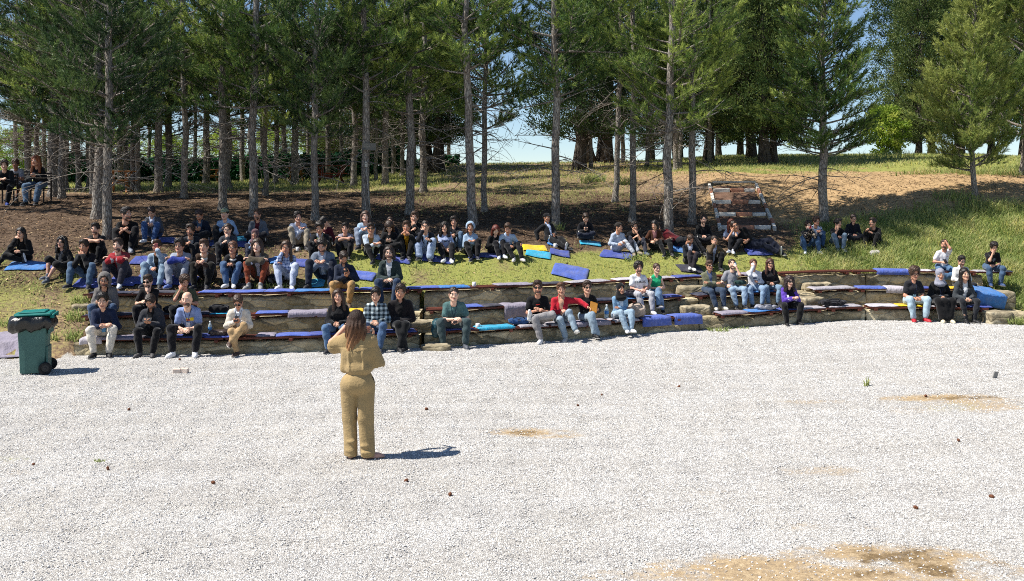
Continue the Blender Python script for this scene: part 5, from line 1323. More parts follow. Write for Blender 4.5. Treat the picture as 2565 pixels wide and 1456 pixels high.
    body = mk_mesh('person', np.concatenate(Vs), np.concatenate(Qs), mats=[skin_mat(skin), plain('lips', '#9a5a4e', .5), M_EYEW, M_IRIS, hair_mat(hc if hc != '#000' else '#1b1512')], mi=np.concatenate(Ms))
    root = obj('person', body); root.location = (X+dx, Y, zs); root.rotation_euler = (0, 0, yr); root.scale = (S, S, S)
    tag(root, label, 'person', 'people sitting on the slope')
    def child(name, me, lab=None):
        o = obj(name, me, root)
        if lab: o['label'] = lab
        return o
    # ---- top
    tk, tc = top[0], top[1]; inner = top[2] if len(top) > 2 else None; fk = top[3] if len(top) > 3 else 'cloth'
    infl = {'tee': .014, 'polo': .014, 'tank': .010, 'shirt': .015, 'sweater': .016, 'hoodie': .021, 'jacket': .021, 'blazer': .022, 'vest': .024, 'abaya': .026}[tk]
    f = Field(lo, hi, .0205); torso(f, infl)
    f.half(hip-A*(.07 if tk == 'tank' else .075), -A*1.0)
    if tk == 'tank':
        pass
    elif tk in ('tee', 'polo'):
        for k in 'lr': arm(f, k, infl+.001, .62, flare=.010)
    else:
        for k in 'lr': arm(f, k, infl, sleeve or 1.93, flare=.004)
    f.cone(hip+A*.43, hip+A*(.475 if tk in ('tee', 'tank', 'sweater') else .495), .073*fw+infl*.6, .064*fw+infl*.5, .02)
    if tk in ('tee', 'tank', 'polo', 'sweater'): f.ell(hip+A*.495+Fv*.055, (.062, .075, .062 if tk != 'tank' else .085), R, op='sub')
    else: f.ell(hip+A*.515+Fv*.075, (.048, .075, .075), R, op='sub')
    f.wob(.009 if tk not in ('tee', 'tank') else .007, 17, seed).wob(.0045, 38, seed+7)
    V, Q = f.surf()
    c = V[Q].mean(1); lc = (c-hip)@R; zz = lc[:, 2]; fr = lc[:, 1] < -.015
    nameT = {'tee': 'tshirt', 'polo': 'tshirt', 'tank': 'tank_top', 'shirt': 'shirt', 'sweater': 'sweater', 'hoodie': 'hoodie', 'jacket': 'jacket', 'blazer': 'blazer', 'vest': 'jacket', 'abaya': 'gown'}[tk]
    cloth_mat = fabric(tc, fk)
    # parts of the arm are not part of the opening
    dist_arm = np.min([np.linalg.norm(c-np.clip(((c-J['sj'+k])@(J['el'+k]-J['sj'+k]))/BONES['ua']**2, 0, 1)[:, None]*(J['el'+k]-J['sj'+k])-J['sj'+k], axis=1) for k in 'lr'], 0)
    dist_fa = np.min([np.linalg.norm(c-np.clip(((c-J['el'+k])@(J['wr'+k]-J['el'+k]))/BONES['fa']**2, 0, 1)[:, None]*(J['wr'+k]-J['el'+k])-J['el'+k], axis=1) for k in 'lr'], 0)
    if inner:
        opening = {'jacket': (.028, .16), 'blazer': (.03, .20), 'shirt': (.0, .22), 'hoodie': (.035, .10), 'vest': (.05, .12)}.get(tk, (.02, .12))
        m = fr & (np.abs(lc[:, 0]) < opening[0]+opening[1]*np.clip(zz-.20, 0, .3)) & (zz < .52) & (zz > -.03) & (dist_fa > .062)
        if m.any():
            def part(msk):
                q = Q[msk]; u = np.unique(q); r_ = np.full(len(V), -1); r_[u] = np.arange(len(u)); return V[u], r_[q]
            v, q = part(~m); child(nameT, mk_mesh(nameT, v, q, mats=[cloth_mat]))
            v, q = part(m); child('shirt' if nameT != 'shirt' else 'undershirt', mk_mesh('shirt', v, q, mats=[fabric(inner)]))
        else: child(nameT, mk_mesh(nameT, V, Q, mats=[cloth_mat]))
    elif stripe:   # sleeves of another colour
        m = (dist_arm < .085) | (dist_fa < .075)
        if stripe[0] == 'cuff': m = dist_fa < .07
        mm = m.astype(int)
        child(nameT, mk_mesh(nameT, V, Q, mats=[cloth_mat, fabric(stripe[1])], mi=mm))
    else: child(nameT, mk_mesh(nameT, V, Q, mats=[cloth_mat]))
    bvh = BVHTree.FromPolygons([Vector(v) for v in V], [list(map(int, q)) for q in Q])
    def chest(xl, zl, proud=.006):
        o = hip+A*zl+Lx*xl+Fv*.6
        h = bvh.ray_cast(Vector(o), Vector(-Fv))
        if h[0] is None: return hip+A*zl+Lx*xl+Fv*.14
        return np.array(h[0])+Fv*proud
    # ---- legs
    bk, bc = bot[0], bot[1]; fkb = bot[2] if len(bot) > 2 else ('denim' if bk == 'jeans' else 'cloth')
    if bk == 'gown':
        f = Field(lo-[.12, .12, .05], hi+[.12, .12, 0], .022)
        f.ell(hip+A*.01, (.19, .15, .13), R, .05)
        kn = (J['knl']+J['knr'])/2; an = (J['anl']+J['anr'])/2
        for k in 'lr': f.cone(J['hj'+k], J['kn'+k], .10, .075, .06).cone(J['kn'+k], J['an'+k]*.92+J['kn'+k]*.08, .075, .085, .06)
        f.cone(hip, kn, .09, .075, .06).cone(kn, an, .075, .09, .06); f.wob(.007, 15, seed); f.half(np.array([0, 0, J['anl'][2]-.045]), (0, 0, -1))
        V, Q = f.surf(); child('skirt', mk_mesh('skirt', V, Q, mats=[fabric(bc)]))
    else:
        f = Field(lo-[.05, .05, .05], hi+.05, .0215)
        i = {'pants': .016, 'jeans': .016, 'tights': .005, 'shorts': .022, 'loose': .024}[bk]
        f.ell(hip+A*.0, (.165*g+i+.004, .128*g+i+.004, .120), R, .05)
        f.half(hip+A*.085, A)
        for k in 'lr': leg(f, k, i, {'shorts': 1.02}.get(bk, 1.90), .035, {'tights': 0, 'pants': .006, 'jeans': .010, 'loose': .026, 'shorts': .02}[bk]*wide)
        f.wob(.008, 16, seed+50).wob(.004, 36, seed+57)
        V, Q = f.surf(); nm = {'jeans': 'jeans', 'tights': 'leggings', 'shorts': 'shorts'}.get(bk, 'trousers')
        child(nm, mk_mesh(nm, V, Q, mats=[fabric(bc, fkb)]))
    # ---- shoes
    for s_, k in ((-1, 'l'), (1, 'r')):
        v, q, m = SHOE[int(boot)]
        sh = nrm(J['an'+k]-J['kn'+k])
        to = ps.get('t'+k)
        toe = W3(*to) if to is not None else W3(s_*.28, 1, 0)
        if abs(sh[2]) < .5 and to is None: toe = nrm(np.array([0, 0, 1.]))*.9+toe*.35      # leg stretched: toes point up
        elif ps.get('f'+k, (0, 0, 0))[2] > .08: toe = nrm(toe-sh*toe.dot(sh))+np.array([0, 0, -.1])
        toe = nrm(toe); up = -sh if abs(sh.dot(toe)) < .85 else np.array([0, 0, 1.])
        if ps.get('f'+k, (0, 0, 0))[2] <= .08 and abs(sh[2]) >= .5: up = np.array([0, 0, 1.])
        up = nrm(up-toe*up.dot(toe)); xr = np.cross(-toe, up)
        M = np.stack([xr, -toe, up], 1)
        child('shoe', mk_mesh('shoe', v@M.T*1.02+J['an'+k], q, mats=[plain('shoe_upper', shoes, .6), plain('sole', sole, .7) if sole else M_SOLE], mi=m))
    # ---- head wear, hair
    def on_head(name, V, Q, m, smooth=True):
        return child(name, mk_mesh(name, V@J['R'].T+J['head'], Q, mats=[m], smooth=smooth))
    if hair and hair[0] not in ('bald',):
        v, q = hair_mesh(hair[0] if hair[0] not in ('hoodup', 'hijab', 'cap', 'capback') else 'short')
        if hair[0] in ('hoodup',):
            on_head('hair', *hair_mesh('short' if not fem else 'medium'), hair_mat(hair[1])); on_head('hood', *hair_mesh('hood'), cloth_mat)
        elif hair[0] == 'hijab': on_head('headscarf', *hair_mesh('hijab'), fabric(hair[1]))
        elif hair[0] in ('cap', 'capback'):
            on_head('hair', *hair_mesh('fade'), hair_mat('#1b1512')); on_head('cap', *hair_mesh('capdome' if hair[0] == 'cap' else 'capback'), fabric(hair[1]))
        else: on_head('hair', v, q, hair_mat(hair[1]))
    if beard: on_head('beard', *hair_mesh('beard'), hair_mat('#4a382d'))
    if glasses:
        mb = MB(); big = 1.15 if glasses == 'sun' else 1.0
        for s_ in (-1, 1):
            if glasses == 'sun': mb.box((s_*.033, -.1, .010), (.050, .006, .036), bev=.008)
            else:
                a = np.linspace(0, 6.2832, 13); mb.tube(np.stack([s_*.033+.024*np.cos(a), np.full(13, -.1), .010+.019*np.sin(a)], -1), .0028, 4, cap=False)
            mb.tube([(s_*.058, -.098, .014), (s_*.076, -.05, .014), (s_*.080, .01, .008)], .003, 4)
        mb.tube([(-.012, -.101, .014), (0, -.104, .017), (.012, -.101, .014)], .003, 4)
        me = mb.mesh('glasses', [M_SUNG if glasses == 'sun' else M_FRAME])
        V = np.array([v.co for v in me.vertices])@J['R'].T+J['head']; me.vertices.foreach_set('co', V.astype(np.float32).ravel()); me.update()
        child('sunglasses' if glasses == 'sun' else 'glasses', me)
    if collar:
        a = np.linspace(0, 6.2832, 20); pts = []
        for q_ in a:
            pts.append(hip+A*(.475-.035*max(0, -math.cos(q_-math.pi)*-1))+Lx*.078*math.sin(q_)-Fv*(-.012+.075*math.cos(q_))-A*.03*(1-math.cos(q_))*0-A*(.05 if math.cos(q_) < -.3 else 0))
        mb = MB(); mb.tube(np.array(pts), .026, 7, cap=False); child('collar', mb.mesh('collar', [fabric(collar)], True))
    if lanyard:
        mb = MB(); zb = lanyard[0]
        for s_ in (-1, 1):
            pts = [hip+A*.475+Lx*s_*.062-Fv*.02, hip+A*.475+Lx*s_*.066+Fv*.055]
            for t_ in np.linspace(.1, 1, 5): pts.append(chest(s_*.06*(1-t_), .455+(zb-.455)*t_))
            mb.tube(np.array(pts), .0045, 4)
        child('lanyard', mb.mesh('lanyard', [M_LANY]))
        c0 = chest(0, zb-.06, .012); mb = MB(); mb.box((0, 0, 0), (.075, .006, .10), R=R, bev=.003)
        o = child('badge', mb.mesh('badge', [plain('badge_card', lanyard[1], .5)])); o.location = c0
    if text:
        tx, zl, size, colr, xl = text
        if tx == 'patch':
            for (dx_, dz_, w_, h_, cl) in size:
                Vp = np.array([chest(xl+dx_+u*w_/2, zl+dz_+w2*h_/2) for u, w2 in ((-1, -1), (1, -1), (1, 1), (-1, 1))]); Vp = np.concatenate([Vp, Vp+Fv*.004])
                child('print', mk_mesh('print', Vp, [[4, 5, 6, 7], [0, 1, 5, 4], [1, 2, 6, 5], [2, 3, 7, 6], [3, 0, 4, 7]], mats=[plain('print_ink', cl, .8)], smooth=False))
        else:
            cu = bpy.data.curves.new('lettering', 'FONT'); cu.body = tx; cu.size = size; cu.align_x = 'CENTER'; cu.align_y = 'CENTER'; cu.offset = size*.02; cu.resolution_u = 2
            to_ = bpy.data.objects.new('lettering', cu); COL.objects.link(to_)
            me = bpy.data.meshes.new_from_object(to_.evaluated_get(bpy.context.evaluated_depsgraph_get()))
            bpy.data.objects.remove(to_); bpy.data.curves.remove(cu)
            V = np.array([v.co for v in me.vertices])
            if len(V):
                V = np.array([chest(xl+v[0], zl+v[1], .007) for v in V]); me.vertices.foreach_set('co', V.astype(np.float32).ravel())
                me.materials.clear(); me.materials.append(plain('print_ink', colr, .8)); me.update(); child('lettering', me)
    Mw = Matrix.Translation(root.location) @ Matrix.Rotation(yr, 4, 'Z') @ Matrix.Scale(S, 4)
    info = dict(root=root, Mw=Mw, hands=hands, J=J, S=S, label=label)
    PEOPLE.append(info)
    for pr in props or []: hold(info, *pr)
    return info

def hold(info, what, side, label, colr='#15161a'):
    """something held in a hand: a thing of its own"""
    Mw = info['Mw']
    if side == 'b': c = (info['hands']['l'][0]+info['hands']['r'][0])/2
    else: c = info['hands'][side][0]
    w = Mw @ Vector(c)
    if what == 'phone':
        o = obj('phone', MB().box((0, 0, 0), (.076, .155, .010), bev=.004).mesh('phone', [plain('phone_shell', colr, .25, .5, 0)])); o.location = w+Vector((0, -.02, .035)); o.rotation_euler = (math.radians(35), 0, info['root'].rotation_euler[2])
        tag(o, label, 'phone')
    elif what == 'tablet':
        o = obj('phone', MB().box((0, 0, 0), (.17, .085, .010), bev=.004).mesh('phone', [plain('phone_shell', colr, .25, .5, 0)])); o.location = w+Vector((0, -.02, .035)); o.rotation_euler = (math.radians(40), 0, 0); tag(o, label, 'phone')
    elif what == 'upright':
        o = obj('phone', MB().box((0, 0, 0), (.078, .010, .16), bev=.004).mesh('phone', [plain('phone_shell', colr, .3, .5, 0)])); o.location = w+Vector((0, -.035, .03)); tag(o, label, 'phone')
    elif what == 'paper':
        o = obj('paper_sheet', MB().box((0, 0, 0), (.15, .006, .21), bev=.002, jit=.004).mesh('paper_sheet', [plain('coloured_paper', colr, .8, .2, 0)])); o.location = w+Vector((0.03, -.04, .08)); o.rotation_euler = (-.4, .25, .2); tag(o, label, 'paper')
    elif what == 'cup':
        r = empty('cup', w+Vector((0, -.03, -.03))); mb = MB(); mb.lathe((0, 0, 0), [(.0, 0), (.030, 0), (.040, .10), (.037, .10), (.028, .008), (0, .008)], 12)
        obj('cup_wall', mb.mesh('cup_wall', [plain('paper_cup', colr, .6)], True), r); r.rotation_euler = (math.radians(-40), 0, 0); tag(r, label, 'cup')
    elif what == 'bottle':
        make_bottle(w+Vector((.02, -.04, 0)), label, (math.radians(-75), math.radians(25), 0))
def make_bottle(p, label, rot=(0, 0, 0), s=1.0):
    r = empty('water_bottle', p); r.rotation_euler = rot; r.scale = (s, s, s)
    mb = MB(); mb.lathe((0, 0, 0), [(0, 0), (.032, 0), (.034, .02), (.032, .05), (.034, .09), (.033, .14), (.022, .175), (.013, .19), (.013, .205), (0, .205)], 14)
    t_ = _MC.get('bottle_plastic')
    if t_ is None:
        nt_ = NT('clear_plastic'); t_ = _MC['bottle_plastic'] = nt_.done(nt_.bsdf(lin('#cfe3ee'), .15, nt_.bump(nt_.noise(nt_.coord('Object'), 60., 2), .2, .004), spec=.5, trans=.6))
    obj('bottle_body', mb.mesh('bottle_body', [t_], True), r)
    mb = MB(); mb.lathe((0, 0, .205), [(.0, 0), (.016, 0), (.016, .02), (0, .022)], 12); obj('bottle_cap', mb.mesh('bottle_cap', [plain('cap_plastic', '#e6e8ea', .5)], True), r)
    mb = MB(); mb.lathe((0, 0, .07), [(.0345, 0), (.0352, .002), (.0352, .05), (.0345, .052)], 14); obj('bottle_label', mb.mesh('bottle_label', [plain('label_paper', '#3f7fc0', .5)], True), r)
    return tag(r, label, 'bottle')
BLK = '#131316'; DK = '#1b1512'; BR = '#2c1d15'; WHT = '#d9d9da'; NAVY = '#1c2338'
LJ = '#8b9dab'; MJ = '#455a72'; DJ = '#28374f'
# front row, feet on the gravel
person(262, 735, 0, 'clasp', ('shirt', '#1d2740', '#20263a'), ('pants', '#d8d0c2'), ('quiff', DK), 'person in a navy shirt, cream trousers and canvas shoes on the lowest bench', yaw=14, hp=12, shoes='#17171a', sleeve=1.55, lanyard=(.17, '#5f9fd0'), over=dict(lean=26, hl=(.05, .42, .15), hr=(.10, .42, .14)))
person(386, 742, 0, 'phone', ('jacket', '#34353a', '#101013'), ('pants', '#141417'), ('quiff', DK), 'bearded person in a charcoal cardigan reading a dark tablet on the lowest bench', beard=DK, shoes='#4c4a4a', sole='#3b3a3a', boot=True, props=[('tablet', 'b', 'dark tablet held by the person in the charcoal cardigan')])
person(480, 730, 0, 'clasp', ('tee', '#7f90ba'), ('pants', '#16161a'), None, 'bald person in a light blue tee with a yellow patch and white trainers', shoes='#e2e2e4', lanyard=(.26, '#cfd3dc'), beard='#3a2a22', text=('patch', .31, [(.02, 0, .13, .055, '#e2c21c'), (-.01, -.01, .06, .03, '#c0562c')], '', .02), over=dict(fl=(-.2, .46, 0), fr=(.2, .46, 0), hl=(-.02, .42, .06), hr=(.03, .42, .05)), hp=2)
person(601, 743, 0, 'phone', ('blazer', '#cfc5b6', '#cfd3da'), ('pants', '#b1936b'), ('quiff', DK), 'person in a cream blazer and khaki trousers bent over a phone with crossed legs', glasses='sun', shoes='#4b3a33', sole='#c9c3ba', yaw=4, over=dict(fl=(.02, .45, 0), fr=(-.10, .50, .20), kr=(.5, .5, .8)), lanyard=(.28, '#c9ccd4'), props=[('phone', 'b', 'black phone held by the person in the cream blazer')])
person(848, 725, 0, 'lap', ('hoodie', '#121215'), ('jeans', '#4c6788'), ('long', BR), 'young woman with long dark hair in black hoodie and blue jeans, behind the speaker', fem=True, roll=-6, hy=4)
person(943, 722, 0, 'lap', ('shirt', '#66747a', None, 'plaid'), ('jeans', '#455c7b'), ('quiff', '#14100e'), 'person in a grey plaid shirt and jeans with a blue jacket on the lap', hp=18, shoes='#3b3c42', over=dict(lean=12, fl=(-.14, .45, 0), fr=(.12, .50, 0)))
person(1003, 713, 0, 'lap', ('jacket', '#171316', '#0f0e10'), ('pants', '#17181a'), ('quiff', '#14100e'), 'smiling person in black jacket and trousers with crossed ankles, right of the plaid shirt', hp=14, roll=6, shoes='#1a1a1c', yaw=4, over=dict(lean=10, fl=(.10, .46, 0), fr=(.0, .52, 0), hl=(-.02, .20, .10), hr=(.02, .22, .08)))
person(1138, 720, 0, 'clasp', ('tee', '#4d6c6b'), ('pants', '#39484a'), ('fade', '#2a2019'), 'large person in a teal tee and dark green trousers alone left of the turquoise mat', girth=1.22, hy=8, hp=0, shoes='#4c5058', lanyard=(.22, '#2b3550'), over=dict(lean=26, fl=(-.2, .44, 0), fr=(.24, .48, 0), hl=(.02, .40, .12), hr=(.10, .38, .08)), props=[('phone', 'r', 'pale phone held by the person in the teal tee', )])
person(1346, 704, 0, 'cross4', ('tee', '#101013'), ('pants', '#8d8a8a'), ('quiff', '#2a1c14'), 'person in a black tee with a small red mark, sunglasses and grey trousers', glasses='sun', beard='#4a3226', shoes='#d5d5d6', text=('patch', .33, [(-.018, -.004, .04, .014, '#d2362a'), (.018, .002, .04, .014, '#d2362a')], '', 0), over=dict(fl=(.05, .46, 0)))
person(1405, 710, 0, 'armout', ('jacket', '#b11f30', '#b58a72'), ('jeans', LJ), ('quiff', '#4a3223'), 'person in a red hooded jacket and pale jeans with one arm stretched along the step', roll=-6, shoes='#a7a6a4', over=dict(fl=(.08, .46, 0), fr=(.30, .55, .18), kr=(-.1, .5, 1)), yaw=0)
person(1468, 705, 0, 'xleg', ('sweater', '#141416'), ('jeans', LJ), ('quiff', '#2a1d15'), 'person in a black sweater and sunglasses holding an orange sheet of paper', glasses='sun', shoes='#18181a', yaw=10, over=dict(fl=(.14, .50, 0), fr=(.06, .52, .05), hl=(.06, .30, .18), hr=(.10, .30, .16)), props=[('paper', 'r', 'orange sheet of paper held by the person in the black sweater', '#c98a3c')])
person(1549, 709, 0, 'lap', ('jacket', '#7699b8', '#c2cfdc'), ('jeans', '#93a9ba'), ('hijab', '#101012'), 'woman in a black headscarf and pale blue denim jacket with white trainers', fem=True, shoes='#e4e4e4', yaw=16, over=dict(lean=10, fl=(-.02, .56, .10), fr=(.10, .56, .10), hl=(.12, .2, .16), hr=(-.06, .2, .18)))
person(1970, 692, 0, 'clasp', ('vest', '#15131a'), ('pants', '#141416'), ('longcurly', '#241a18'), 'woman in a black vest with purple sleeves, dark curly hair and sunglasses', fem=True, girth=1.18, glasses='sun', shoes='#1a1a1c', stripe=('arm', '#5a3fa0'), yaw=6, over=dict(lean=18, fl=(-.16, .44, 0), fr=(.16, .44, 0), hl=(.04, .38, .20), hr=(.10, .36, .19)), text=('patch', .30, [(-.07, 0, .05, .075, '#c9ccd0'), (.10, -.03, .04, .05, '#b9bcc4')], '', 0))
person(2283, 670, 0, 'lap', ('tee', '#212126'), ('jeans', '#a3b8c4'), ('curly', '#1c1614'), 'person with short dark curls, charcoal tee and ripped pale jeans in red trainers', fem=True, hp=14, glasses='clear', shoes='#a8202c', lanyard=(.20, '#8fb8c4'), over=dict(lean=14, hl=(-.04, .32, .08), hr=(.05, .32, .08)))
person(2349, 673, 0, 'lap', ('abaya', '#121214'), ('gown', '#121214'), ('hijab', '#8e8f9c'), 'woman in a black gown and grey headscarf with a badge', fem=True, hy=-10, hp=8, shoes='#d6c6a8', lanyard=(.20, '#c9d3de'), over=dict(fl=(-.10, .50, 0), fr=(.08, .46, 0), lean=10))
person(2409, 672, 0, 'lap', ('jacket', '#3d4144', '#c9cbcc'), ('tights', '#24262b'), ('long', '#1d1412'), 'woman in a dark grey denim jacket with long straight dark hair at the right end', fem=True, shoes='#1b1b1d', boot=True, roll=-4, over=dict(fl=(-.10, .44, 0), fr=(.08, .46, 0), lean=12, hl=(-.05, .3, .08), hr=(.04, .3, .08)))
# middle row, feet on the lowest step
person(271, 685, 1, 'clasp', ('hoodie', '#6a6663', '#17171a'), ('jeans', '#3d506b'), ('hoodup', DK), 'bearded person with a grey hood up and glasses behind the navy shirt', beard=DK, glasses='clear', hy=8, yaw=6)
person(380, 690, 1, 'chin', ('tee', '#121013'), ('pants', '#17171b'), ('quiff', '#2b2018'), 'person in black tee and sunglasses, fist at the chin, behind the charcoal cardigan', glasses='sun', beard='#2b2018')
person(470, 691, 1, 'cheek', ('tee', '#464a38'), ('pants', '#17181c'), ('bushy', '#1a1512'), 'person in an olive tee looking down sideways, hand at the neck, behind the bald person', hy=35, hp=24, over=dict(lean=22))
person(1597, 657, 1, 'lap', ('tee', '#dcdcde'), ('pants', '#a7a7ad'), ('curly', '#171312'), 'person with curly hair in a white tee lettered CHAOS and pale grey trousers', beard='#171312', shoes='#cfcfd1', skin='#d0a08a', text=('CHAOS', .30, .085, '#1a1d24', .03), over=dict(lean=4, fl=(-.02, .52, 0), fr=(.22, .52, 0), hl=(-.02, .28, .10), hr=(.08, .28, .08)), yaw=10)
person(1641, 667, 1, 'xleg', ('tank', '#1f9f6c'), ('jeans', '#6d86a0'), ('tied', '#3a2a20'), 'woman in a bright green sleeveless top and blue jeans with glasses', fem=True, glasses='clear', shoes='#17181c', yaw=16, skin='#d8b29a')
person(1775, 654, 1, 'lap', ('jacket', '#6b6d58', '#44506c'), ('jeans', '#344256'), ('quiff', '#3a2a20'), 'person in an olive jacket and sunglasses with arms folded, blue jeans', glasses='sun', girth=1.12, shoes='#c9c4b6', over=dict(lean=2, hl=(.12, .20, .18), hr=(-.10, .22, .20), fl=(.0, .55, 0), fr=(.24, .50, .0)), yaw=10)
person(1833, 650, 1, 'drink', ('tee', '#87888e'), ('jeans', '#8aa0b6'), ('short', '#221a16'), 'person in a grey tee drinking from a bottle, pale jeans', beard='#221a16', shoes='#1a1a1e', over=dict(fl=(.02, .48, 0), fr=(.24, .48, 0), lean=0, hp=-18), props=[('bottle', 'r', 'water bottle raised to the mouth of the person in the grey tee')])
person(1886, 665, 1, 'cup', ('sweater', '#c9cbd2'), ('jeans', '#8199b3'), ('short', '#4a2f22'), 'woman in a white sweater drinking from a cup beside the grey tee', fem=True, shoes='#1a1a1e', hp=-8, over=dict(lean=2, hr=(.08, .24, .18), hl='mouth'), props=[('cup', 'l', 'pale paper cup at the mouth of the woman in the white sweater', '#d8dae0')], text=('patch', .27, [(-.03, 0, .02, .05, '#3a4768'), (.0, .002, .02, .05, '#3a4768'), (.03, .004, .02, .05, '#3a4768'), (.06, .0, .02, .05, '#3a4768')], '', .0))
person(1926, 658, 1, 'lap', ('jacket', '#1c1a1b', '#15151a'), ('jeans', '#71899f'), ('long', '#3b231a'), 'woman in a black puffy jacket and sunglasses with long brown hair behind the purple sleeves', fem=True, glasses='sun', over=dict(lean=8))
person(2405, 657, 1, 'lap', ('shirt', '#d9d6cf'), ('pants', '#23242a'), ('quiff', '#15110f'), 'person in a cream white shirt and dark glasses hidden behind the dark denim jacket', glasses='clear', beard='#241b17', hp=16, girth=1.1, sleeve=1.4)
# top row, feet on the middle step
person(864, 633, 2, 'phone', ('jacket', '#1e2638', '#222a3e'), ('pants', '#a98658'), ('quiff', '#1c1511'), 'person in navy quilted jacket and khaki trousers bent over a phone, top bench', hy=20, beard='#1c1511', girth=1.1, over=dict(fl=(-.14, .44, 0), fr=(.16, .46, 0), hl=(.04, .30, .2), hr=(.12, .30, .26)), props=[('phone', 'r', 'small phone held by the person in the navy quilted jacket')], shoes='#5b4a3a')
person(976, 617, 2, 'lap', ('jacket', '#2c3836', '#c5c7c9'), ('jeans', '#2f3d54'), ('medium', '#231a16'), 'dark bearded person in a dark green parka and blue jeans on the top bench', beard='#231a16', glasses='clear', over=dict(lean=10, hl=(-.02, .30, .10), hr=(.05, .30, .09)), text=('patch', .31, [(.0, 0, .05, .035, '#d5d8da')], '', .01))
person(2360, 601, 2, 'brow', ('tee', '#dddde0'), ('jeans', '#4c6886'), ('short', '#1f1814'), 'person in a white tee scratching his head with crossed legs on the top bench', beard='#2a1f1a', hy=-38, shoes='#dcdcdc', girth=1.08, text=('patch', .33, [(.08, 0, .05, .012, '#b9604a')], '', 0), props=[('phone', 'l', 'dark phone in the lap of the person in the white tee')])
person(2478, 614, 2, 'chinl', ('tee', '#131114'), ('jeans', '#425873'), ('bushy', '#15100e'), 'person in a black tee, hand at the mouth, right end of the top bench', hp=24, hy=-10, shoes='#2f456e', over=dict(lean=26, hl='mouth', hr=(-.02, .34, .06), fl=(-.16, .42, 0), fr=(.12, .42, 0)), text=('patch', .30, [(.0, 0, .012, .09, '#b9bcc0'), (.03, .01, .012, .06, '#b9bcc0'), (-.03, -.01, .012, .05, '#8b8e94')], '', .02))
# on the grass, first row behind the top bench
person(158, 593, 690, 'hug', ('jacket', '#131315', '#1d2430'), ('shorts', '#141416'), ('longcurly', '#15100e'), 'person with long dark curls in black shorts, bare shins and grey trainers', yaw=-25, hy=18, glasses='clear', shoes='#555b66', skin='#b58f7c', over=dict(lean=8, fl=(-.02, .52, 0), fr=(.14, .66, 0), hl=(-.14, .2, .10), hr=(.16, .24, .12)))
person(216, 602, 706, 'gchin', ('jacket', '#151519', '#101014'), ('jeans', MJ), ('quiff', '#1c1512'), 'smiling person in a black jacket with white cuffs and blue jeans, hands under the chin', over=dict(hl='chin', fl=(-.20, .52, 0), fr=(.22, .52, 0)))
person(302, 598, 706, 'fold', ('hoodie', '#8e1f28', '#8d8a90'), ('pants', '#35333b'), ('quiff', '#15110f'), 'bearded person in a red hooded jacket with arms folded on the knees', beard='#15110f', shoes='#b9bec4')
person(394, 602, 706, 'phoneup', ('jacket', '#8fa2b4', '#121214'), ('jeans', '#7f94a6'), ('quiff', '#1a1512'), 'person in a pale denim jacket filming with a phone held up', beard='#1a1512', glasses='clear', props=[('upright', 'r', 'red cased phone held up by the person in the pale denim jacket', '#8a3a3c')])
person(455, 599, 706, 'fold', ('sweater', '#8f98a8'), ('pants', '#8e939e'), ('bushy', '#16110f'), 'person in a pale grey sweater with royal blue sleeves and round glasses', glasses='clear', shoes='#5468a0', stripe=('cuff', '#2a3880'))
person(516, 601, 708, 'hug', ('jacket', '#3e2f24', '#b9b2a6'), ('pants', '#15130f'), ('quiff', '#3a281d'), 'person in a brown suede jacket with a white fleece collar', collar='#cfcac2')
person(587, 605, 708, 'hug', ('jacket', '#17171a', '#1d1d20'), ('jeans', '#455d7d'), ('short', '#4a3226'), 'young woman in a black jacket with white fleece collar and blue jeans', fem=True, glasses='clear', collar='#cfcac2', shoes='#d0d0d0', over=dict(fl=(-.08, .46, 0), fr=(.08, .46, 0), hl=(-.06, .42, .22), hr=(.06, .42, .22)))
person(649, 598, 709, 'fold', ('jacket', '#4b4336', '#b8bac0'), ('tights', '#7c3a22'), ('long', '#1a1412'), 'woman in an olive brown jacket and rust coloured leggings', fem=True, shoes='#8b8a86', over=dict(fl=(-.12, .48, 0), fr=(.12, .48, 0)))
person(720, 603, 709, 'gchinl', ('shirt', '#b5bdd2', None, 'check'), ('pants', '#b9c1d2'), ('long', '#1a1412'), 'woman in a blue and white checked shirt and white trousers, hand at the mouth', fem=True, glasses='clear', shoes='#d5d6da', over=dict(hl='mouth', hr=(-.05, .40, .26), fl=(-.08, .5, 0), fr=(.18, .5, 0)))
person(811, 599, 706, 'hug', ('jacket', '#66707e', '#9aa3b4'), ('pants', '#1d2230'), ('quiff', '#1c1511'), 'person in a grey blue jacket looking down at joined hands, left of the navy jacket', hp=36, girth=1.12, beard='#1c1511', over=dict(lean=30, fl=(-.22, .5, 0), fr=(.2, .5, 0), hl=(-.03, .46, .22), hr=(.03, .46, .22)))
# second row on the grass
person(244, 560, 650, 'fold', ('tee', '#151417'), ('pants', '#141416'), ('quiff', '#14100e'), 'person in a black tee with folded arms behind the black jacket with white cuffs', beard='#2a201b')
person(481, 563, 655, 'hug', ('jacket', '#1b1d24', '#a59f98'), ('pants', '#17181c'), ('bushy', '#14100e'), 'bearded person in a dark open jacket and beige shirt, behind the blue sleeves', beard='#1a1411')
person(573, 561, 655, 'gchin', ('sweater', '#3a3d44'), ('pants', '#1a1b20'), ('short', '#15110f'), 'person in a dark grey sweater and glasses behind the white fleece collars', glasses='clear')
person(641, 581, 655, 'hug', ('shirt', '#6d86a6'), ('pants', '#3a3c48'), ('hijab', '#5d4347'), 'woman in a mauve headscarf and light blue top behind the olive brown jacket', fem=True)
person(803, 557, 650, 'hug', ('jacket', '#15161a', '#a9b0bd'), ('pants', '#141418'), ('bushy', '#17120f'), 'person in a black jacket with a lime collar, looking down', hp=22, collar='#7d8f2a')
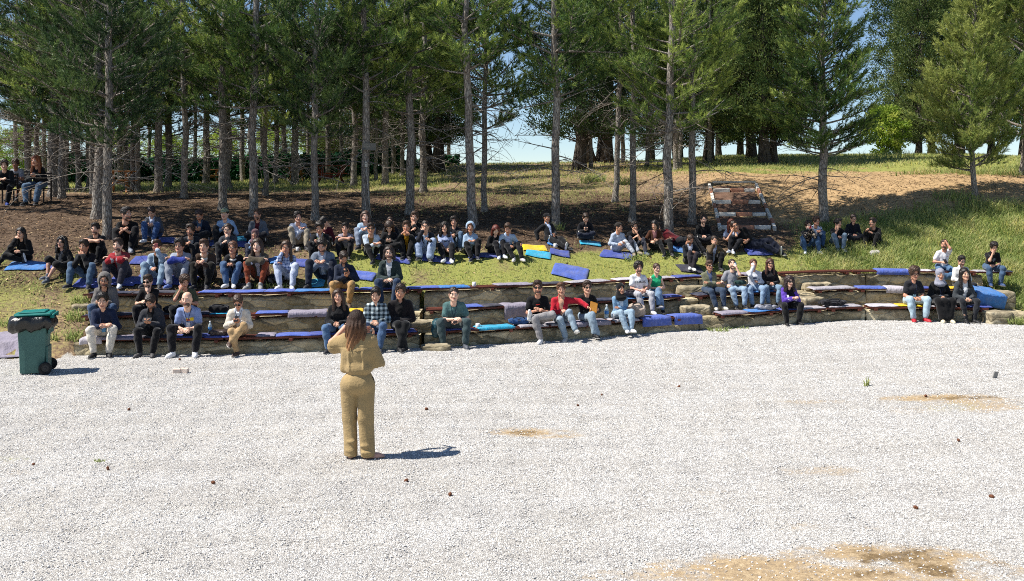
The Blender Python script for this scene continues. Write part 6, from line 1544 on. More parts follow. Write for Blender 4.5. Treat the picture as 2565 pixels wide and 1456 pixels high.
person(866, 567, 640, 'fold', ('tee', '#8b8691'), ('pants', '#15151a'), ('quiff', '#17120f'), 'smiling person in a grey tee with forearms on the knees', skin='#c4967e')
person(927, 560, 648, 'hug', ('jacket', '#b4bfca', '#7d5a2c'), ('pants', '#121214'), ('quiff', '#241a15'), 'person in a white bomber jacket and sunglasses with black trousers', glasses='sun', yaw=8, over=dict(hl=(.12, .44, .22), hr=(.16, .42, .20), fl=(.05, .6, 0), fr=(.3, .4, 0)))
person(976, 572, 640, 'gphone', ('jacket', '#121214', '#141416'), ('pants', '#121214'), ('long', '#171110'), 'person with long black hair bowed low, all in black, between white jacket and yellow tee', fem=True, hp=48, sc=.92, fit=False)
person(1019, 555, 642, 'hug', ('jacket', '#121315', '#b9851a'), ('pants', '#121215'), ('quiff', '#14100e'), 'person with a mustard yellow tee under a black jacket', over=dict(hl=(-.12, .40, .40), hr=(.12, .40, .38), fl=(-.05, .5, 0), fr=(.08, .5, 0)))
person(1066, 553, 644, 'gchinl', ('jacket', '#23242b', '#9fb0c6'), ('loose', '#9aa9c4'), ('fade', '#231a15'), 'person in glasses and loose pale blue trousers with a hand at the mouth', glasses='clear', skin='#d0a58a', over=dict(hl='mouth', hr=(.14, .44, .26)))
person(1113, 557, 646, 'hug', ('tee', '#a9b6d6'), ('pants', '#1b1a1f'), ('longcurly', '#15100e'), 'woman with long dark curls in a white jersey lettered BALTIMORE', fem=True, shoes='#e8e8ea', text=('BALTIMORE', .285, .080, '#141a30', 0), over=dict(lean=4, hl=(.06, .36, .06), hr=(.20, .38, .08), fl=(.02, .62, 0), fr=(.22, .60, 0)))
person(1178, 557, 646, 'hug', ('hoodie', '#93a9c0'), ('pants', '#121216'), ('hoodup', '#3a241a'), 'woman with a pale blue hood up and black trousers before a pine', fem=True, shoes='#2a2c3a', over=dict(lean=10, hl=(.02, .3, .26), hr=(.06, .3, .26), fl=(.05, .55, 0), fr=(.2, .5, .02)))
person(1236, 566, 642, 'gphone', ('sweater', '#121214'), ('pants', '#15151a'), ('long', '#4a1f17'), 'woman with auburn hair in black looking down', fem=True, shoes='#dfe2e8', yaw=14, over=dict(fl=(.02, .6, 0), fr=(.18, .55, 0), kl=(0, .3, 1), kr=(.2, .3, 1)), hp=30)
person(1268, 561, 642, 'hug', ('jacket', '#9fb2c6', '#a9b6d4'), ('pants', '#16171b'), ('quiff', '#14110f'), 'person in a pale grey jacket and white tee leaning to the auburn haired woman', hy=-22, hp=24, shoes='#b9b4b4', yaw=10, over=dict(fl=(.10, .62, 0), fr=(.34, .55, 0), hl=(.0, .3, .1), hr=(.34, .34, .16)), text=('patch', .27, [(-.02, 0, .09, .07, '#22304a'), (-.02, -.003, .03, .04, '#a9b6d4')], '', 0))
# third row on the grass
person(318, 520, 626, 'hug', ('tee', '#0f1012'), ('pants', '#121215'), ('quiff', '#14100e'), 'person in a black tee looking to the right beside the close pair of pines', hy=50, beard='#2a201b', shoes='#7d828c', yaw=10, text=('patch', .33, [(-.07, .0, .012, .018, '#8d9296'), (-.02, -.01, .012, .018, '#6d7276'), (.02, -.01, .012, .018, '#6d7276'), (.06, -.012, .02, .02, '#8d9296')], '', 0))
person(384, 520, 602, 'gphone', ('jacket', '#4d4f56', '#aab4c8'), ('jeans', '#37527e'), ('short', '#2a1c15'), 'person in a grey jacket and white shirt with blue jeans looking down', hp=42, shoes='#cfd3da', over=dict(fl=(-.10, .5, 0), fr=(.14, .5, 0), kl=(-.2, .3, 1), kr=(.2, .3, 1)))
person(503, 527, 612, 'gphone', ('jacket', '#161b28', '#36485c'), ('pants', '#14161c'), ('fade', '#2a1c17'), 'person in a navy jacket looking down behind the dark open jacket', hp=40)
person(566, 522, 612, 'gchin', ('shirt', '#8fa9c6'), ('pants', '#17181c'), ('cap', '#6f7a62'), 'person in a pale green cap and light blue shirt before a pine', over=dict(hr=(.12, .36, .22), hl=(-.05, .36, .22)))
person(645, 525, 612, 'gcross', ('jacket', '#5b6068', '#4a1520'), ('pants', '#1c1d24'), ('quiff', '#14100e'), 'bearded person in a grey cardigan over a maroon shirt', hy=-12, beard='#14100e')
person(744, 531, 618, 'hug', ('shirt', '#ccd3e2'), ('pants', '#9a8f7c'), ('bushy', '#14100e'), 'person in a white shirt and khaki trousers with hands joined on a knee', skin='#c99c86', hy=10, shoes='#232327', yaw=12, over=dict(hl=(.08, .34, .28), hr=(.12, .34, .28), fl=(-.1, .4, .02), fr=(.2, .52, 0)))
person(820, 546, 622, 'gphone', ('sweater', '#4a101c'), ('pants', '#18181c'), ('quiff', '#0f0d0d'), 'person in a maroon top bent far down behind the lime collar jacket', hy=-25, hp=40, yaw=-15)
person(917, 529, 618, 'hug', ('sweater', '#9db4ca'), ('pants', '#7c8698'), ('medium', '#3b2a22'), 'person with shoulder length brown hair and pale blue sweater before the pine with the board', hy=6, skin='#d3ab97')
person(977, 548, 624, 'gcross', ('jacket', '#1b1d22', '#17181c'), ('pants', '#15151a'), ('fade', '#1c1512'), 'person in glasses and a dark jacket behind the bowed black haired one', glasses='clear')
person(1039, 531, 622, 'gchin', ('hoodie', '#0f1116'), ('pants', '#121216'), ('quiff', '#14100e'), 'person in a black sweatshirt with chin on hand before the bent pine', skin='#c4987f', roll=8)
person(1136, 556, 624, 'hug', ('sweater', '#191a1f'), ('jeans', '#566b82'), ('bushy', '#14100e'), 'person in blue jeans with raised knees half hidden behind the lettered jersey', over=dict(lean=-2, fl=(.02, .42, 0), fr=(.2, .42, 0)))
person(55, 570, 662, 'cheek', ('jacket', '#0f0f11', '#101012'), ('pants', '#0f0f12'), ('long', '#16100e'), 'person in a long black coat and glasses with long black hair on the azure mat', glasses='clear', hp=8, over=dict(fl=(.10, .30, .03), fr=(-.45, .42, 0), kl=(-1, .4, .3), kr=(-.6, .3, .5)))
person(1377, 554, 612, 'recl', ('jacket', '#17191d', '#a4b3cd'), ('pants', '#111114'), ('cap', '#0f1014'), 'reclining person in a black cap with a white shirt under a dark jacket', yaw=32, shoes='#17181c', hp=2)
person(1466, 551, 606, 'gphone', ('jacket', '#16171c', '#1a1b20'), ('pants', '#1a2030'), ('quiff', '#100d0c'), 'person in a dark jacket sitting cross legged with a phone on the turquoise mat', props=[('phone', 'b', 'phone held by the person sitting cross legged on the turquoise mat')])
person(1545, 562, 636, 'gside', ('sweater', '#a9b4c6'), ('pants', '#b3b7be'), ('capback', '#2a2622'), 'person in a pale sweatshirt and white trousers with a backward cap turned to the right', yaw=20, hy=35, shoes='#8d7f6a', girth=1.05)
person(1585, 558, 630, 'gchin', ('tee', '#121215'), ('pants', '#35363f'), ('bushy', '#120f0e'), 'person in a black tee and glasses touching the chin, right of the pale sweatshirt', glasses='clear', shoes='#4b5468', yaw=10, over=dict(fr=(.24, .6, 0)))
person(1641, 563, 630, 'gside', ('jacket', '#4a2c1c', '#8a5f60'), ('pants', '#131316'), ('medium', '#120e0d'), 'smiling person in a brown suede jacket with dark tied hair', hy=-20, hp=16, yaw=-8)
person(1700, 590, 624, 'recl', ('hoodie', '#5a141c'), ('pants', '#1a1b20'), ('bushy', '#120f0e'), 'person lying back in a maroon hoodie beside the pale pine', axis=(-.8, .35, .42), glasses='clear', fit=False, sc=.98, hp=-10, hy=20, over=dict(hl=(-.35, .12, .05), hr=(-.2, .2, .1), fl=(.55, .35, 0), fr=(.6, .5, 0)))
person(1761, 571, 616, 'gcross', ('sweater', '#101114'), ('pants', '#131318'), ('fade', '#14100e'), 'person in a black sweater and round glasses on the grass before the brick stair', glasses='clear', beard='#2a201b')
person(1728, 598, 668, 'gside', ('jacket', '#1b1e24', '#aeb3c2'), ('pants', '#2a262b'), ('short', '#14100e'), 'bearded person in a black cardigan and white shirt looking down, white trainers', beard='#14100e', hy=25, hp=34, shoes='#dcdcde', over=dict(fl=(-.05, .45, 0), fr=(.02, .50, 0), kl=(.1, .3, 1), kr=(.3, .3, 1), hl=(.05, .34, .2), hr=(.14, .34, .24)))
person(1787, 594, 668, 'gchinl', ('jacket', '#5a4b38', '#9aa4bb'), ('pants', '#121215'), ('fade', '#2b2019'), 'person in a brown bomber jacket and pale blue shirt with a fist at the mouth', over=dict(hl='mouth', hr=(.22, .2, .05)))
person(1835, 571, 624, 'gside', ('tee', '#a9b3cc'), ('pants', '#121217'), ('long', '#4a2216'), 'woman with auburn hair in a white tee and black trousers sitting sideways', fem=True, hy=30, yaw=-20, shoes='#c5c9d2', over=dict(hr='chin', hl=(-.1, .3, .1), fl=(.0, .55, 0), fr=(.12, .6, 0)))
person(1882, 576, 630, 'recl', ('tee', '#111113'), ('jeans', '#151a2a'), ('fade', '#1c1512'), 'person in a black tee and navy jeans lying on his side propped on an elbow', axis=(-.62, -.1, .62), glasses='clear', fit=False, sc=1.0, roll=-25, over=dict(hl='ear', hr=(-.15, .25, .1), fl=(.62, .42, 0), fr=(.72, .38, 0), kl=(.3, .6, .5), kr=(.4, .3, .8), el=(-1, .3, -1)))
person(2022, 554, 628, 'camera', ('shirt', '#4a4640', None, 'camo'), ('jeans', '#37506f'), ('bushy', '#120f0e'), 'person in a dark patterned shirt drinking from a red can, blue jeans', hp=8, shoes='#cfd3da', over=dict(hl='mouth', hr='mouth', fl=(-.18, .50, 0), fr=(.26, .50, 0)), props=[('cup', 'r', 'red can held at the mouth of the person in the dark patterned shirt', '#b3262c')])
person(2041, 545, 616, 'hug', ('shirt', '#a9b4cf', None, 'floral'), ('jeans', '#37506f'), ('bushy', '#120f0e'), 'person in a pale blue flowered shirt behind the dark patterned shirt', hy=25)
person(2095, 555, 622, 'cheek', ('tee', '#131416'), ('jeans', '#5d6f80'), ('bushy', '#120f0e'), 'person in a black tee and grey jeans with a hand at the cheek, looking right', hy=35, shoes='#46504c', over=dict(lean=24, fl=(-.06, .46, 0), fr=(.10, .46, 0)))
person(2136, 541, 612, 'gcross', ('shirt', '#171b24', '#141519'), ('pants', '#181a22'), ('fade', '#2a1c17'), 'person in a dark navy shirt and glasses looking down between two others on the grass', glasses='clear', hp=20)
person(2198, 547, 620, 'hug', ('shirt', '#0f0f10'), ('pants', '#0f0f11'), ('quiff', '#17110f'), 'person all in black turned to the left on the tall grass', yaw=-42, hy=-20, skin='#b58a72', over=dict(hl=(-.12, .50, .34), hr=(.06, .40, .26)))
# far left, on chairs under the pines
person(18, 402, 'chair', 'clasp', ('jacket', '#15171d', '#101216'), ('pants', '#0f1013'), ('bushy', '#100d0c'), 'person in dark clothes leaning forward on a chair at far left', d=29.4, yaw=12, shoes='#2a3f8a', hy=10)
person(50, 400, 'chair', 'clasp', ('tee', '#8d8f96'), ('shorts', '#3a3c48'), ('bushy', '#100d0c'), 'person in a pale grey tee between the two others on the chairs', d=30.4, skin='#9a6f58', hy=10)
person(100, 390, 'chair', 'phone', ('jacket', '#121214', '#101013'), ('jeans', '#4f667f'), ('long', '#6a3b20'), 'woman with long auburn hair, black jacket and blue jeans on a chair under the pines', d=29.6, fem=True, hy=-8, hp=4, shoes='#141416', props=[('phone', 'b', 'phone held by the auburn haired woman on the chair')])
# ---------------------------------------------------------------- the woman who speaks, seen from behind
def speaker():
    d0 = 11.35; base = ((905-CX)/F*d0, d0, zpt((905-CX)/F*d0, d0)+.02)
    lo, hi = np.array([-.5, -.3, -.02]), np.array([.42, .42, 1.75])
    la = [np.array(v) for v in ((-.175, .02, 1.35), (-.355, .10, 1.30), (-.19, .27, 1.50))]
    ra = [np.array(v) for v in ((.105, .02, 1.34), (.175, .07, 1.10), (.08, .28, 1.33))]
    head = np.array([-.065, .045, 1.555]); Rh = rotm(math.radians(4), math.radians(3), math.radians(188))
    L = [np.array(v) for v in ((-.130, 0, .84), (-.128, .015, .47), (-.118, -.01, .075))]
    Rg = [np.array(v) for v in ((.060, 0, .84), (.062, .0, .47), (.085, -.05, .075))]
    f = Field(lo, hi, .017)
    f.ell((-.035, 0, 1.22), (.150, .10, .19)).ell((-.035, 0, 1.02), (.13, .09, .15)).ell((-.035, -.01, .86), (.165, .115, .12))
    f.cone((-.15, 0, 1.365), (.08, 0, 1.355), .05, .05).cone((-.045, .0, 1.36), (-.06, .03, 1.50), .05, .046)
    for a in (la, ra): f.cone(a[0], a[1], .045, .038).cone(a[1], a[2], .037, .026)
    for a in (L, Rg): f.cone(a[0], a[1], .08, .055).cone(a[1], a[2], .052, .036)
    V, Q = f.surf(); Vs, Qs, Ms = [V], [Q], [np.zeros(len(Q), int)]; n = len(V)
    hv, hq, hm = HEAD[1]; Vs.append(hv@Rh.T+head); Qs.append(hq+n); Ms.append(hm); n += len(hv)
    for s_, a in ((1, la), (-1, ra)):      # her left hand is on the left of the picture; seen from behind
        z_ = nrm(nrm(a[2]-a[1])+nrm(head-a[2])*.4); pn = nrm(head-a[2]); pn = nrm(pn-z_*pn.dot(z_)); yv = -pn; xv_ = np.cross(yv, z_)
        v, q = HAND; v = v*.95
        if s_ > 0: v = v*[-1, 1, 1]; q = q[:, ::-1]
        Vs.append(v@np.stack([xv_, yv, z_], 1).T+a[2]); Qs.append(q+n); Ms.append(np.zeros(len(q), int)); n += len(v)
    sk = '#cf9f86'
    root = obj('person', mk_mesh('person', np.concatenate(Vs), np.concatenate(Qs), mats=[skin_mat(sk), plain('lips', '#9a5a4e', .5), M_EYEW, M_IRIS, hair_mat('#2a1710')], mi=np.concatenate(Ms)), loc=base)
    tag(root, 'woman speaking on the gravel, seen from behind, in a khaki linen suit, long brown hair', 'person')
    # linen
    t = NT('khaki_linen'); v = t.coord('Object'); c = lin('#9f8860')
    w1 = t.noise(t.coord('Object', (1, 1, .35)), 9.0, 4, .6); w2 = t.noise(t.coord('Object', (1.0, 1.0, 1.8)), 21., 4, .6); fi = t.noise(v, 350., 2)
    col = t.ramp(t.noise(v, 6., 4), [(.3, scl(c, .88)), (.7, scl(c, 1.08))])
    M_LINEN = t.done(t.bsdf(col, .88, t.bump(t.math('ADD', t.math('ADD', w1, t.math('MULTIPLY', w2, .5)), t.math('MULTIPLY', fi, .05)), .4, .04), spec=.15, sheen=.1))
    def folds(f, amp, seed):
        X, Y, Z = f.ax[0][:, None, None], f.ax[1][None, :, None], f.ax[2][None, None, :]
        r = np.random.default_rng(seed); o = 0
        for i in range(7):
            a, b, c_, p = r.normal(0, 22, 1)[0], r.normal(0, 13, 1)[0], r.normal(0, 4.5, 1)[0], r.uniform(0, 6.28)
            o = o+np.sin(a*X+b*Y+c_*Z+p)
        f.F = f.F+(amp*.4*o).astype(np.float32)
    # wide trousers
    f = Field(lo, hi, .0115)
    f.ell((-.035, -.005, .87), (.172, .130, .125), k=.04).cone((-.035, 0, .86), (-.035, 0, .97), .12, .115, .04)
    f.half((0, 0, .965), (0, 0, 1))
    f.ell((-.105, -.05, .845), (.098, .10, .10), k=.04).ell((.035, -.05, .845), (.098, .10, .10), k=.04)
    f.cone((-.124, 0, .82), (-.128, .02, .45), .100, .080, .03).cone((-.128, .02, .45), (-.118, -.02, .03), .080, .078, .03)
    f.cone((.052, 0, .82), (.050, -.03, .45), .100, .084, .03).cone((.050, -.03, .45), (.082, -.055, .03), .084, .080, .03)
    f.ell((-.125, -.07, .10), (.05, .03, .022), k=.03).ell((.08, -.12, .085), (.06, .03, .02), k=.03).ell((.06, -.11, .16), (.05, .03, .018), k=.03).ell((-.11, -.07, .2), (.05, .03, .018), k=.03)
    folds(f, .0075, 5); f.half((0, 0, .028), (0, 0, -1))
    V, Q = f.surf(); o = obj('trousers', mk_mesh('trousers', V, Q, mats=[M_LINEN]), root)
    mb = MB(); mb.tube([(.132, -.035, .93), (.146, -.03, .88), (.146, -.02, .83)], .008, 6); obj('pocket_edge', mb.mesh('pocket_edge', [plain('dark_trim', '#201b18', .8)]), root)
    # boxy top
    f = Field(lo, hi, .0115)
    f.ell((-.035, 0, 1.20), (.168, .125, .20), k=.04).ell((-.03, -.01, 1.02), (.158, .132, .105), k=.05)
    f.cone((-.05, -.01, 1.365), (-.165, .01, 1.345), .068, .066, .04).cone((-.04, -.01, 1.365), (.10, .01, 1.335), .068, .068, .04)
    f.cone((-.165, .0, 1.23), (-.200, .01, 1.01), .062, .056, .04)
    f.half((0, 0, .935), (-.12, 0, -1))
    f.cone((-.16, .02, 1.33), (-.315, .085, 1.285), .080, .094, .05).cone((.085, .02, 1.32), (.172, .06, 1.06), .078, .088, .05)
    f.cone((-.18, .04, 1.28), (-.31, .09, 1.25), .07, .085, .05)
    f.cone((.18, .065, 1.0), (.19, .07, .85), .074, .09, op='sub')
    f.cone((-.335, .10, 1.30), (-.46, .16, 1.27), .082, .095, op='sub')
    folds(f, .0075, 9)
    X, Y, Z = f.ax[0][:, None, None], f.ax[1][None, :, None], f.ax[2][None, None, :]
    # two soft pleats down the back and the yoke seam
    for px in (-.12, .045): f.F = f.F-(.014*np.exp(-((X-px-.01*np.sin(Z*9))/.012)**2)*np.clip((1.26-Z)/.05, 0, 1)*np.clip((Z-.98)/.05, 0, 1)*(Y < .03)).astype(np.float32)
    f.F = f.F+(.006*np.exp(-((Z-1.272+.15*(X+.035)**2)/.006)**2)*(Y < .03)).astype(np.float32)
    V, Q = f.surf(); obj('blouse', mk_mesh('blouse', V, Q, mats=[M_LINEN]), root)
    mb = MB(); mb.tube([(-.125, -.10, 1.245), (-.04, -.126, 1.238), (.05, -.105, 1.245)], .003, 4); mb.tube([(-.105, -.12, 1.27), (-.1, -.125, 1.23)], .004, 4)
    obj('back_seam', mb.mesh('back_seam', [M_LINEN]), root)
    # hair with paler ends
    t = NT('brown_ombre_hair'); v = t.coord('Object', (120., 120., 7.)); nz = t.noise(v, 1.0, 5, .7)
    sz = t.n('ShaderNodeSeparateXYZ', Vector=t.coord('Object')); hgt = t.math('ADD', sz.outputs[2], t.math('MULTIPLY', t.math('SUBTRACT', nz, .5), .16))
    col = t.ramp(t.math('MULTIPLY', t.math('SUBTRACT', hgt, 1.2), 2.2), [(.05, lin('#a57a52')), (.4, lin('#755035')), (.72, lin('#3f2b1f')), (1, lin('#2c1e16'))])
    col = t.mix(.55, col, t.mix(1.0, col, t.ramp(nz, [(.3, (.35,)*3), (.7, (1.5,)*3)]), 'MULTIPLY'))
    M_OMB = t.done(t.bsdf(col, .55, t.bump(nz, .7, .015), spec=.25))
    f = Field(lo, hi, .010)
    h = head
    f.ell(h+[0, .0, .042], (.088, .104, .090), k=.02).ell(h+[-.004, -.055, -.075], (.100, .060, .135), k=.04)
    f.cone(h+[-.03, -.075, -.08], h+[-.045, -.115, -.285], .072, .048, .05).cone(h+[.05, -.06, -.05], h+[.095, -.085, -.20], .052, .034, .05)
    f.cone(h+[.075, .0, .0], h+[.105, -.02, -.17], .035, .028, .04).cone(h+[-.07, -.01, 0], h+[-.09, -.03, -.17], .035, .03, .04)
    f.cone(h+[-.02, -.09, -.22], h+[-.06, -.125, -.335], .045, .022, .04).cone(h+[.01, -.09, -.2], h+[.01, -.125, -.32], .045, .02, .04)
    f.ell(h+[0, .125, -.02], (.065, .08, .10), op='sub')
    X, Y, Z = f.ax[0][:, None, None], f.ax[1][None, :, None], f.ax[2][None, None, :]
    f.F = f.F+(.0055*np.sin(X*150+8*np.sin(Z*7))*np.clip((h[2]+.06-Z)/.1, 0, 1)+.003*np.sin(X*310+Z*20+6*np.sin(Z*5))).astype(np.float32)
    V, Q = f.surf(); obj('hair', mk_mesh('hair', V, Q, mats=[M_OMB]), root)
    r = random.Random(3); mb = MB()      # loose strands
    for i in range(60):
        x = r.uniform(-.085, .10); p0 = h+[x, -.09+abs(x)*.35, r.uniform(-.05, .02)]
        e = h+[x*1.05-.02+r.uniform(-.02, .02), -.125+abs(x)*.35+r.uniform(-.01, .02), r.uniform(-.37, -.22)+abs(x)*.7]
        mb.tube([p0, (p0+e)/2+[r.uniform(-.012, .012), -.022, 0], e], [.004, .0045, .0015], 4, cap=False)
    obj('hair_strands', mb.mesh('hair_strands', [M_OMB], True), root)
    for a, toe, nm in ((L[2], (-.15, 1, 0), 0), (Rg[2], (.92, .22, 0), 1)):
        v, q, m = SHOE[0]; toe = nrm(toe); up = np.array([0, 0, 1.]); M = np.stack([np.cross(-toe, up), -toe, up], 1)
        obj('shoe', mk_mesh('shoe', (v*[.8, .95, .85])@M.T+[a[0], a[1], .072], q, mats=[plain('pink_leather', '#c89b88', .5), plain('sole', '#8a6d5c', .7)], mi=m), root)
    a = la; p = a[2]*.85+a[1]*.15; mb = MB(); tq = np.linspace(0, 6.2832, 15); z_ = nrm(a[2]-a[1]); u = nrm(np.cross(z_, [0, 0, 1])); w_ = np.cross(z_, u)
    mb.tube(np.array([p+.032*(math.cos(q)*u+math.sin(q)*w_) for q in tq]), .005, 5, cap=False); obj('bracelet', mb.mesh('bracelet', [plain('dark_trim', '#201b18', .8)]), root)
    # microphone in her right hand, hidden but for its head
    r_ = empty('microphone', Vector(base)+Vector((.07, .33, 1.36))); r_.rotation_euler = (.7, 0, .2)
    mb = MB(); mb.lathe((0, 0, 0), [(0, -.14), (.012, -.14), (.017, .02), (.017, .03), (0, .03)], 12); obj('handle', mb.mesh('handle', [plain('black_metal', '#111214', .35)], True), r_)
    v, q = ellball((0, 0, .05), (.026, .026, .028), 12, 8); obj('grille', mk_mesh('grille', v, q, mats=[plain('mic_mesh', '#3a3c40', .4, .6, .6, 400.)]), r_)
    tag(r_, 'black hand microphone the speaking woman holds before her mouth', 'microphone')
speaker()
# ---------------------------------------------------------------- wheeled bin
def bin_():
    d = 16.95; X = (86-CX)/F*d; p = Vector((X, d, zpt(X, d)+.02)); root = empty('wheelie_bin', p, math.radians(15))
    tag(root, 'green wheeled rubbish bin with a teal lid and a black bag folded over the rim', 'bin')
    M_B = plain('bin_plastic', '#43665f', .6, .3, .15, 30.); M_L = plain('lid_plastic', '#0f6e68', .6, .25, .08, 30.)
    mb = MB(); lv = [(0.02, -.205, .19, .21), (.30, -.215, .22, .225), (.84, -.245, .245, .245), (.93, -.255, .255, .25)]
    n = 20; V = []
    for z, x0, x1, hy_ in lv:
        a = np.arange(n)*2*math.pi/n+math.pi/n; cx_, hx = (x0+x1)/2, (x1-x0)/2
        c_, s_ = np.cos(a), np.sin(a); k = (np.abs(c_)**6+np.abs(s_)**6)**(-1/6)
        V.append(np.stack([cx_+hx*c_*k, hy_*s_*k, np.full(n, z)], -1))
    V = np.concatenate(V); Q = [[i*n+j, i*n+(j+1) % n, (i+1)*n+(j+1) % n, (i+1)*n+j] for i in range(3) for j in range(n)]
    V = np.concatenate([V, [[-.01, 0, .02]]]); T = [[len(V)-1, (j+1) % n, j] for j in range(n)]
    mb.add(V, Q, T); mb.box((.262, 0, .80), (.03, .40, .26), bev=.008); mb.box((.225, .0, .25), (.035, .34, .42), bev=.008)
    obj('body', mb.mesh('body', [M_B]), root)
    mb = MB(); R = rotm(0, math.radians(-1.5), 0)
    mb.box((0.02, 0, 1.005), (.57, .53, .045), R=R, bev=.02); mb.box((0.0, 0, 1.038), (.42, .40, .03), R=R, bev=.014); mb.box((-.24, 0, 1.0), (.10, .34, .04), R=R, bev=.012)
    lid = obj('lid', mb.mesh('lid', [M_L]), root)
    mb = MB(); mb.tube([(.29, -.20, .965), (.335, -.20, 1.0), (.335, .20, 1.0), (.29, .20, .965)], .017, 8); mb.box((.315, -.2, .97), (.07, .03, .06), bev=.01); mb.box((.315, .2, .97), (.07, .03, .06), bev=.01)
    obj('handle', mb.mesh('handle', [M_L], True), root)
    # the bag
    n = 72; a = np.arange(n)*2*math.pi/n; k = (np.abs(np.cos(a))**4+np.abs(np.sin(a))**4)**(-1/4); V = []
    r = np.random.default_rng(5); ph = r.uniform(0, 6.28, 8)
    rows = [(.985, .27, .0), (.95, .315, .012), (.90, .335, .018), (.84, .335, .02), (.78, .315, .02), (.735, .29, .022), (.74, .265, .01)]
    for i, (z, rad, am) in enumerate(rows):
        w_ = sum(np.sin(a*m+ph[j]+i*.5)*(1/(1+.25*j)) for j, m in enumerate((5, 9, 14, 19, 25, 31)))*.6
        zz = z+(.0 if i == 0 else 1)*(.018*np.sin(a*7+ph[6])+.03*np.cos(a)*(i > 3)+.012*np.sin(a*13+ph[7]))
        rr_ = rad+am*w_+(.035*(np.cos(a) < -.2)*(i in (1, 2, 3, 4)))
        V.append(np.stack([rr_*k*np.cos(a)-.005, rr_*.93*k*np.sin(a), zz], -1))
    V = np.concatenate(V); Q = [[i*n+j, (i+1)*n+j, (i+1)*n+(j+1) % n, i*n+(j+1) % n] for i in range(len(rows)-1) for j in range(n)]
    Q = [q[::-1] for q in Q]
    obj('bin_bag', mk_mesh('bin_bag', V, Q, mats=[plain('black_polythene', '#1c1b19', .28, .5, .5, 60.)]), root)
    for y in (-.255, .255):
        wl = MB(); Rw = rotm(math.radians(90), 0, 0)
        wl.lathe((.215, y, .10), [(.066, -.026), (.09, -.03), (.103, -.02), (.105, 0), (.103, .02), (.09, .03), (.066, .026)], 24, R=None); 
        # turn the profile so that the axle lies along y
        Vv = wl.V[0]-np.array([.215, y, .10]); wl.V[0] = Vv@Rw.T+np.array([.215, y, .10])
        w_ = obj('wheel', wl.mesh('wheel', [plain('tyre_rubber', '#1a1a1b', .75)], True), root)
        rm = MB(); rm.lathe((0, 0, 0), [(.0, -.02), (.02, -.022), (.022, -.012), (.066, -.008), (.068, .008), (.022, .012), (.02, .022), (0, .02)], 20)
        for q in range(12): rm.box((.042*math.cos(q*.5236), .042*math.sin(q*.5236), -.012), (.042, .007, .012), R=rotm(0, 0, q*.5236))
        rm.V = [v@Rw.T+np.array([.215, y, .10]) for v in rm.V]
        obj('rim', rm.mesh('rim', [plain('wheel_hub', '#2b2b2c', .5)], False), w_)
    mb = MB(); mb.tube([(.215, -.23, .10), (.215, .23, .10)], .012, 8); obj('axle', mb.mesh('axle', [plain('black_metal', '#111214', .35)]), root)
bin_()
# ---------------------------------------------------------------- bags, cups, bottles on the steps
def bag(xv, k, dx, size, colr, label, seed, dyy=.12, strap=True, nm='backpack', p=None, rot=0.0):
    if p is None:
        X = xw(xv, k, dyy); p = np.array([X, float(d1(X))+k*TREAD+dyy, seat_z(X, k)+.045])
    f = Field(-np.array(size)*.62, np.array(size)*.62, min(.02, min(size)/7))
    X_, Y_, Z_ = f.ax[0][:, None, None], f.ax[1][None, :, None], f.ax[2][None, None, :]
    q = (np.abs(X_/(size[0]/2))**3.2+np.abs(Y_/(size[1]/2))**3.2+np.abs(Z_/(size[2]/2))**3.2)**(1/3.2)
    f.F = ((q-1)*min(size)/2).astype(np.float32); f.wob(min(size)*.07, 20, seed); V, Q = f.surf()
    root = empty(nm, (p[0], p[1], p[2]), rot); o = obj('bag_body', mk_mesh('bag_body', V, Q, mats=[fabric(colr, 'shiny' if seed % 2 else 'cloth')]), root); o.location = (0, 0, size[2]/2-.01)
    if strap:
        a, b, c = size; mb = MB(); mb.tube([(-a*.3, -b*.3, c*.9), (-a*.1, -b*.45, c*1.12), (a*.15, -b*.4, c*1.1), (a*.3, -b*.2, c*.85)], .012, 6); obj('strap', mb.mesh('strap', [fabric('#1a1a1e')], True), root)
        mb = MB(); mb.tube([(-a*.4, -b*.36, c*.55), (0, -b*.5, c*.62), (a*.4, -b*.36, c*.55)], .006, 5); obj('zip', mb.mesh('zip', [plain('zip_metal', '#77777c', .4)], True), root)
    return tag(root, label, 'bag')
bag(1918, 0, 0, (.46, .30, .11), '#8d8e98', 'flat grey backpack lying on the azure cushion left of the purple sleeves', 3)
bag(2085, 0, 0, (.56, .28, .13), '#1b1a1f', 'black bag with a zip lying on the short bench right of the purple sleeves', 4)
bag(1594, 0, 0, (.36, .26, .27), '#a8988a', 'beige backpack right of the pale denim jacket', 6, dyy=.16)
bag(1300, 0, 0, (.42, .24, .13), '#2b4a78', 'blue and black bag left of the grey trousers man', 8, dyy=.2)
bag(1577, 1, 0, (.36, .26, .16), '#2a2731', 'dark purple bag left of the white tee lettered CHAOS', 9, dyy=.12)
bag(548, 1, 0, (.40, .26, .14), '#141417', 'black bag on the middle bench between the bald man and the cream blazer', 12)
bag(0, 0, 0, (.34, .26, .22), '#141416', 'black backpack on the grass right of the rust leggings', 13, p=ray(690, 712))
bag(0, 0, 0, (.50, .28, .10), '#201d20', 'flat black bag on the grass in front of the white fleece collar woman', 14, p=ray(604, 722)+[0, .05, .0], strap=False)
bag(0, 0, 0, (.24, .2, .16), '#b9b3b0', 'crumpled pale plastic bag on the grass right of the black clad man turned left', 15, p=ray(2190, 642), strap=False, nm='plastic_bag')
bag(432, 1, 0, (.34, .26, .12), '#16161a', 'dark bag between the black tee and the olive tee, middle bench', 16)
